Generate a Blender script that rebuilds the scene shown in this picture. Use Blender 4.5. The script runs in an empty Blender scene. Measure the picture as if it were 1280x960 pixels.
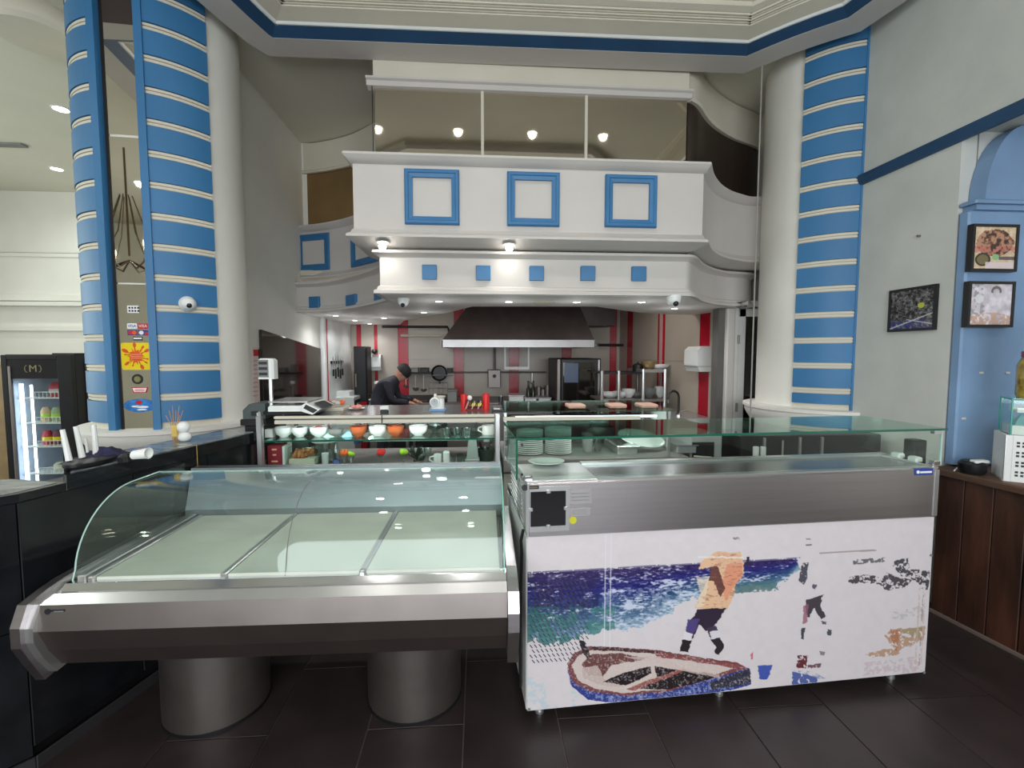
import bpy, math, random
import numpy as np
from mathutils import Vector
random.seed(7); rng = np.random.default_rng(7)
SC = bpy.context.scene; COL = SC.collection
PI = math.pi
# ------------------------------------------------------------------ camera
FPX = 580.0; CH = 1.6; YAW = math.atan(42/580); PIT = math.atan(38/580)
cd = bpy.data.cameras.new('camera'); cam = bpy.data.objects.new('camera', cd); COL.objects.link(cam)
cd.sensor_width = 36; cd.lens = 36*FPX/1280; cd.clip_start = .05
cam.location = (0, 0, CH); cam.rotation_euler = (PI/2-PIT, 0, -YAW); SC.camera = cam
# ------------------------------------------------------------------ world, exposure, large lights
w = bpy.data.worlds.new('world'); SC.world = w; w.use_nodes = True
w.node_tree.nodes['Background'].inputs[0].default_value = (.80, .90, 1, 1)
w.node_tree.nodes['Background'].inputs[1].default_value = .6
SC.view_settings.view_transform = 'Standard'; SC.view_settings.look = 'None'
SC.view_settings.exposure = 0.25; SC.view_settings.gamma = 1
def area(loc, rot, sx, sy, power, col=(1, 1, 1)):
    l = bpy.data.lights.new('area_light', 'AREA'); l.shape = 'RECTANGLE'; l.size = sx; l.size_y = sy; l.energy = power; l.color = col
    o = bpy.data.objects.new('area_light', l); o.location = loc; o.rotation_euler = rot; COL.objects.link(o); return o
# daylight through the shop windows behind the camera, plus an added fill light in the left hall
area((0.0, -3.35, 2.2), (PI/2, 0, 0), 6.0, 2.8, 235, (.93, .97, 1))
area((-7.9, 3.0, 2.2), (PI/2, 0, -PI/2), 5.0, 2.6, 130, (.9, 1, .95))
# ------------------------------------------------------------------ photo geometry helpers
_f = Vector((math.sin(YAW)*math.cos(PIT), math.cos(YAW)*math.cos(PIT), -math.sin(PIT)))
_r = Vector((math.cos(YAW), -math.sin(YAW), 0)); _u = _r.cross(_f)
def ray(px, py): return _f + _r*((px-640)/FPX) + _u*((480-py)/FPX)
def atZ(px, py, z): d = ray(px, py); t = (z-CH)/d.z; return Vector((d.x*t, d.y*t, z))
def atY(px, py, Y): d = ray(px, py); t = Y/d.y; return Vector((d.x*t, Y, CH+d.z*t))
def atX(px, py, X): d = ray(px, py); t = X/d.x; return Vector((X, d.y*t, CH+d.z*t))
def XP(px, Y, py=480): return atY(px, py, Y).x
def ZP(py, Y, px=640): return atY(px, py, Y).z
# ------------------------------------------------------------------ materials
def lin(c):
    c = [v/255 if max(c) > 1.0 or isinstance(c[0], int) else v for v in c]
    return tuple(v/12.92 if v <= .04045 else ((v+.055)/1.055)**2.4 for v in c)
MATS = {}
def mat(name, col, rough=.6, metal=0, var=.08, scale=6, bump=0, bscale=40, emit=0, stretch=(1, 1, 1), spec=.5, coat=0):
    if name in MATS: return MATS[name]
    m = bpy.data.materials.new(name); m.use_nodes = True; nt = m.node_tree; b = nt.nodes['Principled BSDF']
    c = lin(col)
    tc = nt.nodes.new('ShaderNodeTexCoord'); mp = nt.nodes.new('ShaderNodeMapping'); mp.inputs['Scale'].default_value = stretch
    nt.links.new(tc.outputs['Object'], mp.inputs[0])
    n = nt.nodes.new('ShaderNodeTexNoise'); n.inputs['Scale'].default_value = scale; n.inputs['Detail'].default_value = 5
    nt.links.new(mp.outputs[0], n.inputs['Vector'])
    r = nt.nodes.new('ShaderNodeValToRGB'); nt.links.new(n.outputs[0], r.inputs[0])
    r.color_ramp.elements[0].position = .3; r.color_ramp.elements[1].position = .7
    r.color_ramp.elements[0].color = (*[v*(1-var) for v in c], 1); r.color_ramp.elements[1].color = (*[min(1, v*(1+var)) for v in c], 1)
    nt.links.new(r.outputs[0], b.inputs['Base Color'])
    b.inputs['Roughness'].default_value = rough; b.inputs['Metallic'].default_value = metal
    b.inputs['Specular IOR Level'].default_value = spec; b.inputs['Coat Weight'].default_value = coat
    if emit: b.inputs['Emission Color'].default_value = (*c, 1); b.inputs['Emission Strength'].default_value = emit
    if bump:
        n2 = nt.nodes.new('ShaderNodeTexNoise'); n2.inputs['Scale'].default_value = bscale; n2.inputs['Detail'].default_value = 4
        nt.links.new(mp.outputs[0], n2.inputs['Vector'])
        bp = nt.nodes.new('ShaderNodeBump'); bp.inputs['Strength'].default_value = bump; bp.inputs['Distance'].default_value = .01
        nt.links.new(n2.outputs[0], bp.inputs['Height']); nt.links.new(bp.outputs[0], b.inputs['Normal'])
    MATS[name] = m; return m
def glass(name, tint, lo=.05, hi=.9, rough=.0):
    m = bpy.data.materials.new(name); m.use_nodes = True; nt = m.node_tree; nt.nodes.remove(nt.nodes['Principled BSDF'])
    out = nt.nodes['Material Output']; mx = nt.nodes.new('ShaderNodeMixShader'); t = nt.nodes.new('ShaderNodeBsdfTransparent'); g = nt.nodes.new('ShaderNodeBsdfGlossy')
    t.inputs[0].default_value = (*lin(tint), 1); g.inputs[0].default_value = (.9, .97, .95, 1); g.inputs['Roughness'].default_value = rough
    lw = nt.nodes.new('ShaderNodeLayerWeight'); lw.inputs[0].default_value = .5
    p = nt.nodes.new('ShaderNodeMath'); p.operation = 'POWER'; p.inputs[1].default_value = 4; nt.links.new(lw.outputs['Facing'], p.inputs[0])
    mr = nt.nodes.new('ShaderNodeMapRange'); mr.inputs['To Min'].default_value = lo; mr.inputs['To Max'].default_value = hi
    nt.links.new(p.outputs[0], mr.inputs[0]); nt.links.new(mr.outputs[0], mx.inputs[0]); nt.links.new(t.outputs[0], mx.inputs[1]); nt.links.new(g.outputs[0], mx.inputs[2])
    nt.links.new(mx.outputs[0], out.inputs[0]); MATS[name] = m; return m
def colmat(name, rough=.5, spec=.4):
    m = bpy.data.materials.new(name); m.use_nodes = True; nt = m.node_tree; b = nt.nodes['Principled BSDF']
    a = nt.nodes.new('ShaderNodeAttribute'); a.attribute_name = 'Col'; nt.links.new(a.outputs['Color'], b.inputs['Base Color'])
    b.inputs['Roughness'].default_value = rough; b.inputs['Specular IOR Level'].default_value = spec; return m
PLASTER = mat('plaster', (224, 222, 214), .75, var=.05, scale=1.5, bump=.15, bscale=12)
PLASTER2 = mat('plaster_rough', (196, 198, 193), .8, var=.09, scale=2.2, bump=.5, bscale=5)
CREAM = mat('cream_plaster', (206, 200, 184), .7, var=.05, scale=2)
CREAMW = mat('cream_white', (196, 191, 186), .6, var=.04, scale=2)
WHITEPL = mat('white_plaster', (226, 223, 216), .6, var=.04, scale=2)
BLUE = mat('blue_paint', (48, 110, 158), .5, var=.10, scale=2.5, bump=.08, stretch=(1, 1, .5))
BLUED = mat('navy_paint', (28, 66, 100), .5, var=.10, scale=3)
BLUEL = mat('wall_blue', (118, 148, 184), .5, var=.2, scale=1.6)
STEEL = mat('brushed_steel', (200, 194, 196), .3, 1, var=.06, scale=8, bump=.05, bscale=60, stretch=(.2, 1, 8))
STEELD = mat('dull_steel', (150, 142, 140), .5, 1, var=.10, scale=4)
STEELL = mat('satin_aluminium', (205, 205, 205), .28, .85, var=.05)
CHROME = mat('chrome', (220, 222, 225), .12, 1, var=.02)
BLACK = mat('black_plastic', (20, 20, 23), .4, var=.2)
BLACKM = mat('black_metal', (26, 25, 28), .45, .3, var=.2)
STONE = mat('black_stone', (23, 24, 27), .16, var=.35, scale=9)
WHITE = mat('white_plastic', (226, 228, 226), .4, var=.02)
WHITEP = mat('white_porcelain', (232, 234, 232), .2, var=.02)
FLOORM = mat('brown_tile', (50, 41, 41), .36, var=.28, scale=3.5, bump=.05)
GROUT = mat('grout', (128, 118, 114), .8)
WOOD = mat('aged_wood', (64, 36, 24), .55, var=.75, scale=7, bump=.5, bscale=14, stretch=(1, 1, .22))
WOODT = mat('worn_wood_top', (92, 66, 50), .6, var=.5, scale=9, bump=.3, stretch=(1, .3, 1))
DECK = mat('frosted_deck', (196, 200, 190), .38, var=.08, scale=5)
TILEB = mat('beige_tile', (176, 166, 154), .3, var=.06, scale=2)
TILER = mat('red_tile', (172, 24, 44), .25, var=.08, scale=3)
HOODM = mat('hood_dark', (56, 49, 49), .45, .4, var=.2)
GREYM = mat('grey_plastic', (120, 122, 120), .5)
TERRA = mat('terracotta', (176, 84, 40), .5, var=.15)
GREEN = mat('lime_green', (170, 205, 50), .5, var=.15)
ORANGE = mat('orange_fruit', (228, 98, 36), .5, var=.15, bump=.4)
RED = mat('red_plastic', (214, 34, 34), .35)
DARKGREEN = mat('dark_leaf', (42, 52, 42), .6, var=.3)
NAVYCLOTH = mat('navy_cloth', (34, 34, 66), .85, var=.35, scale=30, bump=.6)
SKIN = mat('skin', (186, 134, 112), .55)
JACKET = mat('dark_jacket', (34, 34, 44), .8, var=.2, scale=20)
HAIR = mat('dark_hair', (22, 19, 20), .7)
FOOD = mat('mixed_food', (176, 112, 70), .6, var=.5, scale=26, bump=.5)
CARDB = mat('red_card', (142, 30, 46), .6, var=.15)
LAMP = mat('lamp_lens', (255, 252, 245), .3, emit=14, var=0)
LAMPC = mat('cool_tube', (225, 238, 255), .3, emit=3.2, var=0)
BULB = mat('warm_bulb', (255, 240, 215), .3, emit=14, var=0)
MIRROR = mat('mirror', (226, 220, 206), .02, 1, var=.0)
MIRRORB = mat('bronze_mirror', (190, 180, 164), .04, 1, var=.05, scale=1)
MIRRORD = mat('dark_mirror', (160, 134, 96), .15, .8, var=.3, scale=1.2)
SMOKE = mat('smoked_glass', (92, 88, 84), .06, .9, var=.05)
GREENEDGE = mat('glass_edge', (20, 92, 74), .1, var=.1, spec=.8)
GL_CURVE = glass('curved_glass', (249, 253, 251), .03, .75)
GL_GREEN = glass('green_glass', (206, 234, 224), .17, .85)
GL_CLEAR = glass('clear_glass', (252, 255, 253), .03, .8)
GL_JAR = glass('drinking_glass', (236, 243, 241), .10, .8)
# ------------------------------------------------------------------ mesh builder
class MB:
    def __init__(s): s.v = []; s.f = []; s.sm = False
    def add(s, vs, fs):
        k = len(s.v); s.v += [tuple(v) for v in vs]; s.f += [tuple(i+k for i in f) for f in fs]; return s
    def tf(s, f): s.v = [tuple(f(*v)) for v in s.v]; return s
    def box(s, x0, x1, y0, y1, z0, z1, fr=None):
        vs = [(x, y, z) for z in (z0, z1) for y in (y0, y1) for x in (x0, x1)]
        if fr: vs = [fr(*v) for v in vs]
        return s.add(vs, [(0, 2, 3, 1), (4, 5, 7, 6), (0, 1, 5, 4), (2, 6, 7, 3), (0, 4, 6, 2), (1, 3, 7, 5)])
    def bbox(s, x0, x1, y0, y1, z0, z1, b=.01, fr=None):      # box with chamfered vertical and top edges
        def ring(i, z):
            return [(x0+i+b, y0+i, z), (x1-i-b, y0+i, z), (x1-i, y0+i+b, z), (x1-i, y1-i-b, z), (x1-i-b, y1-i, z), (x0+i+b, y1-i, z), (x0+i, y1-i-b, z), (x0+i, y0+i+b, z)]
        vs = ring(0, z0)+ring(0, z1-b)+ring(b*.9, z1)
        if fr: vs = [fr(*v) for v in vs]
        fs = [tuple(reversed(range(8))), tuple(range(16, 24))]
        for k in (0, 8):
            for i in range(8): j = (i+1) % 8; fs.append((k+i, k+j, k+8+j, k+8+i))
        return s.add(vs, fs)
    def prism(s, poly, z0, z1, fr=None):                        # poly in plan, extruded in z
        n = len(poly); vs = [(x, y, z0) for x, y in poly]+[(x, y, z1) for x, y in poly]
        if fr: vs = [fr(*v) for v in vs]
        return s.add(vs, [tuple(reversed(range(n))), tuple(range(n, 2*n))]+[(i, (i+1) % n, n+(i+1) % n, n+i) for i in range(n)])
    def xprism(s, prof, x0, x1, fr=None, caps=True):                       # profile (y,z) extruded in x
        n = len(prof); vs = [(x0, y, z) for y, z in prof]+[(x1, y, z) for y, z in prof]
        if fr: vs = [fr(*v) for v in vs]
        return s.add(vs, ([tuple(range(n)), tuple(reversed(range(n, 2*n)))] if caps else [])+[(i, n+i, n+(i+1) % n, (i+1) % n) for i in range(n)])
    def sweep(s, path, prof, closed=False, side=1):             # path plan points; prof closed loop (o,z), o to the right of travel
        n = len(path); m = len(prof); P = [Vector((p[0], p[1])) for p in path]; vs = []
        for i in range(n):
            a = P[i]-P[i-1] if (i > 0 or closed) else P[1]-P[0]
            b = P[(i+1) % n]-P[i] if (i < n-1 or closed) else P[-1]-P[-2]
            a = a.normalized(); b = b.normalized(); na = Vector((a.y, -a.x)); nb = Vector((b.y, -b.x))
            mt = (na+nb).normalized(); k = side/max(.35, mt.dot(na))
            vs += [(P[i].x+mt.x*k*o, P[i].y+mt.y*k*o, z) for o, z in prof]
        fs = []
        for i in range(n if closed else n-1):
            for j in range(m):
                a = i*m+j; b = i*m+(j+1) % m; c = ((i+1) % n)*m+(j+1) % m; d = ((i+1) % n)*m+j; fs.append((a, d, c, b))
        if not closed: fs += [tuple(range(m)), tuple(reversed(range((n-1)*m, n*m)))]
        return s.add(vs, fs)
    def tube(s, pts, r, n=8, caps=True):
        P = [Vector(p) for p in pts]; R = r if isinstance(r, (list, tuple)) else [r]*len(P); vs = []; prev = None
        for i, p in enumerate(P):
            t = (P[min(i+1, len(P)-1)]-P[max(i-1, 0)]).normalized()
            up = Vector((0, 0, 1)) if abs(t.z) < .95 else Vector((0, 1, 0))
            a = t.cross(up).normalized() if prev is None else (prev-t*prev.dot(t)).normalized(); prev = a; b = t.cross(a)
            vs += [tuple(p+(a*math.cos(2*PI*k/n)+b*math.sin(2*PI*k/n))*R[i]) for k in range(n)]
        fs = [(i*n+k, i*n+(k+1) % n, (i+1)*n+(k+1) % n, (i+1)*n+k) for i in range(len(P)-1) for k in range(n)]
        if caps: fs += [tuple(reversed(range(n))), tuple(range((len(P)-1)*n, len(P)*n))]
        return s.add(vs, fs)
    def lathe(s, prof, c=(0, 0, 0), n=20, sx=1, sy=1, axis='z'):
        vs = []
        for r, z in prof:
            for k in range(n):
                a = 2*PI*k/n; q = (r*math.cos(a)*sx, r*math.sin(a)*sy, z)
                if axis == 'y': q = (q[0], q[2], q[1])
                if axis == 'x': q = (q[2], q[0], q[1])
                vs.append((c[0]+q[0], c[1]+q[1], c[2]+q[2]))
        m = len(prof)
        fs = [(i*n+k, i*n+(k+1) % n, (i+1)*n+(k+1) % n, (i+1)*n+k) for i in range(m-1) for k in range(n)]
        fs += [tuple(reversed(range(n))), tuple(range((m-1)*n, m*n))]
        return s.add(vs, fs)
    def arc(s, c, r0, r1, a0, a1, z0, z1, n=12):                # curved slab of a cylinder
        pts = [a0+(a1-a0)*i/n for i in range(n+1)]
        poly = [(c[0]+r1*math.cos(a), c[1]+r1*math.sin(a)) for a in pts]+[(c[0]+r0*math.cos(a), c[1]+r0*math.sin(a)) for a in reversed(pts)]
        k = len(poly); vs = [(x, y, z0) for x, y in poly]+[(x, y, z1) for x, y in poly]; fs = []
        for i in range(n):
            j = 2*n+1-i; fs += [(i, i+1, j-1, j), (k+i, k+j, k+j-1, k+i+1)]
        fs += [(i, (i+1) % k, k+(i+1) % k, k+i) for i in range(k)]
        return s.add(vs, fs)
    def sphere(s, c, r, n=12, sz=1):
        prof = [(max(1e-4, r*math.sin(PI*i/(n//2*2))), -r*math.cos(PI*i/(n//2*2))*sz) for i in range(n//2*2+1)]
        return s.lathe(prof, c, n)
    def build(s, name, m, parent=None, smooth=False, kind=None, label=None):
        me = bpy.data.meshes.new(name); o = bpy.data.objects.new(name, me); COL.objects.link(o); off = (0, 0, 0)
        if parent is not None:
            o.parent = parent; q = parent
            off = Vector((0, 0, 0))
            while q is not None: off += q.location; q = q.parent
        me.from_pydata([(v[0]-off[0], v[1]-off[1], v[2]-off[2]) for v in s.v], [], s.f); me.materials.append(m)
        import bmesh
        bm = bmesh.new(); bm.from_mesh(me); bmesh.ops.recalc_face_normals(bm, faces=bm.faces); bm.to_mesh(me); bm.free()
        if smooth:
            me.polygons.foreach_set('use_smooth', [True]*len(me.polygons)); me.set_sharp_from_angle(angle=math.radians(38))
        if kind: o['kind'] = kind
        if label: o['label'] = label
        return o
def tag(o, label, cat, group=None, kind=None):
    o['label'] = label; o['category'] = cat
    if group: o['group'] = group
    if kind: o['kind'] = kind
    return o
def thing(name, label, cat, loc, group=None):
    o = bpy.data.objects.new(name, None); o.empty_display_size = .05; COL.objects.link(o); o.location = loc
    return tag(o, label, cat, group)
def struct(name, mb, m, parent=None, **k):
    o = mb.build(name, m, parent, **k)
    if parent is None: o['kind'] = 'structure'
    return o
def dup(root, loc, label=None, rz=0):
    r = root.copy(); COL.objects.link(r); r.location = loc; r.rotation_euler.z = rz
    if label: r['label'] = label
    for ch in list(root.children):
        c = ch.copy(); COL.objects.link(c); c.parent = r
        for g in ch.children: d = g.copy(); COL.objects.link(d); d.parent = c
    return r
def frame(ox, oy, a):
    ca, sa = math.cos(a), math.sin(a)
    return lambda x, y, z: (ox+x*ca-y*sa, oy+x*sa+y*ca, z)
def text(body, size, pos, rot, m, parent, name='lettering', ext=.0006):
    c = bpy.data.curves.new(name, 'FONT'); c.body = body; c.size = size; c.extrude = ext; c.align_x = 'CENTER'; c.align_y = 'CENTER'
    o = bpy.data.objects.new(name, c); COL.objects.link(o); c.materials.append(m); o.parent = parent
    q = parent; off = Vector((0, 0, 0))
    while q is not None: off += q.location; q = q.parent
    me = bpy.data.meshes.new_from_object(o); bpy.data.objects.remove(o); bpy.data.curves.remove(c); o = bpy.data.objects.new(name, me); COL.objects.link(o); o.parent = parent
    o.location = Vector(pos)-off; o.rotation_euler = rot; return o
# ------------------------------------------------------------------ printed surfaces (vertex-coloured sheets)
def vnoise(X, Y, s, seed=0, octv=4):
    out = np.zeros_like(X); amp = 1; tot = 0
    for o in range(octv):
        g = np.random.default_rng(seed*31+o).random((96, 96)); x = X*s*2**o; y = Y*s*2**o
        xi = np.floor(x).astype(int); yi = np.floor(y).astype(int); fx = x-xi; fy = y-yi; fx = fx*fx*(3-2*fx); fy = fy*fy*(3-2*fy)
        a = g[yi % 96, xi % 96]; b = g[yi % 96, (xi+1) % 96]; c = g[(yi+1) % 96, xi % 96]; d = g[(yi+1) % 96, (xi+1) % 96]
        out += amp*((a*(1-fx)+b*fx)*(1-fy)+(c*(1-fx)+d*fx)*fy); tot += amp; amp *= .55
    return out/tot
def inpoly(X, Y, P):
    r = np.zeros(X.shape, bool); n = len(P)
    for i in range(n):
        x1, y1 = P[i]; x2, y2 = P[i-1]
        if y1 == y2: continue
        c = ((y1 > Y) != (y2 > Y)) & (X < (x2-x1)*(Y-y1)/(y2-y1)+x1); r ^= c
    return r
def sheet(name, O, U, V, nx, ny, paint, m, parent, thick=.0):
    O, U, V = map(Vector, (O, U, V)); gx, gy = np.meshgrid(np.linspace(0, 1, nx), np.linspace(0, 1, ny))
    C = paint(gx, gy)
    vs = [tuple(O+U*a+V*b) for a, b in zip(gx.ravel(), gy.ravel())]
    fs = [(j*nx+i, (j+1)*nx+i, (j+1)*nx+i+1, j*nx+i+1) for j in range(ny-1) for i in range(nx-1)]
    mb = MB(); mb.v = vs; mb.f = fs
    me = bpy.data.meshes.new(name); o = bpy.data.objects.new(name, me); COL.objects.link(o); q = parent; off = Vector((0, 0, 0))
    o.parent = parent
    while q is not None: off += q.location; q = q.parent
    me.from_pydata([tuple(Vector(v)-off) for v in vs], [], fs); me.materials.append(m)
    a = me.color_attributes.new('Col', 'FLOAT_COLOR', 'POINT')
    s = np.clip(C, 0, 255)/255; l = np.where(s <= .04045, s/12.92, ((s+.055)/1.055)**2.4)
    rgba = np.ones((ny*nx, 4), np.float32); rgba[:, :3] = l.reshape(-1, 3); a.data.foreach_set('color', rgba.ravel()); return o
def mixc(C, mask, col, a=1.0):
    w_ = (mask*a)[..., None] if isinstance(a, np.ndarray) else mask[..., None]*a
    return C*(1-w_)+np.array(col, float)*w_
PRINT = colmat('printed_sheet', .35); PRINTM = colmat('printed_photo', .25)

# ================================================================== SETTING
XL, XR = -2.05, 2.90                # kitchen left wall, dining right wall
struct('floor', MB().box(-8, 6, -3.5, 8.2, -.06, -.008), GROUT)
fl = bpy.data.objects['floor']
PW, PLn = .41, .82
t0 = None
for i in range(-4, 8):
    x0 = -.07+PW*i-.0
    off = 0 if i % 2 else PLn/2
    for j in range(-1, 4):
        y0 = 1.915-PLn*1+off+PLn*j-.0-(PLn/2 if i % 2 == 0 else 0)*0
        if y0 > 3.2: continue
        t = MB().bbox(-PW/2+.0025, PW/2-.0025, -PLn/2+.0025, PLn/2-.0025, 0, .008, .001)
        if t0 is None: t0 = t.build('floor_tile', FLOORM); t0['kind'] = 'structure'; t0.parent = fl; o = t0
        else: o = t0.copy(); COL.objects.link(o); o.parent = fl
        o.location = (x0+PW/2, y0+PLn/2, -.008)
b = MB()
b.box(-8, 6, -3.5, 1.09, -.0081, 0); b.box(-8, -1.715, 1.09, 8.2, -.0081, 0); b.box(3.2, 6, 1.09, 8.2, -.0081, 0); b.box(-1.715, 3.2, 3.8, 8.2, -.0081, 0); b.box(-1.715, 3.2, 3.0, 3.8, -.0081, -.0004)
b.build('outer_floor_tiles', FLOORM, fl, kind='stuff')
# ceiling: upper slab and the octagonal tray with the blue band
struct('ceiling', MB().box(-8, 6, -3.5, 8.2, 4.05, 4.2), mat('ceiling_paint', (216, 213, 198), .7, var=.05, scale=1))
C1 = (-2.325, 3.77); C2 = (3.05, 3.92); CR = .495
ringp = [(-1.61, 3.88), (-1.70, 3.72), (-1.765, 3.52), (-1.82, 3.32), (-1.93, 3.15), (-2.12, 3.05), (-2.40, 2.98), (-2.9, 2.9), (-2.9, -1.4), (-2.2, -2.2), (2.2, -2.2), (2.8, -1.6), (2.8, 2.99), (2.74, 3.29)]
for i in range(1, 6):
    a = i/6; x = 2.74+(2.19-2.74)*a; y = 3.29+(3.83-3.29)*a; k = math.sin(PI*a)*.03; ringp.append((x-k*.7, y-k*.7))
ringp.append((2.19, 3.83))
def ring(prof, m, name): return struct(name, MB().sweep(ringp, prof, closed=True, side=-1), m)
ring([(-.0, 4.06), (-.0, 3.90), (.215, 3.90), (.215, 4.06)], CREAMW, 'trim_1')
ring([(.215, 4.06), (.215, 3.902), (.30, 3.942), (.30, 4.06)], BLUED, 'trim_2')
ring([(.30, 4.06), (.30, 3.938), (.312, 3.938), (.325, 3.95), (.325, 4.06)], WHITE, 'trim_3')
ring([(.325, 4.06), (.325, 3.95), (.40, 3.965), (.44, 3.972), (.44, 3.980), (.455, 3.980), (.455, 3.984), (.475, 3.984), (.475, 3.992), (.49, 3.992), (.49, 3.996), (.51, 3.996), (.51, 4.008), (.52, 4.008), (.56, 4.02), (.56, 4.06)], CREAM, 'trim_4')
# inner moulding that the upper mirrors reflect
inn = [(x*.62+.15, (y-.8)*.55+.6) for x, y in [(-1.6, 3.7), (-2.6, 2.7), (-2.6, -1.2), (-1.9, -2), (1.9, -2), (2.6, -1.3), (2.6, 2.9), (2.0, 3.7)]]
struct('trim_5', MB().sweep(inn, [(0, 4.05), (0, 4.01), (.06, 3.99), (.12, 4.01), (.12, 4.05)], closed=True, side=-1), CREAMW)
# walls
struct('wall_left', MB().box(-8.1, -8, -3.5, 8.2, 0, 4.2), PLASTER)
struct('wall_front', MB().box(-8, -3.4, -3.6, -3.5, 0, 4.2).box(3.4, 6, -3.6, -3.5, 0, 4.2).box(-3.4, 3.4, -3.6, -3.5, 3.4, 4.2).box(-3.4, 3.4, -3.6, -3.5, 0, .6), PLASTER)
struct('wall_far_left', MB().box(-8, XL-.1, 7.7, 7.8, 0, 4.2), PLASTER)
for k, (y_, hh, pr) in enumerate([(316, .03, .02), (368, .05, .06), (378, .03, .12), (407, .04, .05)]):
    z_ = ZP(y_, 7.7, 40)+.0
    struct('trim_%d' % (6+k), MB().bbox(-8, XL-.1, 7.7-pr, 7.7, z_-hh*2, z_, .01), PLASTER)
struct('wall_kitchen_left', MB().box(XL-.1, XL, 4.12, 7.8, 0, 4.2), PLASTER)
struct('wall_right', MB().box(XR, XR+.1, 2.67, 3.75, 0, 4.2), PLASTER2)
struct('wall_right_upper', MB().box(XR, XR+.7, -3.5, 2.67, 2.93, 4.2), PLASTER2)
struct('wall_outer_right', MB().box(5, 5.1, -3.5, 3.0, 0, 4.2).box(XR+.1, 5, 2.76, 2.9, 0, 4.2), PLASTER)
# blue moulding along the right wall
struct('trim_10', MB().sweep([(XR, 3.44), (XR, -1)], [(0, 2.94), (0, 2.87), (.02, 2.87), (.02, 2.88), (.035, 2.92), (.035, 2.94)], side=1), BLUED)
# scalloped recess wall below the moulding: pilaster facing the room, with stepped capital and cove
pil = thing('blue_pilaster', 'pale blue painted pilaster with a stepped coved capital at the right edge', 'pilaster', (3.3, 2.67, 0))
yp = 2.60; xa = XR+.0
zc = ZP(262, yp, 1204)
MB().bbox(xa, 3.95, yp-.0, 2.665, .92, zc, .01).build('shaft', BLUEL, pil)
MB().box(xa+.03, 3.95, yp-.01, 2.665, zc, zc+.05).build('capital_step', BLUEL, pil)
MB().bbox(xa+.0, 3.95, yp-.035, 2.665, zc+.03, zc+.055, .008).build('capital_step', BLUEL, pil)
cv = [(xa+.06+.30*(1-math.cos(a))*.8, zc+.055+(2.93-zc-.055)*math.sin(a)) for a in [PI/2*i/10 for i in range(11)]]
poly = cv+[(3.95, cv[-1][1]), (3.95, cv[0][1])]
m_ = MB(); n = len(poly)
m_.add([(x, yp-.03, z) for x, z in poly]+[(x, 2.665, z) for x, z in poly], [tuple(range(n)), tuple(reversed(range(n, 2*n)))]+[(i, n+i, n+(i+1) % n, (i+1) % n) for i in range(n)])
m_.build('capital_cove', BLUEL, pil)
# shell that closes the arch recess above the pilaster
struct('wall_right_recess', MB().box(XR+.11, 4.9, 2.67, 2.74, 0, 4.2), PLASTER2)

# ------------------------------------------------------------------ columns
def cang(px, C, r, far=False):
    d = ray(px, 442); d = Vector((d.x, d.y)).normalized(); c = Vector(C); t = d.dot(c); h2 = c.length_squared-t*t
    if h2 >= r*r: p = d*t
    else: p = d*(t-math.sqrt(r*r-h2))
    q = p-c; return math.atan2(q.y, q.x)
def column(name, label, C, base_z):
    global CR
    CR = .495 if C is C1 else .52
    o = thing(name, label, 'column', (C[0], C[1], 0))
    MB().lathe([(CR, 0), (CR, 4.05)], (*C, 0), 64).build('shaft', PLASTER, o, True)
    MB().lathe([(CR, base_z-.16), (CR+.04, base_z-.15), (CR+.07, base_z-.10), (CR+.09, base_z-.055), (CR+.09, base_z-.03), (CR+.105, base_z-.025), (CR+.105, base_z), (CR+.03, base_z+.005), (CR, base_z+.01)], (*C, 0), 64).build('ledge', WHITEPL, o, True)
    MB().lathe([(CR+.02, .0), (CR+.02, base_z-.16)], (*C, 0), 48).build('lower_cladding', BLACKM, o, True)
    return o
def stripes(o, C, a0, a1, zb, edge):
    z = zb; k = 0
    while z < 3.92:
        z1 = min(4.03, z+.2 if k else 1.28)
        MB().arc(C, CR-.01, CR+.03, a0, a1, z+.050, z1, 10).build('blue_panel', BLUE, o, True)
        MB().arc(C, CR-.01, CR+.022, a0, a1, z1+.006, z1+.022, 10).arc(C, CR-.01, CR+.024, a0, a1, z1+.028, z1+.044, 10).build('cream_strip', CREAM, o, True) if z1 < 3.9 else None
        z = z1; k += 1
    MB().arc(C, CR-.02, CR+.012, a0, a1, zb, 4.03, 10).build('pilaster_backing', CREAM, o, True)
    for e in edge:
        MB().arc(C, CR-.02, CR+.045, min(e), max(e), zb, 4.04, 2).build('blue_edging', BLUE, o, True)
col1 = column('column', 'large round white column on the left with blue banded pilasters and a mirror strip', C1, 1.085)
aL0 = cang(103, C1, CR)-.35; aL1 = cang(139, C1, CR); aM0 = cang(149, C1, CR); aM1 = cang(190, C1, CR); aR0 = cang(199, C1, CR); aR1 = cang(271, C1, CR)
stripes(col1, C1, aL0, aL1, 1.085, [(aL1, aM0-.02)]); stripes(col1, C1, aR0, aR1, 1.085, [(aM1, aR0)])
pa = Vector((C1[0]+(CR+.012)*math.cos(aM0), C1[1]+(CR+.012)*math.sin(aM0))); pb = Vector((C1[0]+(CR+.012)*math.cos(aM1), C1[1]+(CR+.012)*math.sin(aM1)))
md = (pb-pa).normalized(); mn = Vector((md.y, -md.x))
def mir(u, d, z): q = pa+md*u+mn*d; return (q.x, q.y, z)
ML = (pb-pa).length
for z0, z1 in ((1.09, ZP(357, 3.15)), (ZP(355, 3.15), ZP(172, 3.1)), (ZP(169, 3.1), 3.7)):
    MB().box(0, ML, -.03, 0, z0, z1, mir).build('mirror_panel', MIRROR, col1)
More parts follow.
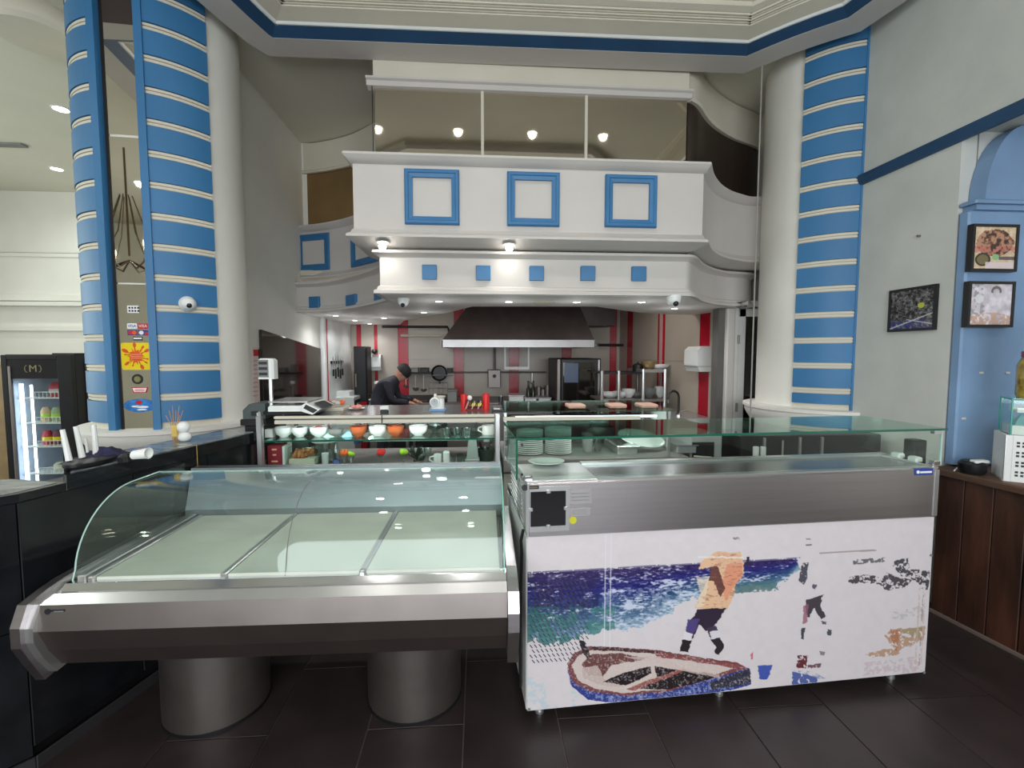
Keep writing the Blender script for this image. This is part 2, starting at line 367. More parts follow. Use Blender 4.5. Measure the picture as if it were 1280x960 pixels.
MB().box(0, ML, -.03, .002, 3.70, 3.9, mir).build('mirror_head', mat('dark_head', (58, 48, 44), .4), col1)
MB().box(0, .018, -.03, .004, 1.09, 3.9, mir).build('mirror_channel', BLACKM, col1)
def stick(name, label, u0, u1, y0, y1, pad=.0035):
    """flat sticker on the mirror; u in 0..1 across, y in pixels of the photo -> height"""
    Y = 3.17
    o = MB().box(u0*ML, u1*ML, .0005, .002, ZP(y1, Y, 168), ZP(y0, Y, 168), mir)
    return o, (mir((u0+u1)/2*ML, .003, 0)[0], mir((u0+u1)/2*ML, .003, 0)[1], (ZP(y0, Y, 168)+ZP(y1, Y, 168))/2), (u1-u0)*ML, ZP(y0, Y, 168)-ZP(y1, Y, 168)
mrot = (PI/2, 0, math.atan2(md.y, md.x))
INK = mat('ink', (30, 30, 34), .5, var=0); REDI = mat('red_ink', (190, 34, 40), .5, var=0); WHITEI = mat('white_ink', (235, 235, 235), .5, var=0)
BLUEI = mat('blue_ink', (42, 60, 140), .5, var=0); YEL = mat('yellow_vinyl', (236, 208, 20), .4, var=.04); ORI = mat('orange_ink', (222, 86, 26), .5, var=.1)
def flat(parent, pts, m, name, depth=.003):       # pts (u[m],z) polygon on the mirror face
    n = len(pts); mb = MB(); mb.add([mir(u, depth, z) for u, z in pts]+[mir(u, depth-.0012, z) for u, z in pts], [tuple(range(n)), tuple(reversed(range(n, 2*n)))]+[(i, n+i, n+(i+1) % n, (i+1) % n) for i in range(n)])
    return mb.build(name, m, parent)
def ell(cu, cz, ru, rz, n=24): return [(cu+ru*math.cos(2*PI*i/n), cz+rz*math.sin(2*PI*i/n)) for i in range(n)]
# notice card
mb, c, W_, H_ = stick('', '', .36, .70, 380, 389.5); st = tag(mb.build('notice_sticker', WHITEI), 'small white notice with rows of dark marks high on the column mirror', 'sticker')
for r_ in range(2):
    for q in range(4): u = (.40+.085*q)*ML; z = c[2]+H_*(.2-.42*r_); flat(st, [(u, z-.006), (u+.011, z-.006), (u+.011, z+.006), (u, z+.006)], INK, 'mark')
# payment card stickers
for nm, lb, u0, u1, y0, y1, bm, tx, tm in [('card_sticker', 'white payment sticker lettered VISA, upper left of the five', .33, .62, 403, 410, WHITEI, 'VISA', BLUEI), ('card_sticker', 'red payment sticker with white letters, upper right of the five', .65, .95, 403, 410, REDI, 'VISA', WHITEI),
        ('card_sticker', 'dark payment sticker with red and orange discs, lower left of the five', .33, .62, 411.5, 418.5, BLUEI, None, None), ('card_sticker', 'blue and red payment sticker, lower right of the five', .65, .95, 411.5, 418.5, BLUEI, None, None), ('card_sticker', 'small dark payment sticker centred at the bottom of the five', .49, .76, 420, 425, INK, None, None)]:
    mb, c, W_, H_ = stick('', '', u0, u1, y0, y1); s_ = tag(mb.build(nm, bm), lb, 'sticker', 'payment stickers on the column mirror'); cu = (u0+u1)/2*ML
    if tx: text(tx, .026, c, mrot, tm, s_)
    elif 'discs' in lb: flat(s_, ell(cu-.012, c[2], .014, .014), REDI, 'disc'); flat(s_, ell(cu+.012, c[2], .014, .014), ORI, 'disc', .0036)
    elif 'blue and red' in lb: flat(s_, ell(cu-.012, c[2], .014, .013), WHITEI, 'disc'); flat(s_, [(cu+.008, c[2]-.014), (cu+.034, c[2]-.014), (cu+.034, c[2]+.004), (cu+.008, c[2]+.004)], REDI, 'mark')
    else: flat(s_, [(cu-.024, c[2]-.004), (cu+.024, c[2]-.004), (cu+.024, c[2]+.006), (cu-.024, c[2]+.006)], WHITEI, 'mark')
# yellow splash sticker
mb, c, W_, H_ = stick('', '', .0, .99, 428, 463); cu = .55*ML; r_ = .016; w2 = .44*ML; h2 = H_/2
rr = [(cu+sx*(w2-r_)+r_*math.cos(a), c[2]+sz*(h2-r_)+r_*math.sin(a)) for sx, sz, a0 in ((1, 1, 0), (-1, 1, PI/2), (-1, -1, PI), (1, -1, 1.5*PI)) for a in [a0+PI/2*i/5 for i in range(6)]]
ys = tag(flat(None, rr, YEL, 'splash_sticker', .0022), 'yellow square sticker with an orange paint splash on the column mirror', 'sticker')
sp = []; N_ = 22
for i in range(N_*2):
    a = PI*i/N_; rad = (.052 if i % 2 == 0 else .036)*(1+.25*math.sin(i*2.3)); sp.append((cu+rad*1.0*math.cos(a), c[2]+rad*math.sin(a)))
flat(ys, sp, ORI, 'splash', .0034)
for a, d, s1, s2 in [(95, .082, .017, .010), (150, .080, .022, .012), (30, .082, .017, .010), (-15, .075, .008, .005), (-65, .085, .017, .011), (-110, .070, .008, .005), (-140, .080, .017, .009), (55, .08, .012, .007), (170, .07, .007, .005), (-35, .078, .009, .006)]:
    a = math.radians(a); dx, dz = math.cos(a), math.sin(a)
    P_ = [(cu+dx*(d*.93)+(dx*s1*math.cos(t)-dz*s2*math.sin(t)), c[2]+dz*(d*.93)+(dz*s1*math.cos(t)+dx*s2*math.sin(t))) for t in [2*PI*i/12 for i in range(12)]]
    flat(ys, P_, ORI, 'splash_drop', .0034)
    flat(ys, [(cu+dx*.04-dz*.003, c[2]+dz*.04+dx*.003), (cu+dx*.04+dz*.003, c[2]+dz*.04-dx*.003), (cu+dx*d*.9+dz*.002, c[2]+dz*d*.9-dx*.002), (cu+dx*d*.9-dz*.002, c[2]+dz*d*.9+dx*.002)], ORI, 'splash_streak', .0034)
for k in range(3): flat(ys, [(cu-.032, c[2]+.010-k*.012), (cu+.032, c[2]+.012-k*.012), (cu+.032, c[2]+.015-k*.012), (cu-.032, c[2]+.013-k*.012)], mat('pale_ink', (240, 180, 150), .5), 'lettering_line', .0042)
# round badge, small red-edged label, blue oval
zc_ = ZP(475, 3.17, 170); rb = tag(flat(None, ell(.55*ML, zc_, .034, .034), INK, 'round_sticker', .0022), 'round black sticker with an olive centre below the yellow splash', 'sticker')
flat(rb, ell(.55*ML, zc_, .020, .020), mat('olive_ink', (130, 124, 74), .5, var=.2), 'centre', .0034)
zc_ = ZP(489, 3.17, 170); rb = tag(flat(None, [(.36*ML, zc_+.018), (.86*ML, zc_+.018), (.80*ML, zc_-.018), (.41*ML, zc_-.018)], REDI, 'label_sticker', .0022), 'small white label with a red outline on the column mirror', 'sticker')
flat(rb, [(.39*ML, zc_+.013), (.82*ML, zc_+.013), (.77*ML, zc_-.013), (.44*ML, zc_-.013)], WHITEI, 'face', .0034)
for k in range(2): flat(rb, [(.46*ML, zc_+.005-k*.009), (.75*ML, zc_+.005-k*.009), (.75*ML, zc_+.001-k*.009), (.46*ML, zc_+.001-k*.009)], REDI, 'lettering_line', .0042)
zc_ = ZP(509, 3.17, 170); rb = tag(flat(None, ell(.58*ML, zc_, .098, .046), mat('oval_blue', (52, 120, 190), .4, var=.4, scale=40), 'oval_sticker', .0022), 'blue oval sticker with white and red script at the mirror foot', 'sticker')
flat(rb, ell(.56*ML, zc_+.020, .020, .014), REDI, 'mark', .0034); flat(rb, ell(.47*ML, zc_-.006, .028, .006), WHITEI, 'mark', .0034); flat(rb, ell(.66*ML, zc_-.010, .038, .008), WHITEI, 'mark', .0034); flat(rb, ell(.64*ML, zc_-.028, .03, .005), WHITEI, 'mark', .0034)
# dome on the column
dm = cang(237, C1, CR+.03); dp = Vector((C1[0]+(CR+.03)*math.cos(dm), C1[1]+(CR+.03)*math.sin(dm))); dz = ZP(380, dp.y, 237)
dn = Vector((math.cos(dm), math.sin(dm)))
def domecam(name, label, P, nrm, r, group=None):
    t = thing(name, label, 'camera', P, group)
    nrm = Vector(nrm).normalized(); a = nrm.cross(Vector((0, 0, 1)) if abs(nrm.z) < .9 else Vector((0, 1, 0))).normalized(); b_ = nrm.cross(a)
    def lath(prof, nm, m):
        mb = MB(); n = 20
        vs = [tuple(Vector(P)+(a*math.cos(2*PI*k/n)+b_*math.sin(2*PI*k/n))*q+nrm*h) for q, h in prof for k in range(n)]
        mb.add(vs, [(i*n+k, i*n+(k+1) % n, (i+1)*n+(k+1) % n, (i+1)*n+k) for i in range(len(prof)-1) for k in range(n)]+[tuple(range(n)), tuple(range((len(prof)-1)*n, len(prof)*n))])
        return mb.build(nm, m, t, True)
    lath([(r, 0), (r, .012), (r*.95, .02)], 'base', WHITE); lath([(r*.92, .018), (r*.88, .035), (r*.7, .055), (r*.4, .068), (.002, .072)], 'housing', WHITE)
    q = P+nrm*.058+(-Vector((0, 0, 1))*r*.25 if abs(nrm.z) < .9 else Vector((0, -r*.5, -.0)))
    MB().sphere(q, r*.36, 12).build('lens', BLACK, t, True); return t
domecam('dome_camera', 'white dome camera on the blue banded pilaster of the left column', Vector((dp.x, dp.y, dz)), (dn.x, dn.y, 0), .052)
col2 = column('column', 'round white column on the right with one blue banded pilaster', C2, 1.15)
b0 = cang(994, C2, CR); b1 = cang(1064, C2, CR)
stripes(col2, C2, b0, b1, 1.15, [])
MB().arc(C2, CR-.02, CR+.034, b1-.004, b1+.03, 1.15, 4.04, 2).build('blue_edging', BLUE, col2, True)
pp = atY(940, 300, 3.78)
tag(MB().tube([(pp.x+.0, 3.72, .9), (pp.x, 3.72, 4.04)], .006).build('wall_pipe', mat('pipe_grey', (150, 148, 142), .7), None, True), 'thin white pipe running up beside the right column', 'pipe')

# ------------------------------------------------------------------ balcony
bal = thing('balcony', 'white two-tier plaster balcony with blue square frames over the kitchen', 'balcony', (.42, 3.6, 2.06))
def arcpts(pts, n=6):   # Catmull-Rom smoothing
    out = []; P = [Vector(p) for p in pts]
    for i in range(len(P)-1):
        p0 = P[max(i-1, 0)]; p1 = P[i]; p2 = P[i+1]; p3 = P[min(i+2, len(P)-1)]
        for k in range(n):
            t = k/n; out.append(.5*((2*p1)+(-p0+p2)*t+(2*p0-5*p1+4*p2-p3)*t*t+(-p0+3*p1-3*p2+p3)*t**3))
    out.append(P[-1]); return [(p.x, p.y) for p in out]
def zp(pts, z): return [tuple(atZ(x, y, z)[:2]) for x, y in pts]
def wall_end(pts): return [(XL-.02, pts[0][1]+.01)]+pts if pts[0][0] > XL else pts
Lw = arcpts(wall_end(zp([(367.5, 283.5), (390, 282), (410, 279.5), (430, 275.5), (446, 271), (462, 265), (478, 257)], 3.07)), 4)
Rw = arcpts([(1.76, 3.6)]+zp([(884, 219), (893, 231), (906, 239.5), (922, 245), (938, 248)], 3.07)+[(2.78, 4.28)], 4)
pathU = [(-.92, 4.3)]+[(-.92, 3.6)]+Rw
PU_ = [(-.12, 3.07), (.0, 3.07), (.055, 3.068), (.06, 3.05), (.045, 3.035), (.02, 3.01), (0, 3.0), (0, 2.53), (.012, 2.52), (.02, 2.50), (.045, 2.485), (.05, 2.465), (.03, 2.455), (-.02, 2.44), (-.06, 2.42), (-.12, 2.415)]
U = MB().sweep(pathU, PU_, side=1).sweep(Lw, PU_, side=1)
U.build('upper_tier', CREAMW, bal, True)
L2 = arcpts(wall_end(zp([(375, 391), (400, 390.5), (425, 388.5), (450, 385), (475, 380), (492, 375), (505, 369)], 2.062)), 4)
R2 = arcpts([(1.67, 3.72)]+zp([(862, 372), (873, 377.5), (888, 381), (906, 383), (932, 384)], 2.062)+[(2.78, 4.60)], 4)
pathL = [(-.76, 4.35), (-.76, 3.72)]+R2
PL_ = [(-.12, 2.42), (-.05, 2.42), (-.05, 2.40), (.045, 2.395), (.05, 2.375), (.02, 2.36), (0, 2.345), (0, 2.13), (.015, 2.12), (.02, 2.10), (.04, 2.09), (.042, 2.065), (-.12, 2.062)]
MB().sweep(pathL, PL_, side=1).sweep(L2, PL_, side=1).build('lower_tier', CREAMW, bal, True)
def onpath(px, path):      # plan point, tangent, normal where the photo column px meets the path
    best = None
    for i in range(len(path)-1):
        a = Vector(path[i]); c = Vector(path[i+1]); d = ray(px, 330); d = Vector((d.x, d.y)); e = c-a; den = d.x*e.y-d.y*e.x
        if abs(den) < 1e-9: continue
        t = (a.x*e.y-a.y*e.x)/den; s_ = (a.x*d.y-a.y*d.x)/den
        if 0 <= s_ <= 1 and t > 0 and (best is None or t < best[0]): best = (t, d*t, e.normalized())
    return best[1], best[2]
def sqframe(px0, px1, path, zlo, zhi, border, name, blue, solid=False, dpt=.03):
    p, tt = onpath((px0+px1)/2, path); n_ = Vector((tt.y, -tt.x)); q0, _ = onpath(px0, path); q1, _ = onpath(px1, path); hw = (q1-q0).length/2
    def F(u, d, z): q = p+tt*u+n_*d; return (q.x, q.y, z)
    if solid:
        MB().bbox(-hw, hw, -dpt, .004, zlo, zhi, .004, lambda x, y, z: F(x, -y, z)).build(name, blue, bal); return
    mb = MB(); zc = (zlo+zhi)/2; hh = (zhi-zlo)/2
    prof = [(hw, 0), (hw, .022), (hw-.008, .03), (hw-border*.45, .03), (hw-border*.55, .024), (hw-border, .02), (hw-border, 0)]
    vs = []; m = len(prof)
    for sx, sz in ((-1, -1), (1, -1), (1, 1), (-1, 1)):
        vs += [F(sx*o, d+.002, zc+sz*(o-hw+hh)) for o, d in prof]
    fs = [(i*m+j, i*m+(j+1) % m, ((i+1) % 4)*m+(j+1) % m, ((i+1) % 4)*m+j) for i in range(4) for j in range(m)]
    mb.add(vs, fs); f_ = mb.build(name, blue, bal)
BLUEF = mat('frame_blue', (46, 108, 156), .45, var=.08); BLUEF2 = mat('shadow_blue', (36, 72, 124), .5, var=.08)
for x0, x1, y0, y1 in ((507.5, 575, 211.5, 280.5), (634, 698.5, 215, 282.5), (755, 818.5, 218.5, 284)):
    sqframe(x0, x1, pathU, ZP(y1, 3.58, (x0+x1)/2), ZP(y0, 3.58, (x0+x1)/2), .058, 'square_frame', BLUEF)
for x0, x1, y0, y1 in ((373, 413.5, 293, 338.5), (441, 474, 286, 331)):
    Yp = onpath((x0+x1)/2, Lw)[0].y
    sqframe(x0, x1, Lw, ZP(y1, Yp, (x0+x1)/2), ZP(y0, Yp, (x0+x1)/2), .07, 'square_frame', BLUEF)
for xc, yc in ((537, 340.5), (604, 341.5), (670.5, 342), (734.5, 342), (798, 342.5)):
    sqframe(xc-9, xc+9, pathL, ZP(yc+9, 3.72, xc), ZP(yc-9, 3.72, xc), 0, 'square_boss', BLUEF, True)
for xc, yc, hw_ in ((393, 378, 6.5), (440, 375.5, 6), (474.5, 370, 4.5)):
    Yp = onpath(xc, L2)[0].y; sqframe(xc-hw_, xc+hw_, L2, ZP(yc+7, Yp, xc), ZP(yc-7, Yp, xc), 0, 'square_boss', BLUEF, True)
# canopy underside (kitchen side follows the photographed edge)
back = [atZ(x, y, 2.06) for x, y in ((935, 381), (900, 391), (870, 394), (835, 393), (800, 391), (770, 387), (745, 383.5), (590, 383.5), (560, 391), (530, 396.5), (505, 401))]
bk = [(p.x, p.y) for p in back]+[(-1.25, 7.6), (XL, 7.6)]
L2s = [p for p in L2 if p[0] < -.80]
polyC = L2s+[(-.76, L2s[-1][1]-.05), (-.76, 3.72)]+R2[:-1]+[(R2[-1][0]-.1, R2[-1][1]+.05)]+bk
def tri_poly(mb, poly, z0, z1):
    from mathutils.geometry import tessellate_polygon
    vs = [Vector((x, y, 0)) for x, y in poly]; tr = tessellate_polygon([vs]); n = len(poly)
    mb.add([(x, y, z0) for x, y in poly]+[(x, y, z1) for x, y in poly], [tuple(t) for t in tr]+[tuple(i+n for i in t) for t in tr]+[(i, (i+1) % n, n+(i+1) % n, n+i) for i in range(n)])
cu_ = MB(); tri_poly(cu_, polyC, 2.062, 2.10); cu_.build('canopy_underside', WHITEPL, bal)
# upper mirrors and cornice
mir_b = thing('mirror_gallery', 'bronze mirror wall with plaster cornice above the balcony', 'mirror', (.42, 3.9, 3.07))
xs = [XP(468, 3.9, 150), XP(603, 3.9, 150), XP(732.5, 3.9, 150), XP(859, 3.9, 150)]
for i in range(3): MB().box(xs[i]+.006, xs[i+1]-.006, 3.9, 3.93, 3.0, 3.72).build('mirror_panel', MIRRORB, mir_b)
for i in (1, 2): MB().bbox(xs[i]-.012, xs[i]+.012, 3.885, 3.93, 3.0, 3.72, .003).build('joint_strip', CREAM, mir_b)
MB().box(xs[0], xs[3]+.0, 3.93, 4.0, 3.0, 3.72).build('mirror_backing', BLACKM, mir_b)
MB().bbox(xs[0]-.0, xs[3]+.0, 3.87, 4.0, 3.72, 4.05, .004).build('cornice_box', CREAM, mir_b)
MB().xprism([(3.835, 3.765), (3.835, 3.75), (3.855, 3.74), (3.87, 3.71), (3.93, 3.70), (3.93, 3.775)], xs[0]-.05, xs[3]+.02).build('cornice_moulding', CREAMW, mir_b)
def shiftpath(p, d): return [(x, y+d) for x, y in p]
Lm = arcpts(wall_end(zp([(367, 220), (390, 218), (410, 215.5), (428, 212), (443, 208), (458, 202), (476, 193)], 3.70))); Rm = arcpts([(xs[3], 3.93)]+zp([(868, 133), (880, 150), (895, 163), (915, 174), (937, 182)], 3.72)+[(3.0, 4.85)])
for pth, mm in ((Lm, MIRRORD), (Rm, mat('dark_panel', (58, 46, 38), .25, .3, var=.25, stretch=(6, 6, .3)))):
    n_ = 4 if pth is Lm else 5; k = len(pth)-1
    for i in range(n_):
        seg = pth[int(i*k/n_):int((i+1)*k/n_)+1]
        MB().sweep(seg, [(0, 3.0), (.02, 3.0), (.02, 3.70), (0, 3.70)], side=1).build('curved_panel', mm, mir_b, True)
    MB().sweep(pth, [(0, 3.70), (.05, 3.70), (.06, 3.72), (.03, 3.74), (.03, 4.04), (0, 4.04)], side=1).build('curved_cornice', CREAM, mir_b, True)
tag(MB().tube([(xs[0]-.005, 3.86, 3.07), (xs[0]-.005, 3.86, 3.70)], .003).build('cable', BLACK, None, True), 'thin dark cable hanging beside the left upper mirror', 'cable')

# ------------------------------------------------------------------ downlights
def lampobj(parent, energy, size=.05, cone=2.4, col=(1, .97, .92)):
    l = bpy.data.lights.get('spot_%g_%g' % (energy, cone))
    if l is None:
        l = bpy.data.lights.new('spot_%g_%g' % (energy, cone), 'SPOT'); l.energy = energy; l.spot_size = cone; l.spot_blend = .8; l.shadow_soft_size = size; l.color = col
    o = bpy.data.objects.new('lamp', l); COL.objects.link(o); o.parent = parent; o.location = (0, 0, -.02); return o
def downlight(P, label, group, energy, r=.045, col=(1, .97, .92), cone=2.4, glow_fill=0):
    t = thing('downlight', label, 'light', P, group)
    MB().lathe([(r, 0), (r, -.006), (r*.82, -.008), (r*.8, 0)], P, 20).build('trim_ring', WHITE, t, True)
    MB().lathe([(r*.78, -.003), (r*.5, -.009), (.001, -.010)], P, 16).build('lens', LAMP, t, True)
    lampobj(t, energy, .04, cone, col)
    if glow_fill:
        l = bpy.data.lights.get('glow_fill') or bpy.data.lights.new('glow_fill', 'POINT'); l.energy = glow_fill; l.shadow_soft_size = .05; l.color = (.95, .97, 1)  # extra point light added to brighten the canopy underside
        o = bpy.data.objects.new('lamp', l); COL.objects.link(o); o.parent = t; o.location = (0, 0, -.22)
    return t
names = [((400, 400), 'first recessed light from the left wall under the kitchen canopy'), ((425, 404.5), 'second recessed light along the left kitchen wall'), ((441, 410), 'third and deepest recessed light along the left kitchen wall'),
         ((480, 397), 'recessed light deeper under the canopy, left of the camera dome'), ((530, 390), 'recessed light in the canopy behind the leftmost front one'), ((548.5, 376), 'leftmost of the front row of canopy lights'),
         ((636, 376.5), 'second of the front row of canopy lights, above the hood'), ((721, 377), 'third of the front row of canopy lights, above the hood end'), ((802, 377), 'fourth of the front row of canopy lights, left of the right dome'), ((843, 385), 'recessed canopy light just behind the right dome camera')]
for (x, y), lb in names:
    p = {400: Vector((-1.72, 5.8, 2.062)), 425: Vector((-1.70, 6.6, 2.062)), 441: Vector((-1.66, 7.3, 2.062))}.get(x) or atZ(x, y, 2.062); downlight(p, lb, 'recessed lights under the canopy', 12, .04, (.95, .97, 1), 2.7, glow_fill=.8)
for (x, y), lb in (((480, 310), 'bright spot below the left corner of the upper balcony tier'), ((636, 310), 'bright spot below the middle of the upper balcony tier')):
    Y = 3.63; p = atY(x, y, Y); p.z = 2.44
    p = Vector((p.x, 3.60, 2.435)); t = downlight(p, lb, 'spots below the upper balcony tier', 3, .045); MB().sphere(p+Vector((0, -.03, -.04)), .028, 14).build('bulb', LAMP, t, True)
domecam('dome_camera', 'small dome camera under the left corner of the canopy front', atZ(505, 374, 2.06)+Vector((0, -.03, 0)), (0, -.25, -1), .05)
domecam('dome_camera', 'white dome camera under the right end of the canopy', atZ(842, 371.5, 2.06), (0, -.25, -1), .062)
p = atZ(680, 377.5, 2.06); g = thing('air_grille', 'flat round vent in the canopy between two front lights', 'vent', p); MB().lathe([(.10, 0), (.10, -.006), (.08, -.01), (.001, -.01)], p, 24).build('rim', CREAM, g, True)
for k in range(3): MB().lathe([(.07-.02*k, -.010), (.07-.02*k, -.013), (.062-.02*k, -.013), (.062-.02*k, -.010)], p, 20).build('louvre', CREAM, g, True)
for i, Y in enumerate((2.5, 1.0, -.6, -2.0)):
    for j, X in enumerate((-1.08, -.21, .61, 1.41)):
        if i == 3 and j > 3: continue
        downlight(Vector((X, Y, 4.05)), 'recessed tray ceiling light, %s row from the balcony, %s from the left' % (('nearest', 'second', 'third', 'farthest')[i], ('first', 'second', 'third', 'fourth')[j]), 'tray ceiling downlights', 12, .06, (1, .97, .93), 2.5)
for (x, y), lb in (((76, 136), 'nearer recessed light in the left hall ceiling'), ((71, 211), 'farther recessed light in the left hall ceiling')):
    downlight(atZ(x, y, 4.05), lb, 'left hall ceiling lights', 70, .08, (.95, 1, .95), 2.8)
for X, Y, lb_ in ((-6.6, 5.0, 'hall ceiling light beside the far left wall'), (-6.6, 2.2, 'hall ceiling light in front of the left wall'), (-4.2, 2.2, 'hall ceiling light left of the black bar'), (-4.2, -1, 'hall ceiling light behind the camera on the left'), (4.2, 1, 'ceiling light over the room behind the wooden counter')): downlight(Vector((X, Y, 4.05)), lb_, 'left hall ceiling lights out of frame', 45, .08, (.95, 1, .95), 2.8)
p = atZ(46, 22, 4.05); dr = thing('ceiling_drum', 'beige plaster drum on the ceiling at the top left corner', 'ceiling fitting', p)
MB().lathe([(.26, 0), (.28, -.04), (.28, -.12), (.25, -.15), (.001, -.15)], p, 32).build('drum', CREAM, dr, True)
p = atZ(8, 180, 4.05); sd = thing('ceiling_vent', 'small grey slotted vent in the left hall ceiling', 'vent', p); MB().bbox(p.x-.2, p.x+.2, p.y-.05, p.y+.05, 4.03, 4.05, .005).build('plate', GREYM, sd)

# ================================================================== KITCHEN SHELL
KB = 7.65
wb = struct('wall_kitchen_back', MB().box(XL, 3.2, KB+.02, KB+.12, 0, 2.6), TILEB)
kr0 = Vector((2.66, 4.75)); kr1 = Vector((2.36, KB))          # right kitchen wall, front to back
krd = (kr1-kr0).normalized(); krn = Vector((-krd.y, krd.x))
def KR(u, d, z): q = kr0+krd*u+krn*d; return (q.x, q.y, z)
KRL = (kr1-kr0).length
wr = struct('wall_kitchen_right', MB().box(0, KRL+.3, -.12, -.02, 0, 2.6, KR), TILEB)
struct('ceiling_kitchen', MB().prism([(XL, 5.6), (-1, 5.4), (-.7, 4.5), (1.7, 4.6), (2.2, 4.85), (3.3, 4.95), (3.3, 7.8), (XL, 7.8)], 2.5, 2.56), CREAM)
rows = [(0, .78), (.784, 1.50), (1.504, 2.5)]
def kwall(stripes_px, wall, place, u_of, u0, u1, wpx):
    cuts = []
    for px in stripes_px: c = u_of(px); w_ = wpx*{449.5: .42, 470.5: .3, 766: .7}.get(px, 1); cuts.append((c-w_/2, c+w_/2))
    cur = u0
    for a, b_ in cuts+[(u1, u1)]:
        if a > cur:
            nseg = max(1, round((a-cur)/.75)); L_ = (a-cur)/nseg
            for k in range(nseg):
                for z0, z1 in rows: MB().box(cur+k*L_+.002, cur+(k+1)*L_-.002, -.02, 0, z0, z1, place).build('wall_tile', TILEB, wall)
        if b_ > a:
            for z0, z1 in rows: MB().box(a+.002, b_-.002, -.02, .001, z0, z1, place).build('red_tile', TILER, wall)
        cur = b_
kwall([449.5, 470.5, 504.5, 574, 642.5, 708, 766], wb, lambda x, y, z: (x, KB-y, z), lambda px: XP(px, KB, 470), XL, 2.37, .165)
def ukr(px):
    d = ray(px, 450); d = Vector((d.x, d.y)); den = d.x*krd.y-d.y*krd.x; return -(d.y*kr0.x-d.x*kr0.y)/den*-1 if False else (kr0.x*d.y-kr0.y*d.x)/(krd.y*d.x-krd.x*d.y) if abs(den) > 1e-9 else 0
kwall(sorted([ukr(v) for v in (880, 826, 787)]), wr, KR, lambda u: u, 0, KRL, .20)
struct('wall_kitchen_pier', MB().box(XL, XL+.02, 6.35, 7.6, 0, 2.5), mat('pier_tile', (196, 200, 196), .3))
tag(MB().tube([(XL+.03, 6.22, 0), (XL+.03, 6.22, 2.4)], .035, 10).build('wall_pipe', WHITE, None, True), 'white vertical pipe on the left kitchen wall', 'pipe')
tag(MB().tube([(XL+.02, 6.42, 0), (XL+.02, 6.42, 2.4)], .012, 8).build('wall_pipe', TILER, None, True), 'thin red vertical pipe beside the white one on the left kitchen wall', 'pipe')
# glossy dark wall panel on the left wall
p0 = atX(327, 412, XL+.03); p1 = atX(401, 436, XL+.03)
wm = thing('wall_mirror', 'large smoked glass panel on the left kitchen wall beside the scale', 'mirror', (XL+.02, (p0.y+p1.y)/2, 1.2))
mb = MB(); yy0, yy1 = p0.y, p1.y
mb.add([(XL+d, y, z) for d in (.005, .03) for y, z in ((yy0, 1.05), (yy1, 1.05), (yy1, p1.z), (yy0, p0.z))], [(0, 1, 2, 3), (7, 6, 5, 4), (0, 4, 5, 1), (1, 5, 6, 2), (2, 6, 7, 3), (3, 7, 4, 0)])
mb.build('glass_sheet', SMOKE, wm); MB().box(XL, XL+.012, yy0-.02, yy1+.02, 1.03, p1.z-.02).build('backing', BLACKM, wm)
# paper notice at the corner of the left wall
pn = atX(318, 470, XL); tn = thing('wall_notice', 'narrow paper notice with a red square at the left wall edge', 'notice', (XL, 4.2, 1.3))
def onwallL(px0, px1, y0, y1, d, nm, m):
    a = atX(px0, y0, XL); c = atX(px1, y0, XL); MB().box(XL, XL+d, min(a.y, c.y), max(a.y, c.y), atX(px0, y1, XL).z, a.z).build(nm, m, tn)
onwallL(315.5, 324, 434, 505, .003, 'paper', mat('paper', (222, 206, 200), .7)); onwallL(316, 322.5, 437, 445, .005, 'red_square', REDI)
for k in range(9): onwallL(316.5, 322, 450+k*5.5, 452+k*5.5, .005, 'lettering_line', mat('faint_ink', (206, 170, 166), .7))
# right: dark reveal, white jamb and door with glass, pink wall behind
struct('wall_door_reveal', MB().box(XP(896, 4.6), XP(904, 4.6), 4.6, 4.72, 0, 2.06), mat('reveal_dark', (92, 90, 86), .6))
struct('trim_11', MB().bbox(XP(904, 4.6), XP(914, 4.6), 4.55, 4.7, 0, 2.06, .01), CREAMW)
dz0 = 0; xd0, xd1 = XP(914.5, 4.62), 3.35
d1 = struct('door_1', MB().bbox(xd0, xd0+.05, 4.60, 4.66, 0, 2.14, .006).bbox(xd0, xd1, 4.60, 4.66, 2.08, 2.14, .006), WHITE)
ix0 = XP(921, 4.62)
MB().bbox(xd0+.055, xd0+.13, 4.61, 4.65, 0, 2.06, .006).bbox(xd0+.055, xd1, 4.61, 4.65, 1.98, 2.06, .006).bbox(xd0+.055, xd1, 4.61, 4.65, 0, .9, .006).build('door_leaf', WHITE, d1)
MB().bbox(xd0+.13, xd0+.142, 4.615, 4.645, .9, 1.98, .002).build('gasket', BLACK, d1)
MB().box(xd0+.142, xd1, 4.625, 4.631, .9, 1.98).build('pane', glass('door_glass', (150, 156, 152), .12, .8), d1)
for z in (1.0, 1.7): MB().lathe([(.012, z), (.012, z+.09)], (xd0+.048, 4.598, 0), 8).build('hinge', STEELD, d1)
struct('wall_back_corridor', MB().box(2.5, 6, 6.2, 6.3, 0, 4.1).box(XR+.1, XR+.2, 3.9, 6.2, 0, 4.1), mat('pink_plaster', (190, 158, 158), .8))
struct('wall_kitchen_front_return', MB().box(kr0.x-.02, kr0.x+.10, 4.66, 4.8, 0, 2.5), TILEB)
# niche back wall above the canopy
struct('wall_niche_right', MB().box(2.92, 2.98, 4.3, 5.75, 2.06, 4.05), PLASTER)
struct('wall_niche_back', MB().box(XL, 3.2, 5.75, 5.8, 2.56, 4.05), PLASTER)

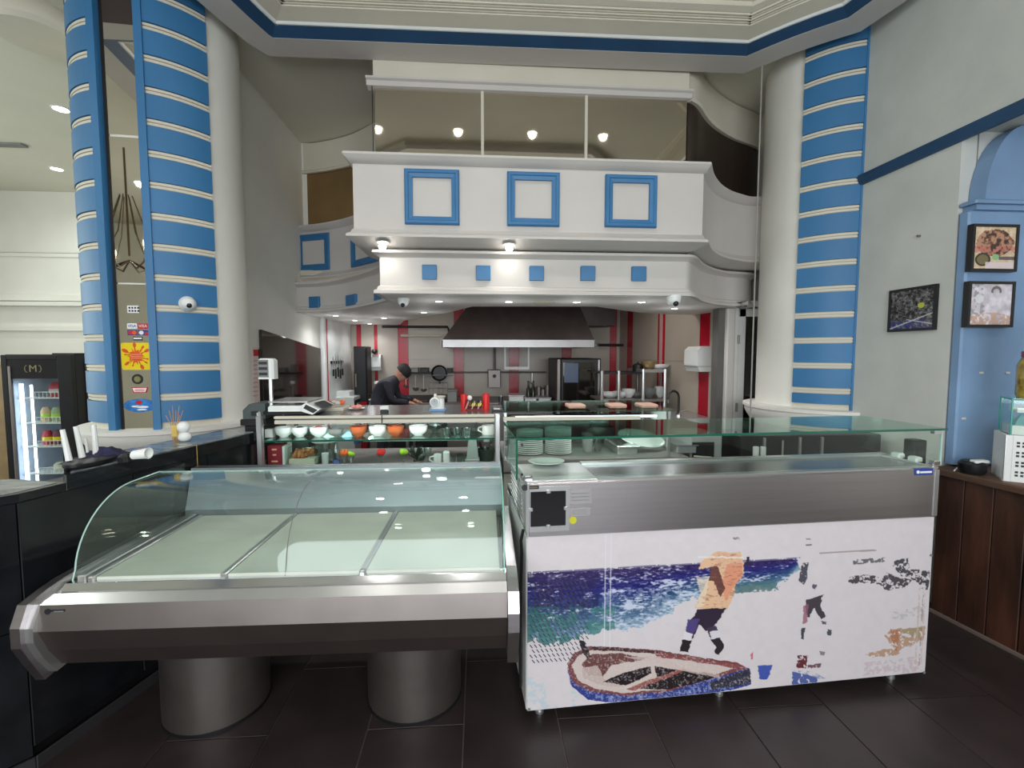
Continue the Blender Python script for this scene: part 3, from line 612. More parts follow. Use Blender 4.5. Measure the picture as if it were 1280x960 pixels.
for kx_, ky_ in ((-1.0, 5.9), (.4, 5.7), (1.7, 5.7)): area((kx_, ky_, 2.48), (0, 0, 0), .9, .5, 6, (1, .93, .86)).name = 'kitchen_fill'  # unseen fill lights added to brighten the kitchen
# ------------------------------------------------------------------ hood
HY = 6.3
hx0, hx1 = XP(551.5, HY, 430), XP(745, HY, 430); hz0, hz1 = ZP(434, HY, 650), ZP(424.5, HY, 650)
hood = thing('extractor_hood', 'large dark trapezoid extractor hood with a bright steel lower rim', 'hood', ((hx0+hx1)/2, 7.0, hz0))
MB().bbox(hx0, hx1, HY, HY+.02, hz0, hz1, .004).box(hx0, hx0+.02, HY, KB-.02, hz0, hz1).box(hx1-.02, hx1, HY, KB-.02, hz0, hz1).build('rim', mat('rim_steel', (150, 148, 148), .35, .9), hood)
hm = MB(); tx0, tx1 = XP(588, 6.75, 385), hx1-.15
hm.add([(hx0+.02, HY+.02, hz1), (hx1-.02, HY+.02, hz1), (hx1-.02, KB-.02, hz1), (hx0+.02, KB-.02, hz1), (tx0, 6.75, 2.34), (tx1, 6.75, 2.34), (tx1, KB-.02, 2.34), (tx0, KB-.02, 2.34)], [(0, 1, 5, 4), (1, 2, 6, 5), (2, 3, 7, 6), (3, 0, 4, 7), (4, 5, 6, 7)])
hm.build('canopy', HOODM, hood)
MB().box(hx0+.25, hx0+1.9, HY+.35, HY+.9, hz0+.03, hz0+.06).build('filter', STEELD, hood)
MB().box(tx1-.02, tx1+.6, 6.9, 7.4, 2.02, 2.3).build('duct', HOODM, hood)
for px in (765, 771): pass
du = thing('duct_pipe', 'dark conduit running up the wall right of the hood', 'pipe', (XP(760, 7.5), 7.5, 1.2))
MB().tube([(XP(787, 7.4, 400), 7.5, 2.3), (XP(788, 7.4), 7.5, 1.85), (XP(782, 7.4), 7.5, 1.74), (XP(750, 7.4), 7.5, 1.74)], .022).build('bend', HOODM, du, True)
# gas pipe on the left
gp = tag(MB().tube([(XP(479, 7.55), 7.55, ZP(409, 7.55)), (XP(560, 7.55), 7.55, ZP(409, 7.55)), (XP(562, 7.55), 7.55, ZP(415, 7.55))], .02).build('wall_pipe', HOODM, None, True), 'dark horizontal pipe high on the back wall left of the hood', 'pipe')
tag(MB().tube([(XP(502, 7.5), 7.5, ZP(420, 7.5)), (XP(563, 7.5), 7.5, ZP(420, 7.5))], .02).build('wall_rail', CREAM, None, True), 'pale horizontal rail under the dark pipe on the back wall', 'rail')
# white suspended U frame and steel box under the hood
Y = 6.66; fx0, fx1 = XP(630.5, Y), XP(661.5, Y); fz = ZP(462, Y); t = thing('suspended_rack', 'white U-shaped frame hanging under the hood', 'rack', ((fx0+fx1)/2, Y, fz))
MB().box(fx0, fx0+.022, Y, Y+.03, fz, hz0+.05).build('upright', WHITE, t); MB().box(fx1-.022, fx1, Y, Y+.03, fz, hz0+.05).build('upright', WHITE, t); MB().box(fx0+.022, fx1-.022, Y, Y+.03, fz, fz+.04).build('crossbar', WHITE, t)
Y = 7.45; t = thing('burner_panel', 'grey metal splash box on the back wall under the hood', 'panel', (XP(618, Y), Y, ZP(484, Y)))
MB().bbox(XP(610, Y), XP(626, Y), Y, KB, ZP(484, Y), ZP(462, Y), .01).build('box', STEELD, t); MB().tube([(XP(618.5, Y), Y+.05, ZP(462, Y)), (XP(618.5, Y), Y+.05, hz0+.05)], .018).build('riser', STEELD, t)
for x in (0,): MB().lathe([(.03, 0), (.03, -.02), (.001, -.02)], (XP(618, Y), Y, ZP(470, Y)), 10, axis='y').build('knob', BLACKM, t)
tag(MB().tube([(XP(556, 7.5), 7.55, ZP(465.5, 7.5)), (XP(683, 7.5), 7.55, ZP(465.5, 7.5))], .013).build('wall_rail', STEELD, None, True), 'long thin steel rail across the red stripes under the hood', 'rail')
# utensil shelf and hanging tools
Y = 7.4; sh = thing('utensil_shelf', 'dark wall shelf with hooks left of the hood', 'shelf', (XP(518, Y), Y, ZP(468, Y)))
MB().box(XP(500, Y), XP(538, Y), Y, KB, ZP(467, Y), ZP(465, Y)).build('board', BLACKM, sh)
MB().tube([(XP(500, Y), Y+.02, ZP(469, Y)), (XP(566, Y), Y+.02, ZP(469, Y))], .008).build('hook_rail', STEELD, sh)
def box_thing(name, label, cat, px0, px1, y0, y1, Y, dep, m, group=None, zf=None):
    x0, x1 = XP(px0, Y), XP(px1, Y); z0, z1 = zf or ZP(y1, Y, (px0+px1)/2), ZP(y0, Y, (px0+px1)/2)
    t = thing(name, label, cat, ((x0+x1)/2, Y+dep/2, z0), group)
    MB().bbox(x0, x1, Y, Y+dep, z0, z1, min(.008, (x1-x0)*.15)).build('body', m, t)
    return t, x0, x1, z0, z1
for nm, lb, a, b_, y0, y1, m in (('storage_tin', 'grey tin on the utensil shelf above the person', 503, 508, 456, 465, GREYM), ('storage_box', 'pale plastic box in the middle of the utensil shelf', 514, 523, 460, 465, GREYM), ('storage_tray', 'black tray at the right end of the utensil shelf', 525, 536, 460.5, 465, BLACK), ('spice_box', 'small dark box on the rail right of the hanging pan', 559, 566, 460, 465, BLACKM)):
    t, x0, x1, z0, z1 = box_thing(nm, lb, 'container', a, b_, y0, y1, 7.42, .1, m); MB().bbox(x0-.004, x1+.004, 7.416, 7.524, z1, z1+.012, .003).build('lid', STEELD if m is not BLACK else BLACK, t)
def ladle(px, y0, y1, label, Y=7.42, r=.045):
    x = XP(px, Y); z0, z1 = ZP(y1, Y, px), ZP(y0, Y, px); t = thing('ladle', label, 'utensil', (x, Y, z0), 'utensils hanging from the shelf')
    MB().tube([(x+.0, Y, z1+.01), (x, Y, z1), (x, Y, z0+r)], .007, 6).build('handle', STEELL, t); MB().lathe([(.001, -r), (r*.7, -r*.7), (r, 0), (r*.8, .0), (.001, -r*.6)], (x, Y, z0+r), 12, sy=.6).build('bowl', STEELD, t, True)
ladle(507.5, 469, 485, 'short ladle hanging on the red stripe beside the person'); ladle(519.5, 469, 489, 'longest dark ladle hanging from the shelf', r=.055); ladle(529.5, 469, 490, 'rightmost spoon hanging from the shelf', r=.05)
Y = 7.45; pc = Vector((XP(549.5, Y), Y, ZP(466, Y))); t = thing('frying_pan', 'round black frying pan hanging on the back wall', 'pan', pc)
MB().lathe([(.001, 0), (.10, 0), (.125, -.04), (.13, -.04), (.105, .012), (.001, .012)], pc, 24, axis='y').build('pan', BLACK, t, True); MB().tube([(pc.x, Y, pc.z-.12), (pc.x, Y-.01, ZP(479, Y))], .012, 6).build('handle', BLACK, t)
t = thing('wire_rack', 'thin wire rack on the back wall below the frying pan', 'rack', (XP(547, Y), Y, ZP(492, Y)))
for px in (535, 541, 547, 553, 559): MB().tube([(XP(px, Y), Y+.05, ZP(478, Y)), (XP(px, Y), Y+.05, ZP(493, Y))], .005, 5).build('wire', STEELL, t)
for y_ in (478, 485, 493): MB().tube([(XP(535, Y), Y+.05, ZP(y_, Y)), (XP(559, Y), Y+.05, ZP(y_, Y))], .005, 5).build('wire', STEELL, t)
ladle(665, 466, 480, 'small steel tongs hanging under the rail right of the white frame', Y=7.55, r=.03)
# cooking range under the hood with pans
rx0, rx1 = hx0+.05, XP(690, 6.7)
rg = thing('cooking_range', 'steel cooking range along the back wall under the hood', 'stove', ((rx0+rx1)/2, 6.9, 0))
MB().bbox(rx0, rx1, 6.6, KB-.05, .05, .88, .01).build('body', STEELD, rg); MB().bbox(rx0, rx1, 6.57, KB-.05, .88, .90, .005).build('top', STEELD, rg)
for k in range(5): MB().lathe([(.025, 0), (.025, -.03), (.001, -.03)], (rx0+.25+k*.3, 6.6, .78), 10, axis='y').build('knob', BLACK, rg)
prep = thing('prep_counter', 'dark steel prep counter along the back wall left of the range', 'counter', (-.9, 7.2, 0))
MB().bbox(XP(491, 6.9), rx0-.02, 6.9, KB-.05, .05, .93, .01).build('body', BLACKM, prep); MB().box(XP(505, 6.9), XP(534, 6.9), 6.86, 6.9, .5, .92).build('front_panel', mat('brown_panel', (66, 56, 48), .6), prep)
for k, (a, b_, y0, y1, lb, m) in enumerate(((559, 571, 489, 506, 'grey crate of dishes standing on the range behind the red basket', GREYM), (636, 655, 495, 503, 'low steel pan at the left of the range top', STEELL), (656, 671, 498, 504, 'shallow steel tray in the middle of the range top', STEELL), (673, 689, 498, 504, 'shallow steel tray beside the oven', STEELL))):
    t, x0, x1, z0, z1 = box_thing('gastro_pan', lb, 'pan', a, b_, y0, y1, 6.75, .4, m, None, .901); MB().bbox(x0-.01, x1+.01, 6.74, 7.16, z1, z1+.012, .003).build('rim', m, t)
for px, lb in ((661, 'left dark bottle on the range tray'), (667, 'right dark bottle on the range tray')):
    x = XP(px, 6.9); z = .9; t = thing('oil_bottle', lb, 'bottle', (x, 6.95, z)); MB().lathe([(.035, .0), (.035, .17), (.015, .21), (.013, .27), (.001, .27)], (x, 6.95, z+.0), 12).build('glass', mat('dark_glass', (40, 44, 34), .15), t, True); MB().lathe([(.015, .27), (.015, .29), (.001, .29)], (x, 6.95, z), 10).build('cap', BLACK, t)
for px, h_ in ((674, .18), (679.5, .14), (685, .2)):
    x = XP(px, 7.2); t = thing('steel_pot', 'steel pot standing near the oven, %s' % {674: 'left of three', 679.5: 'smallest, in the middle', 685: 'right of three and tallest'}[px], 'pot', (x, 7.25, .9)); MB().lathe([(.001, 0), (.05, 0), (.05, h_), (.045, h_), (.045, .02), (.001, .02)], (x, 7.25, .9), 14).build('pot', STEELD, t, True); MB().tube([(x+.05, 7.25, .9+h_*.8), (x+.1, 7.25, .9+h_*.85)], .008, 6).build('handle', BLACK, t)
# oven
Y = 6.5; ox0, ox1 = XP(696, Y), XP(751, Y); ov = thing('convection_oven', 'tall dark convection oven with a glass door right of the range', 'oven', ((ox0+ox1)/2, Y+.4, 0)); oz = ZP(448, Y)
MB().bbox(ox0, ox1, Y, Y+.8, .3, oz, .01).build('body', HOODM, ov); MB().bbox(ox0+.0, ox0+.045, Y-.03, Y, .5, oz-.01, .005).build('handle', STEELD, ov); MB().bbox(ox0+.055, ox1-.06, Y-.03, Y, .45, oz-.01, .008).build('door', BLACK, ov)
MB().box(ox0+.085, ox1-.10, Y-.036, Y-.03, .6, oz-.06).build('window', SMOKE, ov); MB().box(ox0+.10, ox0+.30, Y-.040, Y-.036, oz-.34, oz-.07).build('display', mat('display_blue', (66, 82, 110), .3), ov); MB().bbox(ox1-.05, ox1-.02, Y-.02, Y, .5, oz-.02, .004).build('side_trim', STEELL, ov)
for z0 in (.02,): MB().box(ox0+.05, ox0+.12, Y+.05, Y+.12, 0, .3).box(ox1-.12, ox1-.05, Y+.05, Y+.12, 0, .3).box(ox0+.05, ox0+.12, Y+.65, Y+.72, 0, .3).box(ox1-.12, ox1-.05, Y+.65, Y+.72, 0, .3).build('legs', STEELD, ov)
# shelving right
Y = 5.75; tsh = thing('steel_shelving', 'steel rack with two shelves of dishes at the right of the kitchen', 'shelving', (XP(800, Y), Y, 0)); sx0, sx1 = XP(752, Y), XP(832, Y)
zt, zl = ZP(464, Y), ZP(500, Y)
for px in (752.5, 773.5, 804, 831): 
    MB().tube([(XP(px, Y), Y, 0), (XP(px, Y), Y, zt+(.02 if px > 800 else -.0))], .022, 8).build('post', STEELL, tsh)
for px in (797, 822): MB().tube([(XP(px, Y+.6), Y+.6, 0), (XP(px, Y+.6), Y+.6, zt)], .02, 8).build('post', STEELD, tsh)
MB().bbox(XP(803, Y), sx1, Y-.01, Y+.6, zt-.02, zt+.015, .004).build('top_shelf', STEELL, tsh); MB().bbox(XP(753, Y), XP(803, Y), Y-.01, Y+.6, zt-.04, zt-.02, .004).build('top_shelf', BLACKM, tsh)
MB().bbox(sx0, sx1, Y-.01, Y+.6, zl-.03, zl-.0, .004).build('lower_shelf', STEELD, tsh)
def bowl(x, y, z, r, h, label, m, group=None, cat='bowl', name='bowl', fill=None, n=20, wall=.006):
    t = thing(name, label, cat, (x, y, z), group)
    MB().lathe([(.001, 0), (r*.45, 0), (r*.5, h*.08), (r*.82, h*.30), (r*.96, h*.62), (r, h), (r-wall, h), (r*.95-wall, h*.62), (r*.78-wall, h*.34), (r*.4, h*.18), (.001, h*.16)], (x, y, z), n).build('shell', m, t, True)
    if fill: MB().lathe([(.001, h*.55), (r*.72, h*.6), (r*.6, h*.85), (r*.25, h*1.05), (.001, h*1.0)], (x, y, z), 12).build('contents', fill, t, True)
    return t
for k, (px, r, h, m, lb) in enumerate(((811, .11, .10, mat('brass_pan', (150, 130, 90), .4, .5), 'brass coloured pan on the top shelf of the right rack'), (824, .13, .06, WHITE, 'flat white dish stack on the top shelf of the right rack'))):
    bowl(XP(px, Y+.3), Y+.3, zt+.015, r, h, lb, m)
t = thing('lidded_pot', 'small dark pot with a knob lid on the top shelf of the rack', 'pot', (XP(798, Y+.3), Y+.3, zt+.0)); MB().lathe([(.001, 0), (.07, 0), (.07, .08), (.05, .10), (.012, .11), (.012, .13), (.001, .13)], (XP(797, Y+.3), Y+.3, zt-.02), 16).build('pot', BLACKM, t, True)
for k, (px, r, h, m, lb) in enumerate(((763, .13, .07, WHITEP, 'oval white dish at the left of the lower rack shelf'), (776, .10, .08, WHITEP, 'white bowl second from the left on the lower rack shelf'), (786, .09, .11, WHITE, 'white tub in the middle of the lower rack shelf'), (797, .10, .07, GREYM, 'grey bowl beside the white tub on the lower rack shelf'), (811, .10, .12, GREYM, 'grey basin on the lower shelf between the right posts'), (825, .075, .14, WHITE, 'tall white tub at the right end of the lower rack shelf'))):
    bowl(XP(px, Y+.25), Y+.25, zl, r, h, lb, m)
# sink counter + faucet at the right
Y = 4.95; sk = thing('sink_counter', 'steel sink counter at the right kitchen wall', 'counter', (2.0, 5.2, 0))
MB().bbox(XP(835, Y), 2.55, Y, 5.55, .05, .86, .01).build('cabinet', STEELD, sk); MB().bbox(XP(835, Y)-.02, 2.57, Y-.02, 5.55, .86, .89, .005).build('top', STEELL, sk)
fx = XP(849, 5.1); fz0 = .89
ft = thing('gooseneck_faucet', 'black gooseneck faucet at the sink left of the red stripe', 'faucet', (fx, 5.1, fz0))
gz = ZP(497, 5.1, 845)
MB().tube([(fx, 5.1, fz0), (fx, 5.1, gz)]+[(fx-.065+.065*math.cos(a), 5.1, gz+.075*math.sin(a)) for a in [PI*i/8 for i in range(1, 9)]]+[(fx-.13, 5.1, gz-.03)], .013, 8).build('spout', BLACK, ft, True); MB().lathe([(.03, 0), (.03, .02), (.016, .04), (.016, .08), (.001, .08)], (fx, 5.1, fz0), 12).build('base', CHROME, ft); MB().tube([(fx-.13, 5.1, gz-.02), (fx-.13, 5.1, gz-.06)], .017, 8).build('nozzle', CHROME, ft); MB().tube([(fx+.02, 5.1, fz0+.05), (fx+.09, 5.08, fz0+.07)], .008, 6).build('lever', CHROME, ft)
# paper towel dispensers
def dispenser(c, fr, label, w_, h, d):
    t = thing('paper_dispenser', label, 'dispenser', c)
    a = MB(); prof = [(0, 0), (0, h), (d*.7, h), (d, h*.85), (d, h*.25), (d*.8, 0)]
    a.add([fr(x, y, z) for x in (-w_/2, w_/2) for y, z in prof], [tuple(range(6)), tuple(reversed(range(6, 12)))]+[(i, 6+i, 6+(i+1) % 6, (i+1) % 6) for i in range(6)]); a.build('cover', WHITE, t)
    b2 = MB(); b2.add([fr(x, y, z) for z in (h*.2, h*.215) for x, y in ((-w_/2-.002, 0), (w_/2+.002, 0), (w_/2+.002, d+.003), (-w_/2-.002, d+.003))], [(0, 1, 2, 3), (7, 6, 5, 4), (0, 4, 5, 1), (1, 5, 6, 2), (2, 6, 7, 3), (3, 7, 4, 0)]); b2.build('seam', GREYM, t)
u_ = ukr(880); q = kr0+krd*u_; zd = 1.6+(442-464)/580*q.y*1.0
z0_, z1_ = atY(881, 464, q.y).z, atY(881, 433, q.y).z
dispenser((q.x, q.y, z0_), lambda x, y, z: KR(u_-x*1.25, y, z0_+z), 'white paper dispenser on the red stripe of the right kitchen wall', .22, z1_-z0_, .17)
Yq = 7.45; z0_, z1_ = ZP(463, Yq), ZP(443.5, Yq); xq = XP(467.5, Yq)
dispenser((xq, KB, z0_), lambda x, y, z: (xq+x, KB-y, z0_+z), 'white paper dispenser on the back wall beside the black cabinet', .19, z1_-z0_, .14)
tag(MB().sphere((XP(469, 7.5), 7.5, z1_+.05), .05, 12, .8).build('sponge', BLACK, None, True), 'black scourer lying on the back wall paper dispenser', 'sponge')
# black cabinet, knives, oven at left
Y = 7.15; a0, a1 = XP(442.5, Y, 470), XP(459, Y, 470); zc = ZP(433, Y, 450)
t = thing('tall_cabinet', 'narrow tall black cabinet with a red foot near the left wall', 'cabinet', ((a0+a1)/2, Y+.15, 0)); MB().bbox(a0, a1, Y, Y+.3, .0, zc, .006).build('body', BLACKM, t); MB().bbox(a0+.01, a1-.01, Y-.02, Y, ZP(500, Y), zc-.02, .006).build('door', BLACK, t); MB().bbox(a0+.01, a1-.01, Y-.02, Y, .05, ZP(500, Y)-.01, .006).build('lower_door', TILER, t); MB().box(a0+.03, a0+.045, Y-.05, Y-.02, 1.1, 1.3).build('handle', STEELD, t)
kx = XL+.04
kb = thing('knife_bar', 'magnetic knife bar on the left kitchen wall', 'knife rack', (kx, 6.7, 1.5)); MB().bbox(XL+.02, kx, 6.55, 7.1, ZP(454, 6.8, 433), ZP(451, 6.8, 433), .003).build('bar', BLACKM, kb)
for k, (yy, lo_, hi_, m) in enumerate(((6.58, 470, 447, STEELL), (6.68, 473, 440, BLACK), (6.79, 471, 438, STEELL), (6.90, 473, 441, BLACK), (7.01, 469, 446, STEELL))):
    zt_, zb_ = ZP(hi_, yy, 433), ZP(lo_, yy, 433); t = thing('kitchen_knife', 'knife %s on the left wall bar' % ['nearest', 'second', 'middle', 'fourth', 'farthest'][k], 'knife', (kx+.01, yy, zb_), 'knives on the magnetic bar')
    zm = zb_+(zt_-zb_)*.36; MB().bbox(kx, kx+.02, yy-.014, yy+.014, zb_, zm, .004).build('handle', BLACK, t); mb = MB(); mb.add([(kx+d, y, z) for d in (.006, .010) for y, z in ((yy-.018, zm), (yy+.022, zm), (yy+.018, zt_-.08), (yy-.012, zt_))], [(0, 1, 2, 3), (7, 6, 5, 4), (0, 4, 5, 1), (1, 5, 6, 2), (2, 6, 7, 3), (3, 7, 4, 0)]); mb.build('blade', STEELL, t)
lc = thing('tiled_counter', 'white tiled block under the knives at the left wall', 'counter', (XL+.2, 6.8, 0)); MB().bbox(XL+.0, XL+.27, 6.75, 7.12, 0, .98, .01).build('body', mat('pier_tile', (196, 200, 196), .3), lc)
MB().bbox(XL+.27, XL+.28, 6.78, 7.10, .52, .93, .003).build('oven_door', BLACK, lc); MB().tube([(XL+.30, 6.82, .88), (XL+.30, 7.06, .88)], .01, 6).build('handle', CHROME, lc); MB().bbox(XL+.0, XL+.2, 6.8, 7.05, .98, 1.06, .006).build('white_box', WHITE, lc)
t = thing('steel_counter', 'grey steel counter right of the black cabinet', 'counter', (XP(470, 6.6), 6.8, 0)); MB().bbox(XP(461, 6.5), XP(482, 6.5), 6.5, 7.1, .05, ZP(499, 6.5), .01).build('body', STEELD, t); MB().bbox(XP(460.5, 6.5), XP(483, 6.5), 6.48, 7.1, ZP(499, 6.5), ZP(497.5, 6.5), .003).build('top', STEELL, t)
x_, z_ = XP(471, 6.7), ZP(497.5, 6.5); t = thing('spray_bottle', 'clear bottle standing on the grey steel counter', 'bottle', (x_, 6.7, z_)); MB().lathe([(.035, 0), (.035, .12), (.015, .16), (.015, .2), (.001, .2)], (x_, 6.7, z_), 12).build('bottle', GREYM, t, True); MB().bbox(x_-.03, x_+.02, 6.68, 6.72, z_+.2, z_+.235, .004).build('nozzle', WHITE, t)
x_ = XP(464, 6.7); bowl(x_, 6.7, z_, .05, .05, 'small dark cup left of the bottle on the steel counter', BLACK, cat='cup', name='cup')

# ------------------------------------------------------------------ person (bending over the prep counter, dark jacket)
def skin(name, joints, edges, m, parent, sub=2, root=0):
    me = bpy.data.meshes.new(name); o = bpy.data.objects.new(name, me); COL.objects.link(o)
    me.from_pydata([j[:3] for j in joints], edges, []); me.materials.append(m); o.parent = parent
    if o.parent is None: pass
    o.modifiers.new('skin', 'SKIN'); s_ = o.modifiers.new('sub', 'SUBSURF'); s_.levels = sub; s_.render_levels = sub
    for i, j in enumerate(joints): me.skin_vertices[0].data[i].radius = (j[3], j[4] if len(j) > 4 else j[3]); me.skin_vertices[0].data[i].use_root = (i == root)
    return o
PX, PY = XP(475, 6.1), 6.1
person = thing('person', 'person in a dark jacket leaning right over the kitchen counter', 'person', (PX, PY, 0))
J = [(-.04, 0, .90, .16, .13), (.0, 0, 1.03, .155, .14), (.07, 0, 1.15, .15, .16), (.15, 0, 1.24, .12, .15), (.22, 0, 1.28, .055, .055), (.26, 0, 1.31, .05, .05),
     (.14, .17, 1.22, .06), (.20, .20, 1.02, .048), (.40, .14, .985, .034), (.14, -.17, 1.22, .06), (.18, -.20, 1.01, .048), (.38, -.12, .98, .034),
     (.0, .10, .86, .09), (.02, .10, .48, .06), (-.02, .10, .10, .042), (.10, .11, .04, .035), (.0, -.10, .86, .09), (.03, -.10, .48, .06), (-.02, -.10, .10, .042), (.10, -.11, .04, .035)]
E_ = [(0, 1), (1, 2), (2, 3), (3, 4), (4, 5), (3, 6), (6, 7), (7, 8), (3, 9), (9, 10), (10, 11), (0, 12), (12, 13), (13, 14), (14, 15), (0, 16), (16, 17), (17, 18), (18, 19)]
skin('body', J, E_, JACKET, person)
hm_ = MB(); hc = Vector((PX+.29, PY, 1.345))
prof = [(.001, -.125), (.035, -.12), (.055, -.09), (.068, -.04), (.078, .01), (.08, .05), (.065, .09), (.035, .115), (.001, .122)]
hm_.lathe(prof, (0, 0, 0), 20, sx=1.18, sy=.95); tl = math.radians(48)
hm_.v = [(hc.x+x*math.cos(tl)+z*math.sin(tl)*.9, hc.y+y, hc.z-x*math.sin(tl)+z*math.cos(tl)) for x, y, z in hm_.v]; hm_.build('head', SKIN, person, True)
def hp(x, y, z): return (hc.x+x*math.cos(tl)+z*math.sin(tl)*.9, hc.y+y, hc.z-x*math.sin(tl)+z*math.cos(tl))
ha = MB().lathe([(.001, .132), (.05, .12), (.083, .08), (.09, .04), (.086, .0), (.078, -.0)], (0, 0, 0), 20, sx=1.15, sy=1.0); ha.v = [hp(x-.008, y, z) for x, y, z in ha.v]; ha.build('hair', HAIR, person, True)
nb = MB().lathe([(.001, 0), (.012, .01), (.009, .03), (.001, .045)], (0, 0, 0), 8); nb.v = [hp(x+.088, y, z-.02) for x, y, z in nb.v]; nb.build('nose', SKIN, person, True)
for s_ in (-1, 1):
    MB().sphere(hp(.078, s_*.03, .01), .009, 8).build('eye', INK, person); MB().sphere(hp(-.005, s_*.076, -.01), .018, 8).build('ear', SKIN, person)
MB().bbox(-.0, .004, -.022, .022, 0, .007, .001, lambda x, y, z: hp(.072+x, y, z-.06)).build('mouth', mat('lip', (140, 84, 78), .5), person)
for s_ in (-1, 1):
    wx, wy, wz = .40-(.02 if s_ < 0 else 0), .14*s_ if s_ > 0 else -.12, .985 if s_ > 0 else .98
    hj = [(wx, wy, wz, .026), (wx+.05, wy, wz-.015, .03, .022), (wx+.09, wy, wz-.025, .032, .018)]; he = [(0, 1), (1, 2)]
    skin('palm', hj, he, SKIN, person, 1)
    for k in range(4):
        oy = (k-1.5)*.017; L_ = (.045, .05, .047, .036)[k]
        skin('finger', [(wx+.085, wy+oy, wz-.024, .009), (wx+.085+L_*.5, wy+oy*1.1, wz-.032, .0085), (wx+.085+L_, wy+oy*1.15, wz-.052, .007)], [(0, 1), (1, 2)], SKIN, person, 1)
    skin('thumb', [(wx+.04, wy-.02*s_, wz-.015, .011), (wx+.065, wy-.045*s_, wz-.025, .0095), (wx+.09, wy-.05*s_, wz-.04, .008)], [(0, 1), (1, 2)], SKIN, person, 1)
for s_ in (-1, 1): MB().bbox(PX-.07, PX+.18, PY+s_*.10-.045, PY+s_*.10+.045, 0, .08, .02).build('shoe', BLACK, person, True)
pc_ = thing('work_table', 'low steel work table in front of the person', 'table', (XP(505, 6.0), 6.0, 0)); tx_ = PX+.36
MB().bbox(tx_, tx_+.9, 5.75, 6.4, .90, .93, .005).build('top', STEELD, pc_)
for x, y in ((tx_+.03, 5.78), (tx_+.87, 5.78), (tx_+.03, 6.37), (tx_+.87, 6.37)): MB().tube([(x, y, 0), (x, y, .9)], .02, 8).build('leg', STEELD, pc_)

# ================================================================== DISPLAY COUNTER (between dining room and kitchen)
DY = 2.95; dx0, dx1, dx2 = XP(325.5, DY, 560), XP(622, DY, 560), XP(842, DY, 540)
zT = ZP(521, DY, 480); zS = ZP(590, DY, 480)+.0
dc = thing('glass_display_counter', 'long steel and glass display counter full of bowls behind the curved case', 'display case', ((dx0+dx1)/2, DY+.3, 0))
zsh = 1.055; zdk = .875
MB().box(dx0-.02, dx1+.02, DY+.03, DY+.62, .04, zdk-.045).build('cabinet', BLACKM, dc)
MB().bbox(dx0-.03, dx1+.03, DY-.02, DY+.64, zdk-.04, zdk, .005).build('sill', STEELD, dc)
MB().bbox(dx0+.10, dx1-.02, DY-.03, DY-.0, zT-.035, zT-.012, .004).build('front_trim', CREAM, dc); MB().bbox(dx0+.10, dx1-.02, DY-.02, DY+.64, zT-.010, zT+.004, .004).build('top', mat('dark_top', (98, 102, 104), .2, .4), dc)
MB().bbox(dx0+.10, dx1-.02, DY-.035, DY-.005, zT-.002, zT+.012, .003).build('front_trim', CREAM, dc)
MB().box(XP(478, DY)-.003, XP(478, DY)+.003, DY-.038, DY-.0, zT-.036, zT+.014).build('trim_joint', BLACK, dc)
for x in (dx0, dx1): MB().bbox(x-.016, x+.016, DY-.015, DY+.02, zdk, zT+.012, .004).build('post', STEELL, dc)
MB().lathe([(.014, 0), (.014, .02), (.001, .03)], (dx0, DY, zT+.012), 10).build('post_cap', STEELL, dc)
for x in (dx0, dx1): MB().bbox(x-.012, x+.012, DY+.56, DY+.585, zdk, zT-.01, .003).build('rear_post', STEELD, dc)
MB().box(dx0+.01, dx1-.01, DY+.03, DY+.44, zsh-.008, zsh).build('glass_shelf', GL_GREEN, dc); MB().box(dx0+.01, dx1-.01, DY+.028, DY+.030, zsh-.009, zsh+.001).build('shelf_edge', GREENEDGE, dc)
MB().box(dx0+.02, dx1-.02, DY+.004, DY+.008, zdk+.002, zT-.036).build('front_glass', GL_CLEAR, dc)
MB().bbox(dx0+.05, XP(450, DY+.5), DY+.46, DY+.55, zdk+.10, zdk+.16, .004).build('back_rail', STEELL, dc)
MB().bbox(XP(450, DY+.5)+.02, dx1-.05, DY+.46, DY+.55, zdk+.085, zdk+.10, .004).build('back_rail', STEELL, dc)
MB().box(XP(450, DY+.5), XP(452, DY+.5)+.02, DY+.30, DY+.55, zdk+.10, zdk+.16).build('blue_divider', BLUEI, dc)
MB().box(XP(571, DY+.5), XP(573, DY+.5), DY+.455, DY+.46, zdk+.10, zdk+.18).build('divider', STEELL, dc)
def added_tube(par, x0, x1, y, z, e):  # added tube and area light that brighten the inside of a counter
    MB().tube([(x0, y, z), (x1, y, z)], .007, 8).build('light_tube', LAMPC, par, True)
    l = bpy.data.lights.new('strip', 'AREA'); l.shape = 'RECTANGLE'; l.size = x1-x0; l.size_y = .03; l.energy = e; l.color = (.95, 1, .98)
    o = bpy.data.objects.new('strip', l); COL.objects.link(o); o.location = ((x0+x1)/2, y, z-.012)
added_tube(dc, dx0+.15, dx1-.05, DY+.045, zT-.022, 2.2)
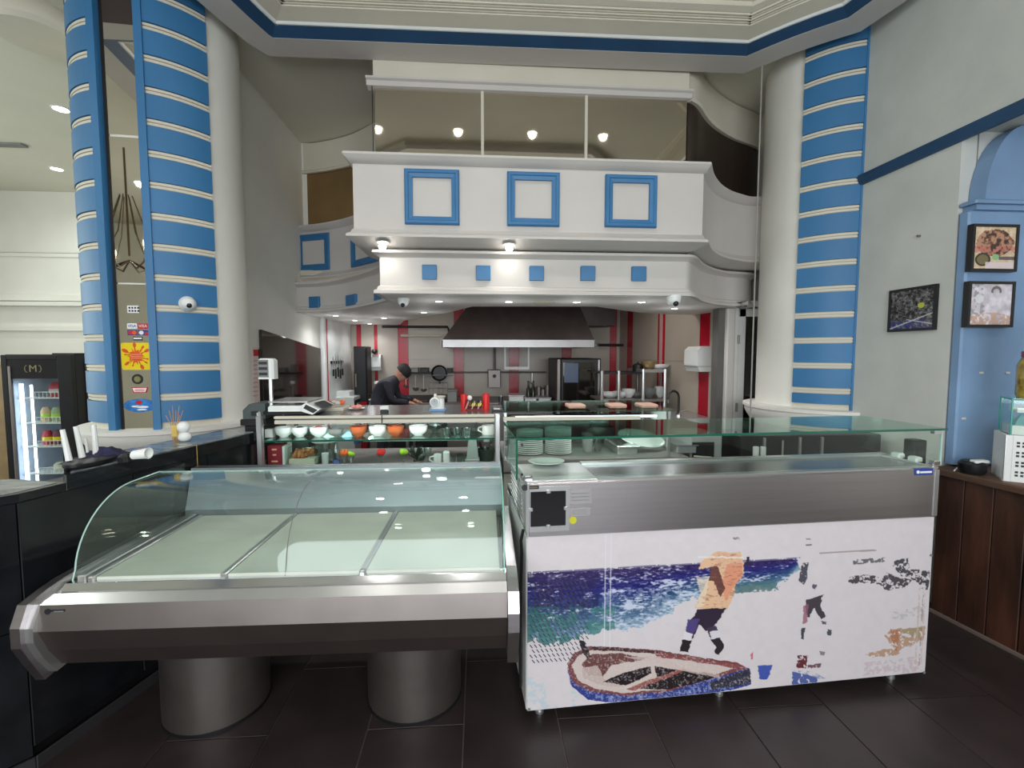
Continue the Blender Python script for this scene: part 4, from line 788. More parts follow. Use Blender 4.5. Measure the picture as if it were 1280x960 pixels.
# second section, lower run of the same counter
d2 = thing('service_counter', 'steel service counter with stacked plates behind the straight glass case', 'counter', ((dx1+dx2)/2, DY+.3, 0)); zS2 = ZP(572, DY, 760)
ex = XP(862, DY)
MB().box(dx1+.04, ex, DY+.02, DY+.62, .04, zS2-.1).build('cabinet', mat('cream_panel', (196, 190, 180), .5), d2); MB().bbox(dx1+.035, ex+.0, DY-.02, DY+.64, zS2-.08, zS2, .004).build('sill', STEELD, d2)
MB().bbox(dx1+.035, dx2, DY-.02, DY+.64, zT+.02, zT+.03, .003).build('glass_top', GL_GREEN, d2); MB().bbox(dx1+.035, XP(800, DY), DY-.03, DY+.0, zT-.03, zT-.008, .004).build('front_trim', CREAM, d2)
for x in (dx1+.05, dx2-.03): MB().bbox(x-.01, x+.01, DY-.0, DY+.02, zS2, zT+.02, .003).build('post', STEELL, d2)
MB().box(dx1+.07, dx2-.05, DY+.005, DY+.009, zS2+.002, zT-.03).build('front_glass', GL_CLEAR, d2)
MB().bbox(dx1+.07, dx2-.05, DY+.50, DY+.52, zS2, zT-.06, .003).build('rear_panel', SMOKE, d2)
added_tube(d2, dx1+.12, dx2-.1, DY+.045, zT-.018, 1.6)
# stacked plates
for px, n_, lb in ((662, 12, 'stack of white plates at the left of the service counter, cut by the glass'), (698, 13, 'second stack of white plates on the service counter')):
    x = XP(px, DY+.17); 
    for k in range(n_):
        z = zS2+.0+k*.0135
        t = thing('plate', 'white plate %d of the %s, counted from below' % (k+1, 'left stack' if px == 662 else 'right stack'), 'plate', (x, DY+.17, z), 'white plates stacked on the service counter')
        t['label'] = ('bottom' if k == 0 else 'topmost' if k == n_-1 else ['', 'second lowest', 'third lowest', 'fourth lowest', 'fifth lowest', 'sixth lowest', 'seventh lowest', 'eighth lowest', 'ninth lowest', 'tenth lowest', 'eleventh lowest', 'twelfth lowest', ''][k])+' white plate in the %s plate stack on the service counter' % ('left' if px == 662 else 'right')
        MB().lathe([(.001, .001), (.055, .001), (.092, .009), (.092, .0125), (.055, .006), (.001, .006)], (x, DY+.17, z), 20).build('dish', WHITEP, t, True)
for px, lb, h_, r_, m in ((735, 'tall grey jug beside the plate stacks', .13, .04, GREYM), (748, 'clear glass right of the grey jug', .09, .03, GL_JAR)):
    x = XP(px, DY+.2); t = thing('jug', lb, 'jug', (x, DY+.2, zS2)); MB().lathe([(.001, 0), (r_*.8, 0), (r_, h_), (r_-.004, h_), (r_*.75, .006), (.001, .006)], (x, DY+.2, zS2), 14).build('body', m, t, True)
    if m is GREYM: MB().tube([(x+r_, DY+.2, zS2+h_*.8), (x+r_+.03, DY+.2, zS2+h_*.7), (x+r_*.9+.005, DY+.2, zS2+h_*.2)], .006, 6).build('handle', m, t)
x = XP(806, DY+.2); t = thing('serving_tray', 'white oval tray leaning on the service counter', 'tray', (x, DY+.25, zS2)); mb = MB().lathe([(.001, 0), (.14, 0), (.17, .02), (.17, .024), (.14, .005), (.001, .005)], (0, 0, 0), 24, sy=.6); mb.v = [(x+X_, DY+.25+y*.9, zS2+.06+y*.45-X_*.15+z) for X_, y, z in mb.v]; mb.build('tray', WHITEP, t, True)
for k, px in enumerate((775, 845)): 
    x = XP(px, DY+.3); t = thing('gastro_pan', ['long steel insert pan left of the white oval tray', 'steel insert pan at the right end of the service counter'][k], 'pan', (x, DY+.3, zS2)); MB().bbox(x-.07, x+.07, DY+.1, DY+.45, zS2, zS2+.05, .006).build('body', STEELL, t); MB().bbox(x-.08, x+.08, DY+.09, DY+.46, zS2+.05, zS2+.055, .002).build('rim', CHROME, t)
x = XP(862, DY+.35, 512); 
for px, lb in ((700, 'left'), (768, 'middle'), (806, 'right')):
    x = XP(px if px != 700 else 718, DY+.3, 512); t = thing('paper_packet', '%s flat pink paper packet lying on the glass top' % lb, 'packet', (x, DY+.3, zT+.03)); MB().bbox(x-.06, x+.06, DY+.2, DY+.35, zT+.03, zT+.042, .005).build('packet', mat('pink_paper', (212, 164, 146), .6), t)
x = XP(823, DY+.25, 512); t = thing('white_box', 'small white box under the glass top near its right end', 'box', (x, DY+.25, zS2)); MB().bbox(XP(815, DY+.25), XP(833, DY+.25), DY+.2, DY+.3, zS2+.0, zT-.0, .005).build('box', GL_CLEAR, t); MB().bbox(XP(816, DY+.25), XP(832, DY+.25), DY+.22, DY+.28, zT-.07, zT-.0, .005).build('label_card', WHITE, t)

# items on the upper glass shelf
sy = DY+.17
def mugthing(px, y, z, r, h, label, m=WHITEP, side=-1, group=None, n=16):
    x = XP(px, y); t = thing('mug', label, 'mug', (x, y, z), group)
    MB().lathe([(.001, 0), (r*.92, 0), (r, h*.1), (r, h), (r-.004, h), (r-.005, .01), (.001, .01)], (x, y, z), n).build('cup', m, t, True)
    MB().tube([(x+side*(r-.002), y, z+h*.8), (x+side*(r+.022), y, z+h*.75), (x+side*(r+.026), y, z+h*.45), (x+side*(r-.002), y, z+h*.2)], .005, 6).build('handle', m, t, True); return t
t = thing('paper_cup', 'small white square pot at the left end of the upper shelf', 'pot', (XP(335, sy), sy, zsh)); x = XP(335.5, sy); MB().bbox(x-.025, x+.025, sy-.025, sy+.025, zsh, zsh+.055, .004).build('pot', WHITE, t)
for px, r, m, fl_, lb in ((353, .056, WHITEP, None, 'deep white bowl, leftmost on the upper glass shelf'), (373, .052, WHITEP, DARKGREEN, 'white bowl holding dark leaves on the upper shelf'), (397, .058, WHITEP, mat('coral_fill', (226, 92, 84), .6, var=.3), 'white bowl holding red and white pieces on the upper shelf'),
        (418, .05, GREYM, None, 'grey shallow bowl right of the red filled one'), (447, .055, TERRA, mat('chilli', (150, 30, 28), .5), 'terracotta bowl with red rim on the upper shelf'), (471, .058, WHITEP, None, 'plain white bowl between the two terracotta ones'), (493.5, .056, TERRA, mat('paprika', (190, 76, 30), .6), 'orange terracotta bowl right of the white one'), (522, .062, WHITEP, None, 'widest white bowl on the upper shelf'), (541, .045, GL_JAR, None, 'clear glass bowl behind the widest white one')):
    bowl(XP(px, sy), sy+(.12 if m is GL_JAR else 0), zsh, r, .065 if r > .05 else .05, lb, m, 'bowls on the upper glass shelf', fill=fl_)
for px, lb in ((411, 'folded pale green napkin on the upper shelf'), (434, 'pale blue folded napkin on the upper shelf')):
    x = XP(px, sy); mb = MB().add([(x-.035, sy-.03, zsh), (x+.035, sy-.03, zsh), (x+.03, sy+.03, zsh), (x-.03, sy+.03, zsh), (x-.01, sy, zsh+.03), (x+.012, sy, zsh+.03)], [(0, 1, 2, 3), (0, 1, 5, 4), (1, 2, 5), (2, 3, 4, 5), (3, 0, 4)]); tag(mb.build('folded_napkin', mat('mint_napkin', (176, 214, 200), .7) if px == 411 else mat('blue_napkin', (140, 190, 214), .7)), lb, 'napkin')
for k, px in enumerate((558, 571, 583)):
    x = XP(px, sy); t = thing('glass_dish', 'clear glass dish on the upper shelf, %s of three near the cream mug' % ['first', 'second', 'third'][k], 'dish', (x, sy, zsh), 'glass dishes on the upper shelf'); MB().lathe([(.001, 0), (.028, 0), (.034, .045), (.031, .045), (.026, .004), (.001, .004)], (x, sy, zsh), 14).build('dish', GL_JAR, t, True)
mugthing(610, sy, zsh, .042, .062, 'large cream mug at the right end of the upper shelf', CREAMW)
# items on the lower deck
ly = DY+.10
t = thing('tea_box', 'dark red box with pale lettering at the left of the lower deck', 'box', (XP(340, ly), ly, zdk)); xa_, xb_ = XP(331, ly), XP(349, ly); MB().bbox(xa_, xb_, ly, ly+.1, zdk, zdk+.135, .003).build('box', CARDB, t)
for zz, w_ in ((.105, .03), (.07, .022), (.028, .04)): MB().box((xa_+xb_)/2-w_/2, (xa_+xb_)/2+w_/2, ly-.001, ly, zdk+zz, zdk+zz+.010).build('pale_print', mat('pale_ink', (214, 160, 160), .5), t)
MB().bbox(xb_+.003, xb_+.018, ly, ly+.1, zdk, zdk+.13, .003).build('side_card', WHITE, t)
t = thing('patterned_box', 'white patterned box behind the dark red one', 'box', (XP(338, ly+.2), ly+.2, zdk)); MB().bbox(XP(331, ly+.2), XP(351, ly+.2), ly+.2, ly+.28, zdk, zdk+.19, .004).build('box', WHITE, t); MB().box(XP(334, ly+.2), XP(348, ly+.2), ly+.198, ly+.2, zdk+.12, zdk+.17).build('print', GREYM, t)
t = thing('food_container', 'clear container of mixed dried food on the lower deck', 'container', (XP(374, ly), ly+.05, zdk)); xa_, xb_ = XP(356, ly), XP(391, ly); MB().bbox(xa_, xb_, ly, ly+.16, zdk, zdk+.12, .004).build('container', GL_CLEAR, t)
mb = MB()
for k in range(46): mb.sphere((xa_+.02+random.random()*(xb_-xa_-.04), ly+.02+random.random()*.12, zdk+.055+random.random()*.045*(1.1-k/46)), .012+random.random()*.006, 6)
mb.build('food', FOOD, t, kind='stuff'); MB().bbox(xa_+.006, xb_-.006, ly+.006, ly+.15, zdk+.003, zdk+.045, .003).build('tray', CREAM, t); 
MB().lathe([(.001, 0), (.07, 0), (.075, .008), (.001, .01)], (XP(400, ly+.15), ly+.15, zdk+.145), 24).build('x', WHITEP, t) if False else None
t = thing('glass_tub', 'wide clear tub under a white plate on the lower deck', 'tub', (XP(402, ly), ly+.12, zdk)); xc_ = XP(403, ly+.12); MB().lathe([(.001, 0), (.07, 0), (.075, .125), (.071, .125), (.066, .004), (.001, .004)], (xc_, ly+.14, zdk), 20).build('tub', GL_JAR, t, True)
t = thing('plate', 'single white plate lying on top of the clear tub', 'plate', (xc_, ly+.14, zdk+.127)); MB().lathe([(.001, 0), (.05, 0), (.088, .01), (.088, .014), (.05, .004), (.001, .004)], (xc_, ly+.14, zdk+.127), 24).build('dish', WHITEP, t, True)
bowl(XP(378, ly+.28), ly+.28, zdk+.165, .055, .035, 'pale green bowl standing on a grey tub at the back of the deck', mat('mint_bowl', (176, 220, 196), .4)); 
tag(MB().bbox(XP(368, ly+.3), XP(389, ly+.3), ly+.22, ly+.34, zdk, zdk+.165, .004).build('plastic_tub', GREYM), 'grey plastic tub carrying the pale green bowl', 'tub')
def tumbler(px, y, z, r, h, label, m=GL_JAR, group='glasses on the lower deck'):
    x = XP(px, y); t = thing('drinking_glass', label, 'glass', (x, y, z), group); MB().lathe([(.001, 0), (r*.75, 0), (r, h), (r-.003, h), (r*.72, .008), (.001, .008)], (x, y, z), 14).build('glass', m, t, True); return t
tumbler(404, ly-.03, zdk, .022, .088, 'frosted plastic tumbler in front of the clear tub', mat('frost', (198, 208, 206), .4))
t = thing('plastic_bottle', 'plastic bottle with a blue base on the lower deck', 'bottle', (XP(418, ly), ly, zdk)); x = XP(418, ly); MB().lathe([(.024, .04), (.024, .10), (.012, .13), (.012, .15), (.001, .15)], (x, ly, zdk), 14).build('bottle', GL_JAR, t, True); MB().lathe([(.025, 0), (.025, .04), (.001, .04)], (x, ly, zdk), 14).build('base', mat('blue_label', (96, 110, 168), .4), t, True)
def lump(px, y, z, r, label, m, cat='ornament', name='sundae_glass', topx=0):
    x = XP(px, y); t = thing(name, label, cat, (x, y, z)); MB().lathe([(.001, 0), (.022, 0), (.006, .01), (.006, .03), (r*.9, .06), (r, .075), (.001, .075)], (x, y, z), 14).build('stem_glass', GL_JAR, t, True)
    mb = MB(); R_ = random.Random(int(px))
    for k in range(9): mb.sphere((x+R_.uniform(-.5, .5)*r, y+R_.uniform(-.5, .5)*r, z+.075+R_.uniform(0, .5)*r), r*.55, 8)
    mb.build('filling', m, t, True)
lump(428, ly, zdk, .030, 'stem glass topped with orange filling', ORANGE); lump(436.5, ly-.04, zdk-.02+.02, .024, 'stem glass topped with lime green filling', GREEN); lump(475, ly-.0, zdk-.0, .030, 'stem glass with red filling in the middle of the deck', RED); lump(503, ly, zdk, .028, 'stem glass with yellow green filling right of the red one', GREEN)
t = thing('leafy_plant', 'dark leafy bunch in a glass near the middle of the deck', 'plant', (XP(517, ly), ly+.05, zdk))
mb = MB(); x = XP(517, ly)
for k in range(26):
    a = random.random()*2*PI; q = .02+.03*random.random(); zz = random.random()*.09; mb.add([(x, ly+.05, zdk+zz*.4), (x+math.cos(a)*q-.008, ly+.05+math.sin(a)*q, zdk+zz), (x+math.cos(a)*q*1.5, ly+.05+math.sin(a)*q*1.4, zdk+zz+.02), (x+math.cos(a)*q+.008, ly+.05+math.sin(a)*q+.006, zdk+zz-.006)], [(0, 1, 2, 3)])
mb.build('foliage', DARKGREEN, t, kind='stuff')
for px, lb in ((526, 'first clear goblet right of the dark leaves'), (534, 'second clear goblet right of the dark leaves')):
    x = XP(px, ly+.05); t = thing('goblet', lb, 'glass', (x, ly+.05, zdk), 'glasses on the lower deck'); MB().lathe([(.001, 0), (.022, 0), (.004, .006), (.004, .04), (.024, .06), (.028, .095), (.025, .095), (.020, .062), (.001, .05)], (x, ly+.05, zdk), 14).build('glass', GL_JAR, t, True)
mugthing(546, ly-.02, zdk, .026, .068, 'white ribbed mug with its handle to the left on the lower deck'); 
x = XP(557, ly-.02); t = thing('cup_stack', 'white ribbed beaker right of the white mug', 'cup', (x, ly-.02, zdk)); MB().lathe([(.001, 0), (.02, 0)]+[(.021+(.002 if k % 2 else 0), .008+k*.01) for k in range(8)]+[(.018, .086), (.016, .01), (.001, .01)], (x, ly-.02, zdk), 16).build('beaker', WHITEP, t, True)
for px, r_, h_, lb in ((566, .018, .05, 'shortest tumbler between the beaker and the clear jar'), (574, .022, .066, 'patterned clear tumbler on the lower deck'), (581, .02, .055, 'small clear tumbler left of the tall frosted stand')): tumbler(px, ly, zdk, r_, h_, lb)
x = XP(590, ly); t = thing('frosted_stand', 'tall frosted plastic holder near the right post', 'holder', (x, ly, zdk)); MB().add([(x-.042, ly-.02, zdk), (x+.042, ly-.02, zdk), (x+.042, ly+.05, zdk), (x-.042, ly+.05, zdk), (x-.026, ly-.005, zdk+.155), (x+.026, ly-.005, zdk+.155), (x+.026, ly+.035, zdk+.155), (x-.026, ly+.035, zdk+.155)], [(0, 1, 2, 3), (7, 6, 5, 4), (0, 4, 5, 1), (1, 5, 6, 2), (2, 6, 7, 3), (3, 7, 4, 0)]).build('holder', mat('frost2', (150, 154, 152), .4), t); MB().bbox(x-.048, x+.048, ly-.03, ly+.06, zdk, zdk+.03, .004).build('foot', mat('frost2', (150, 154, 152), .4), t)
t = thing('utensil_basket', 'dark basket of kitchen tools at the right end of the lower deck', 'basket', (XP(608, ly), ly+.08, zdk)); x = XP(608, ly); MB().lathe([(.001, 0), (.05, 0), (.06, .08), (.055, .08), (.045, .01), (.001, .01)], (x, ly+.08, zdk), 14).build('basket', DARKGREEN, t, True)
for k in range(7): a = k*.9; MB().tube([(x+.02*math.cos(a), ly+.08, zdk+.02), (x+.05*math.cos(a), ly+.08+.03*math.sin(a), zdk+.11+.02*math.sin(k*2.1))], [.005, .009], 6).build('tool', [STEELD, BLACK, GREYM][k % 3], t)
MB().bbox(x-.02, x+.02, ly+.06, ly+.07, zdk+.13, zdk+.17, .003).build('square_ring', STEELL, t)

# items on the counter top
ty = DY+.28; zt2 = zT+.004
# weighing scale
sc = thing('weighing_scale', 'white retail scale with steel platter and raised display', 'scale', (-1.22, 3.05, zT))
sY = 3.0; sx0, sx1 = XP(335, sY), XP(379, sY); z0 = ZP(514, sY, 360)
MB().bbox(sx0-.04, sx1+.02, sY+.0, sY+.30, zT+.0125, z0, .006).build('base', BLACKM, sc)
MB().bbox(sx0, sx1, sY-.02, sY+.28, z0, z0+.035, .008).build('body', WHITE, sc)
xk = XP(400, sY); mb = MB(); mb.add([(sx1-.01, y, z0+.035) for y in (sY-.02, sY+.28)]+[(sx1+.02, y, z0+.055) for y in (sY-.02, sY+.28)]+[(xk, y, z0+.01) for y in (sY-.02, sY+.28)]+[(xk-.045, y, z0-.022) for y in (sY-.02, sY+.28)]+[(sx1-.01, y, z0) for y in (sY-.02, sY+.28)], [(0, 2, 4, 6, 8), (1, 9, 7, 5, 3), (0, 1, 3, 2), (2, 3, 5, 4), (4, 5, 7, 6), (6, 7, 9, 8), (8, 9, 1, 0)]); mb.build('keypad_housing', WHITE, sc)
kp = lambda u, v, h: (sx1+.02+(xk-sx1-.02)*u+.55*h*.04, sY-.02+.30*v, z0+.055-.045*u+h*.001)
MB().add([kp(.15, .12, 2), (kp(.85, .12, 2)), kp(.85, .62, 2), kp(.15, .62, 2)]+[kp(.15, .12, 1), kp(.85, .12, 1), kp(.85, .62, 1), kp(.15, .62, 1)], [(0, 1, 2, 3), (7, 6, 5, 4), (0, 4, 5, 1), (1, 5, 6, 2), (2, 6, 7, 3), (3, 7, 4, 0)]).build('keypad', INK, sc)
fh = [(sx1-.0, z0+.030), (sx1+.022, z0+.048), (xk-.006, z0+.008), (xk-.044, z0-.014)]
MB().add([(x, sY-.0215, z) for x, z in [(sx1+.02, z0+.044), (xk-.012, z0+.008), (xk-.04, z0-.012), (sx1+.004, z0+.02)]]+[(x, sY-.0195, z) for x, z in [(sx1+.02, z0+.044), (xk-.012, z0+.008), (xk-.04, z0-.012), (sx1+.004, z0+.02)]], [(0, 1, 2, 3), (7, 6, 5, 4), (0, 4, 5, 1), (1, 5, 6, 2), (2, 6, 7, 3), (3, 7, 4, 0)]).build('front_display', INK, sc)
MB().bbox(sx0+.0, sx1+.03, sY-.01, sY+.27, z0+.055, z0+.064, .003).build('platter', STEELL, sc)
MB().box(sx0+.08, sx0+.12, sY+.1, sY+.14, z0+.03, z0+.055).build('platter_pin', STEELD, sc)
px_ = XP(334, sY); MB().tube([(px_, sY+.05, zT+.0125), (px_, sY+.05, ZP(470, sY, 334))], .012, 8).build('pole', STEELL, sc, True)
hz_0, hz_1 = ZP(474, sY, 334), ZP(448, sY, 334); hx_0, hx_1 = XP(322, sY), XP(342, sY)
MB().bbox(hx_0, hx_1, sY-.0, sY+.08, hz_0, hz_1, .012).build('display_head', WHITE, sc)
MB().box(hx_0+.006, hx_1-.028, sY-.003, sY, hz_0+.012, hz_1-.008).build('display_panel', GREYM, sc)
for k in range(3): MB().box(hx_0+.012, hx_1-.034, sY-.005, sY-.003, hz_0+.024+k*.034, hz_0+.042+k*.034).build('readout', INK, sc)
# printer / dark till at left of the scale
t = thing('receipt_printer', 'dark green grey receipt printer at the left end behind the scale', 'printer', (XP(320, 3.12), 3.12, zT)); MB().add([(x, y, z) for y in (3.06, 3.28) for x, z in ((XP(306, 3.1), zT-.02), (XP(306, 3.1), zT+.035), (XP(314, 3.1), zT+.075), (XP(334, 3.1), zT+.08), (XP(334, 3.1), zT-.02))], [(0, 1, 2, 3, 4), (9, 8, 7, 6, 5)]+[(i, 5+i, 5+(i+1) % 5, (i+1) % 5) for i in range(5)]).build('body', mat('printer_grey', (66, 76, 76), .5), t); MB().box(XP(312, 3.05), XP(322, 3.05), 3.054, 3.06, zT+.0, zT+.03).build('slot', BLACK, t)
MB().bbox(XP(304, 3.1), XP(336, 3.1), 3.04, 3.3, zT-.06, zT-.02, .005).build('foot', BLACKM, t)
tag(MB().bbox(dx0-.14, dx0-.04, DY+.10, DY+.5, .0, zT-.06, .006).build('till_cabinet', BLACKM), 'black till cabinet at the corner beneath the scale', 'cabinet')
# food packets
t = thing('bread_basket', 'low basket of orange and brown wrapped snacks behind the scale', 'basket', (XP(418, ty+.1), ty+.1, zt2)); xa_, xb_ = XP(400, ty+.1), XP(432, ty+.1); MB().bbox(xa_, xb_, ty+.02, ty+.2, zt2, zt2+.02, .005).build('basket', CREAM, t)
for k in range(12): x = xa_+.02+(xb_-xa_-.04)*random.random(); MB().sphere((x, ty+.06+.1*random.random(), zt2+.038+random.random()*.02), .02, 8, .7).build('snack', [ORANGE, CREAMW, mat('snack_brown', (150, 84, 50), .6), mat('snack_pink', (224, 150, 140), .6)][k % 4], t, True)
t = thing('snack_plate', 'pink wrapped sweets on a small plate right of the snack basket', 'plate', (XP(438, ty), ty, zt2)); MB().lathe([(.001, 0), (.04, 0), (.06, .01), (.001, .006)], (XP(440, ty), ty+.1, zt2), 18).build('plate', WHITEP, t, True); 
for k in range(5): MB().sphere((XP(440, ty)+.025*math.cos(k*1.3), ty+.1+.025*math.sin(k*1.3), zt2+.02), .016, 8, .8).build('sweet', mat('snack_pink', (224, 150, 140), .6), t, True)
x = XP(480, ty-.1); t = thing('napkin_holder', 'small white and navy napkin holder on the counter top', 'napkin holder', (x, ty-.1, zt2)); MB().bbox(x-.025, x+.025, ty-.12, ty-.08, zt2, zt2+.022, .003).build('base', INK, t); MB().bbox(x-.028, x+.028, ty-.11, ty-.09, zt2+.018, zt2+.045, .003).build('napkins', WHITE, t); 
# kitchen dial scale
x = XP(546, ty); t = thing('dial_scale', 'white kitchen scale with a round dial facing the room', 'scale', (x, ty, zt2)); MB().bbox(x-.05, x+.06, ty-.05, ty+.07, zt2, zt2+.012, .004).build('mat', mat('blue_mat', (110, 150, 190), .6), t); MB().bbox(x-.038, x+.048, ty-.03, ty+.05, zt2+.012, zt2+.09, .012).build('body', WHITE, t); 
MB().lathe([(.034, 0), (.034, -.02), (.03, -.024), (.001, -.024)], (x-.012, ty-.03, zt2+.062), 24, axis='y').build('dial', WHITEP, t, True); MB().lathe([(.026, 0), (.026, -.002), (.001, -.002)], (x-.012, ty-.054, zt2+.062), 20, axis='y').build('dial_face', mat('dial_grey', (168, 172, 176), .4), t); MB().bbox(x-.013, x-.011, ty-.058, ty-.056, zt2+.062, zt2+.084, .0004).build('pointer', INK, t)
MB().lathe([(.010, .09), (.010, .115), (.001, .115)], (x-.012, ty, zt2), 10).build('column', WHITE, t); MB().lathe([(.001, .088), (.03, .088), (.036, .10), (.001, .096)], (x+.025, ty, zt2), 16).build('pan', CREAM, t, True)
# red cutlery basket
x0, x1 = XP(576, ty), XP(612, ty); t = thing('red_rack', 'bright red rack holding pens and a yellow packet', 'rack', ((x0+x1)/2, ty, zt2)); zR = ZP(492, ty)-0
MB().lathe([(.001, 0), (.024, 0), (.026, zR-zt2), (.022, zR-zt2), (.02, .005), (.001, .005)], (x1-.026, ty, zt2), 14).build('red_cup', RED, t, True); MB().lathe([(.001, 0), (.022, 0), (.024, zR-zt2-.004), (.02, zR-zt2-.004), (.018, .005), (.001, .005)], (x0+.022, ty, zt2), 14).build('red_cup', RED, t, True)
MB().bbox(x0+.03, x1-.04, ty-.01, ty+.02, zt2, zt2+.045, .003).build('rack_body', mat('dark_red', (150, 26, 26), .5), t); MB().bbox(x0+.06, x1-.05, ty-.02, ty-.01, zt2+.03, zt2+.05, .003).build('yellow_packet', YEL, t)
for k in range(9): xx = x0+.02+k*.014; MB().tube([(xx, ty-.02, zt2+.01), (xx+.02, ty-.025, zt2+.075-.01*(k % 3))], .0035, 5).build('pen', [BLACK, CREAMW, BLACK][k % 3], t)
MB().sphere((XP(587, ty), ty, zt2+.085), .018, 10).build('white_knob', WHITE, t, True)
x = XP(620, ty); t = thing('card_terminal', 'small black card terminal near the end post of the counter top', 'terminal', (x, ty-.1, zt2)); MB().bbox(x-.03, x+.05, ty-.15, ty-.06, zt2, zt2+.02, .005).build('body', BLACK, t); MB().tube([(x+.05, ty-.1, zt2+.012), (x+.15, ty-.12, zt2+.006)], .006, 6).build('cord', BLACK, t); MB().bbox(x-.02, x+.02, ty-.14, ty-.11, zt2+.02, zt2+.024, .001).build('screen', WHITE, t)
x = XP(628, ty+.1); tag(MB().lathe([(.001, 0), (.018, 0), (.018, .06), (.001, .07)], (x+.0, ty+.35, zt2-.0), 10).build('black_bottle', BLACK, None, True), 'short black bottle behind the card terminal', 'bottle')

# ================================================================== CURVED GLASS CASE (left)
A1 = math.radians(-1.0); F1 = frame(-1.445, 1.66, A1)         # local x along the front, y into the room depth
def loc1(px, py, ly, ox=-1.445, oy=1.66, a=A1):              # local (x,z) where the photo pixel meets the plane y=ly
    d = ray(px, py); n = Vector((-math.sin(a), math.cos(a), 0)); P0 = Vector((ox, oy, 0))+n*ly
    t = (P0-Vector((0, 0, CH))).dot(n)/d.dot(n); p = Vector((0, 0, CH))+d*t; v = p-Vector((ox, oy, 0)); return v.x*math.cos(a)+v.y*math.sin(a), p.z
cs = thing('curved_display_case', 'long stainless refrigerated display case with curved front glass on two round legs', 'display case', F1(.75, .4, 0))
xl, _ = loc1(50, 757, 0); xr, _ = loc1(634, 740, 0)
Z = lambda py, ly: loc1(340, py, ly)[1]
P1 = [(.115, Z(720, .115)), (.085, Z(731, .085)), (.0, Z(748.5, 0)), (-.015, Z(781, -.015)), (.02, Z(804, .02)), (.065, Z(820, .065))]
zg = P1[0][1]
MB().xprism([P1[2], P1[3], (.04, P1[3][1]), (.04, P1[2][1])], xl, xr, F1).build('front_fascia', mat('fascia_steel', (158, 149, 146), .36, 1, var=.08, scale=5), cs)
MB().xprism([P1[3], P1[4], P1[5], (.30, P1[5][1]), (.30, P1[3][1]), (.04, P1[3][1])], xl, xr, F1).build('lower_fascia', mat('lower_fascia_steel', (140, 128, 124), .45, 1, var=.08, scale=5), cs)
MB().xprism([P1[2], (.04, P1[2][1]-.02), (.10, zg-.05), (.10, P1[1][1]), P1[1], (.078, P1[1][1]-.012), (.04, P1[2][1]+.02)], xl, xr, F1).build('ledge', STEELL, cs)
MB().xprism([(.075, P1[1][1]-.016), (.075, P1[1][1]), (.098, zg), (.13, zg), (.13, zg-.03), (.10, P1[1][1]-.02)], xl, xr, F1).build('glass_rail', CHROME, cs)
MB().xprism([(.10, zg-.2), (.10, zg-.03), (.80, zg-.03), (.95, zg-.1), (.95, .42), (.30, .38)], xl+.01, xr-.01, F1).build('body', STEELD, cs)
def capp(x0, x1, name, m, grow=.03):
    z3, z4, z5 = P1[3][1], P1[4][1], P1[5][1]
    prof = [(.13, zg+.01), (.06, zg), (-.015, P1[2][1]+.01), (-.045, z3+.03), (-.045, z3-.04), (-.01, z4-.03), (.03, z5-.035), (.075, z5-.03), (.10, z5), (.30, z5+.05), (.80, .46), (.82, zg+.02)]
    MB().xprism(prof, x0, x1, F1).build(name, m, cs)
capp(xl-.06, xl-.028, 'end_cap', STEEL); capp(xr+.002, xr+.042, 'end_cap', STEEL)
pr2 = [(.12, zg), (.07, zg-.015), (.005, P1[2][1]), (-.03, P1[3][1]+.02), (-.03, P1[3][1]-.03), (0, P1[4][1]-.015), (.045, P1[5][1]-.015), (.3, P1[5][1]), (.8, .45), (.8, zg)]
MB().xprism(pr2, xl-.028, xl+.0, F1).build('end_inset', STEELL, cs)
# deck of frosted shelves with steel rails
dkz = loc1(340, 713, .14)[1]; db = .78
xs_ = [xl+.01]+[loc1(p_[0], p_[1], .14)[0] for p_ in ((121, 717), (284, 713), (455, 709))]+[xr-.012]
MB().box(xs_[0], xs_[1]-.004, .11, db, dkz-.02, dkz-.012, F1).build('side_channel', STEELL, cs)
for i in range(1, 4):
    MB().bbox(xs_[i]+.012, xs_[i+1]-.012, .12, db, dkz-.018, dkz, .003, F1).build('deck_panel', DECK, cs)
for i in range(1, 4): MB().bbox(xs_[i]-.011, xs_[i]+.011, .11, db+.0, dkz-.02, dkz+.006, .004, F1).build('deck_rail', STEELL, cs)
MB().bbox(xs_[0]+.02, xs_[0]+.05, .11, db, dkz-.02, dkz+.012, .004, F1).build('deck_rail', STEELL, cs)
for y_ in (.25, .5): MB().lathe([(.012, dkz-.012), (.012, dkz-.004), (.001, dkz-.004)], (*F1(xs_[1]-.05, y_, 0)[:2], 0), 10).build('screw', CHROME, cs)
ztop = loc1(340, 597, .46)[1]
ztop = max(ztop, .99)
MB().xprism([(db, dkz-.03), (db, dkz+.03), (db+.05, ztop-.10), (db+.06, ztop-.045), (db+.12, ztop-.045), (db+.12, dkz-.03)], xl, xr, F1).build('rear_panel', mat('rear_steel', (124, 130, 133), .45, 1, var=.06), cs)
